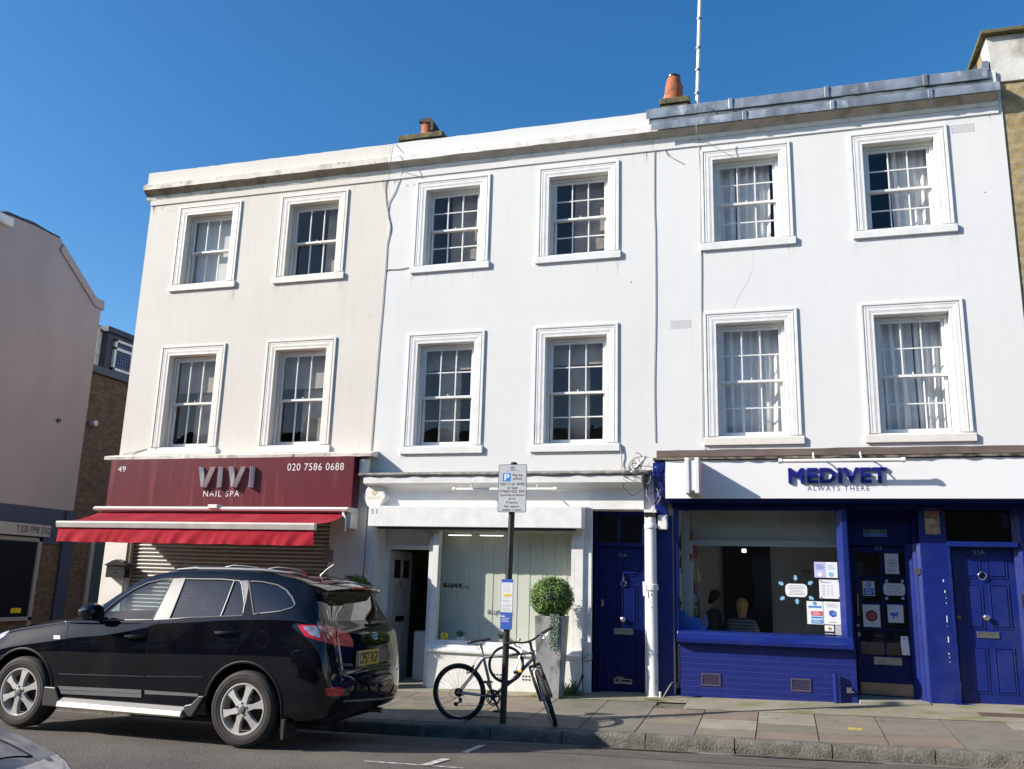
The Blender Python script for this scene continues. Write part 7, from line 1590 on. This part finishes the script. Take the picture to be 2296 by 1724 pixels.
nt_ = strp.node_tree; wv = nt_.nodes.new('ShaderNodeTexWave'); wv.bands_direction = 'Z'; wv.inputs['Scale'].default_value = 7; g_ = walk(strp, 'ShaderNodeNewGeometry')[0]; nt_.links.new(g_.outputs['Position'], wv.inputs[0])
rp = nt_.nodes.new('ShaderNodeMix'); rp.data_type = 'RGBA'; nt_.links.new(wv.outputs['Fac'], rp.inputs[0]); rp.inputs[6].default_value = (.04, .045, .06, 1); rp.inputs[7].default_value = (.24, .25, .28, 1); nt_.links.new(rp.outputs[2], nt_.nodes['Principled BSDF'].inputs['Base Color'])
person(zc(950, 272), 'person with a blonde ponytail and striped quilted jacket, sitting with back to the vet window', 1.7, (.25, 1), True, strp, mat('blonde_hair', (.55, .34, .12), .5, c2=(.35, .19, .06), ns=25), True)
person(zc(690, 185), 'dark-haired person in a dark coat, seen from the side inside the vet', 1.9, (1, -.15), True, mat('dark_coat', (.035, .035, .035), .85), mat('dark_hair', (.015, .012, .01), .6), False)
for x_, y_, g_lbl in ((W(*zc(950, 272), 1.7).x, 1.75, 'chair under the person in the striped jacket'), (W(*zc(690, 185), 1.9).x, 1.9, 'chair under the dark-haired person')):
    t = thing('waiting_chair', 'dark '+g_lbl+' inside the vet', 'chair', (x_, y_, .36), 'waiting room chairs'); b = B(); b.box(x_-.23, x_+.23, y_-.2, y_+.22, .66, .70); b.build('seat', seatm, t, bevel=.01)
    for i in range(4): b = B(); b.tube([(x_+(-.2, .2)[i % 2], y_+(-.17, .19)[i//2], .36), (x_+(-.2, .2)[i % 2], y_+(-.17, .19)[i//2], .67)], .012, 6); b.build('leg', steel, t)
# blue cat figure on the window cill
catm = mat('cat_blue', (.02, .14, .62), .3, coat=.4); t = thing('cat_figure', 'bright blue cat figure with raised tail on the left end of the vet window cill', 'figure', W(*zc(430, 495), .18))
yc2 = .20; q = lambda x_, y_: tuple((W(*zc(x_, y_), yc2).x, W(*zc(x_, y_), yc2).z))
pts = [q(*u) for u in ((300, 500), (290, 440), (300, 395), (293, 360), (305, 290), (318, 278), (335, 305), (355, 302), (370, 288), (380, 320), (395, 350), (385, 378), (420, 362), (470, 360), (515, 375), (540, 400), (550, 440), (545, 480), (590, 475), (600, 500))]
b = B(); b.prism(pts, yc2-.02, yc2+.05); b.build('body', catm, t, bevel=.012, seg=3)
b = B(); b.tube([W(*zc(*u), yc2) for u in ((545, 485), (590, 470), (605, 430), (592, 390), (565, 360), (552, 335))], [.016, .016, .015, .013, .011, .008], 10); b.build('tail', catm, t, smooth=True)
b = B(); b.tube([W(*zc(*u), yc2-.022) for u in ((300, 400), (340, 408), (385, 385))], .008, 6); b.build('collar', red_i, t)
r = random.Random(6)
for (cx_, cy_, cols, l_) in ((400, 1060, ((.35, .04, .03), (.45, .15, .03)), 'mottled toys hanging highest on the left wall of the vet window'), (410, 1250, ((.5, .02, .03), (.4, .02, .02)), 'bunch of red toys hanging at mid height in the vet window'), (430, 1470, ((.5, .03, .02), (.6, .35, .02), (.05, .15, .3)), 'red, yellow and blue toys hanging lowest in the vet window')):
    c_ = W(*zd(cx_, cy_), .42); t = thing('hanging_toys', l_, 'toys', c_, 'toy bunches in the vet window')
    for k in range(9):
        p = c_+Vector((r.uniform(-.10, .12), r.uniform(-.06, .06), r.uniform(-.16, .16))); cl = cols[k % len(cols)]
        b = B(); b.tube([p+Vector((0, 0, .07)), p, p+Vector((r.uniform(-.03, .03), 0, -.09))], [.010, .026, .014], 8); b.lathe(p+Vector((0, 0, .07)), [(.018, -.01), (.018, .01)], 8, 'y'); b.build('toy', mat('toy_%d_%d' % (cx_, k % len(cols)), cl, .5), t, smooth=True)
t = thing('display_rack', 'dark display rack standing under the hanging toys in the vet window', 'rack', W(*zc(440, 480), .5)); b = B(); x_ = W(*zc(430, 300), .5).x
for z_ in (1.05, 1.25, 1.42): b.box(x_-.13, x_+.13, .40, .60, z_, z_+.02)
b.build('shelves', seatm, t); b = B(); [b.box(x_+u, x_+u+.02, .40, .42, .4, 1.5) for u in (-.14, .12)]; b.build('uprights', seatm, t)
for z_ in (1.07, 1.27):
    for i in range(3): tag(B().box(x_-.10+i*.07, x_-.05+i*.07, .43, .50, z_, z_+.10).build('boxed_goods', mat('goods_%d' % i, ((.3, .05, .03), (.05, .12, .25), (.25, .2, .08))[i], .6), bevel=.004, loc=(x_-.08+i*.07, .46, z_)), 'small coloured packet on the dark rack in the vet window', 'packet', 'packets on the rack')
t = thing('ceiling_lamp', 'small bright strip lamp deep inside the vet', 'lamp', W(*zd(965, 1118), 2.6)); c_ = W(*zd(965, 1118), 2.0); b = B(); b.box(c_.x-.03, c_.x+.03, 1.98, 2.05, c_.z-.03, c_.z+.02); b.build('tube', mat('lamp_tube', (.9, .95, 1), .5, emit=3), t)

# ================================================================== wear on the fronts
peel = mat('peeled_paint', (.34, .31, .27), .9, c2=(.22, .2, .17), ns=30, bump=.5, bs=60)
def flakes(house, pts, seed, m=peel, s0=.02):
    r = random.Random(seed)
    for (q, cnt, sp, sz) in pts:
        for k in range(cnt):
            p = W(q[0]+r.gauss(0, sp), q[1]+r.gauss(0, sp*.7), 0); n = 9; a0 = r.uniform(0, 6); k_ = sz*r.uniform(.3, 1); el = r.uniform(.35, .9)
            poly = [(p.x+k_*el*cos(a0+2*pi*i/n)*r.uniform(.5, 1.1), p.z+k_*sin(a0+2*pi*i/n)*r.uniform(.5, 1.1)) for i in range(n)]
            b = B(); b.prism(poly, -.0025, .001); b.build('peeled_patch', m, house)
flakes(h2, [(zm(290, 605), 4, 3, .022), (zm(370, 600), 2, 2, .05), (zm(370, 680), 7, 5, .02), (zm(450, 588), 2, 4, .02), (zm(495, 592), 3, 4, .018), (zm(1030, 528), 5, 4, .02), (zm(1075, 522), 2, 3, .014), (zm(282, 1535), 1, 1, .012), (zm(1895, 1440), 1, 1, .014), (zm(1945, 1370), 1, 1, .03)], 3)
flakes(h1, [(zf(330, 370, .10398)(330, 945), 4, 4, .018), (zf(330, 370, .10398)(560, 1000), 3, 4, .014), ((827, 711), 1, 1, .016), (z3(1945, 1510), 1, 1, .014), (z3(2000, 375), 2, 2, .014)], 4)
flakes(h3, [(zr(1997, 820), 1, 0, .012), (zr(285, 975), 1, 0, .014)], 5, mat('drill_hole', (.05, .05, .05), .9))
crack = mat('hairline_crack', (.52, .51, .50), .9)
for lab, house, pts in (('c', h3, [(1690, 600), (1672, 640), (1655, 668), (1640, 700)]), ('c', h1, [(300, 905), (330, 930), (350, 1000)])):
    r = random.Random(pts[0][0]); P_ = []
    for i in range(len(pts)-1):
        for k in range(8): t = k/8; P_.append(W(pts[i][0]+(pts[i+1][0]-pts[i][0])*t+r.uniform(-1.2, 1.2), pts[i][1]+(pts[i+1][1]-pts[i][1])*t, -.0005))
    b = B(); b.tube(P_, .0016, 4); b.build('crack', crack, house)
wet = mat('damp_tarmac', (.045, .036, .030), .45, c2=(.03, .025, .022), ns=5)
for (xa, xb, lb_) in ((-2.1, -.85, 0), (-.55, .9, 1)):
    b = B(); n = 16; vs = []
    for i in range(n+1):
        x_ = xa+(xb-xa)*i/n; e_ = sin(pi*i/n)**.35; y0 = -2.83-.075*e_-.012*sin(i*1.7); y1 = -2.83+.05*e_
        vs += [(x_, y0, gz(x_, y0)+.0075), (x_, y1, gz(x_, y1)+.0075)]
    b.add(vs, [(2*i, 2*i+2, 2*i+3, 2*i+1) for i in range(n)]); tag(b.build('damp_patch', wet), kind='structure')
# litter, gum and a dark trench patch in the road
r = random.Random(44); b = B()
for i in range(70):
    x_, y_ = r.uniform(-10, 4), r.uniform(-2.5, -.7); k_ = r.uniform(.008, .018); z_ = gz(x_, y_)+.0085; b.add([(x_+k_*cos(a)*r.uniform(.8, 1.1), y_+k_*sin(a)*r.uniform(.8, 1.1), z_) for a in [2*pi*j/8 for j in range(8)]], [tuple(range(8))])
tag(b.build('gum_spots', mat('trodden_gum', (.10, .10, .095), .9)), 'trodden chewing gum spots scattered over the paving', 'gum', kind='stuff')
tr = mat('road_repair', (.095, .084, .072), .92, c2=(.125, .112, .096), ns=4, bump=.8, bs=120, bdist=.02)
b = B(); xs_ = [-9.5+.4*i for i in range(60)]
for i in range(59):
    a, c = xs_[i], xs_[i+1]; y0, y1 = -3.55+.04*sin(a*2.3), -3.02+.03*sin(a*1.7); y2, y3 = -3.55+.04*sin(c*2.3), -3.02+.03*sin(c*1.7)
    b.add([(a, y0, gz(a, y0)+.0035), (c, y2, gz(c, y2)+.0035), (c, y3, gz(c, y3)+.0035), (a, y1, gz(a, y1)+.0035)], [(0, 1, 2, 3)])
tag(b.build('road_repair', tr), kind='structure')

stn = mat('rain_stain', (.62, .61, .585), .9, c2=(.66, .655, .64), ns=9)
stc = mat('rain_stain_cream', (.56, .52, .45), .9, c2=(.60, .565, .50), ns=9)
def streaks(house, x0, x1, z, n, L_, seed, m):
    r = random.Random(seed); b = B()
    for i in range(n):
        x = r.choice((x0+abs(r.gauss(0, .05)), x1-abs(r.gauss(0, .05)), r.uniform(x0, x1))); w_ = r.uniform(.003, .009); l_ = L_*r.uniform(.2, 1)
        b.add([(x-w_, -.0012, z), (x+w_, -.0012, z), (x+w_*.5, -.0012, z-l_*.6), (x, -.0012, z-l_), (x-w_*.6, -.0012, z-l_*.7)], [(0, 1, 2, 3, 4)])
    o = b.build('rain_stains', m, house); o['kind'] = 'stuff'
k = 0
for house, xs_, zt, m in ((h1, (-9.555, -7.467), 6.495, stc), (h1, (-9.58, -7.49), 3.60, stc), (h2, (-4.922, -2.821), 6.49, stn), (h2, (-4.922, -2.83), 3.545, stn), (h3, (-.283, 1.827), 6.495, stn), (h3, (-.288, 1.835), 3.603, stn)):
    for xc in xs_: k += 1; streaks(house, xc-.67, xc+.67, zt, 9, .32 if zt > 5 else .12, k, m)
streaks(h1, -10.8, -6.1, 8.19, 26, .25, 91, stc); streaks(h2, -6.0, -1.7, 8.19, 22, .22, 92, stn); streaks(h3, -1.6, 3.1, 8.19, 10, .15, 93, stn)
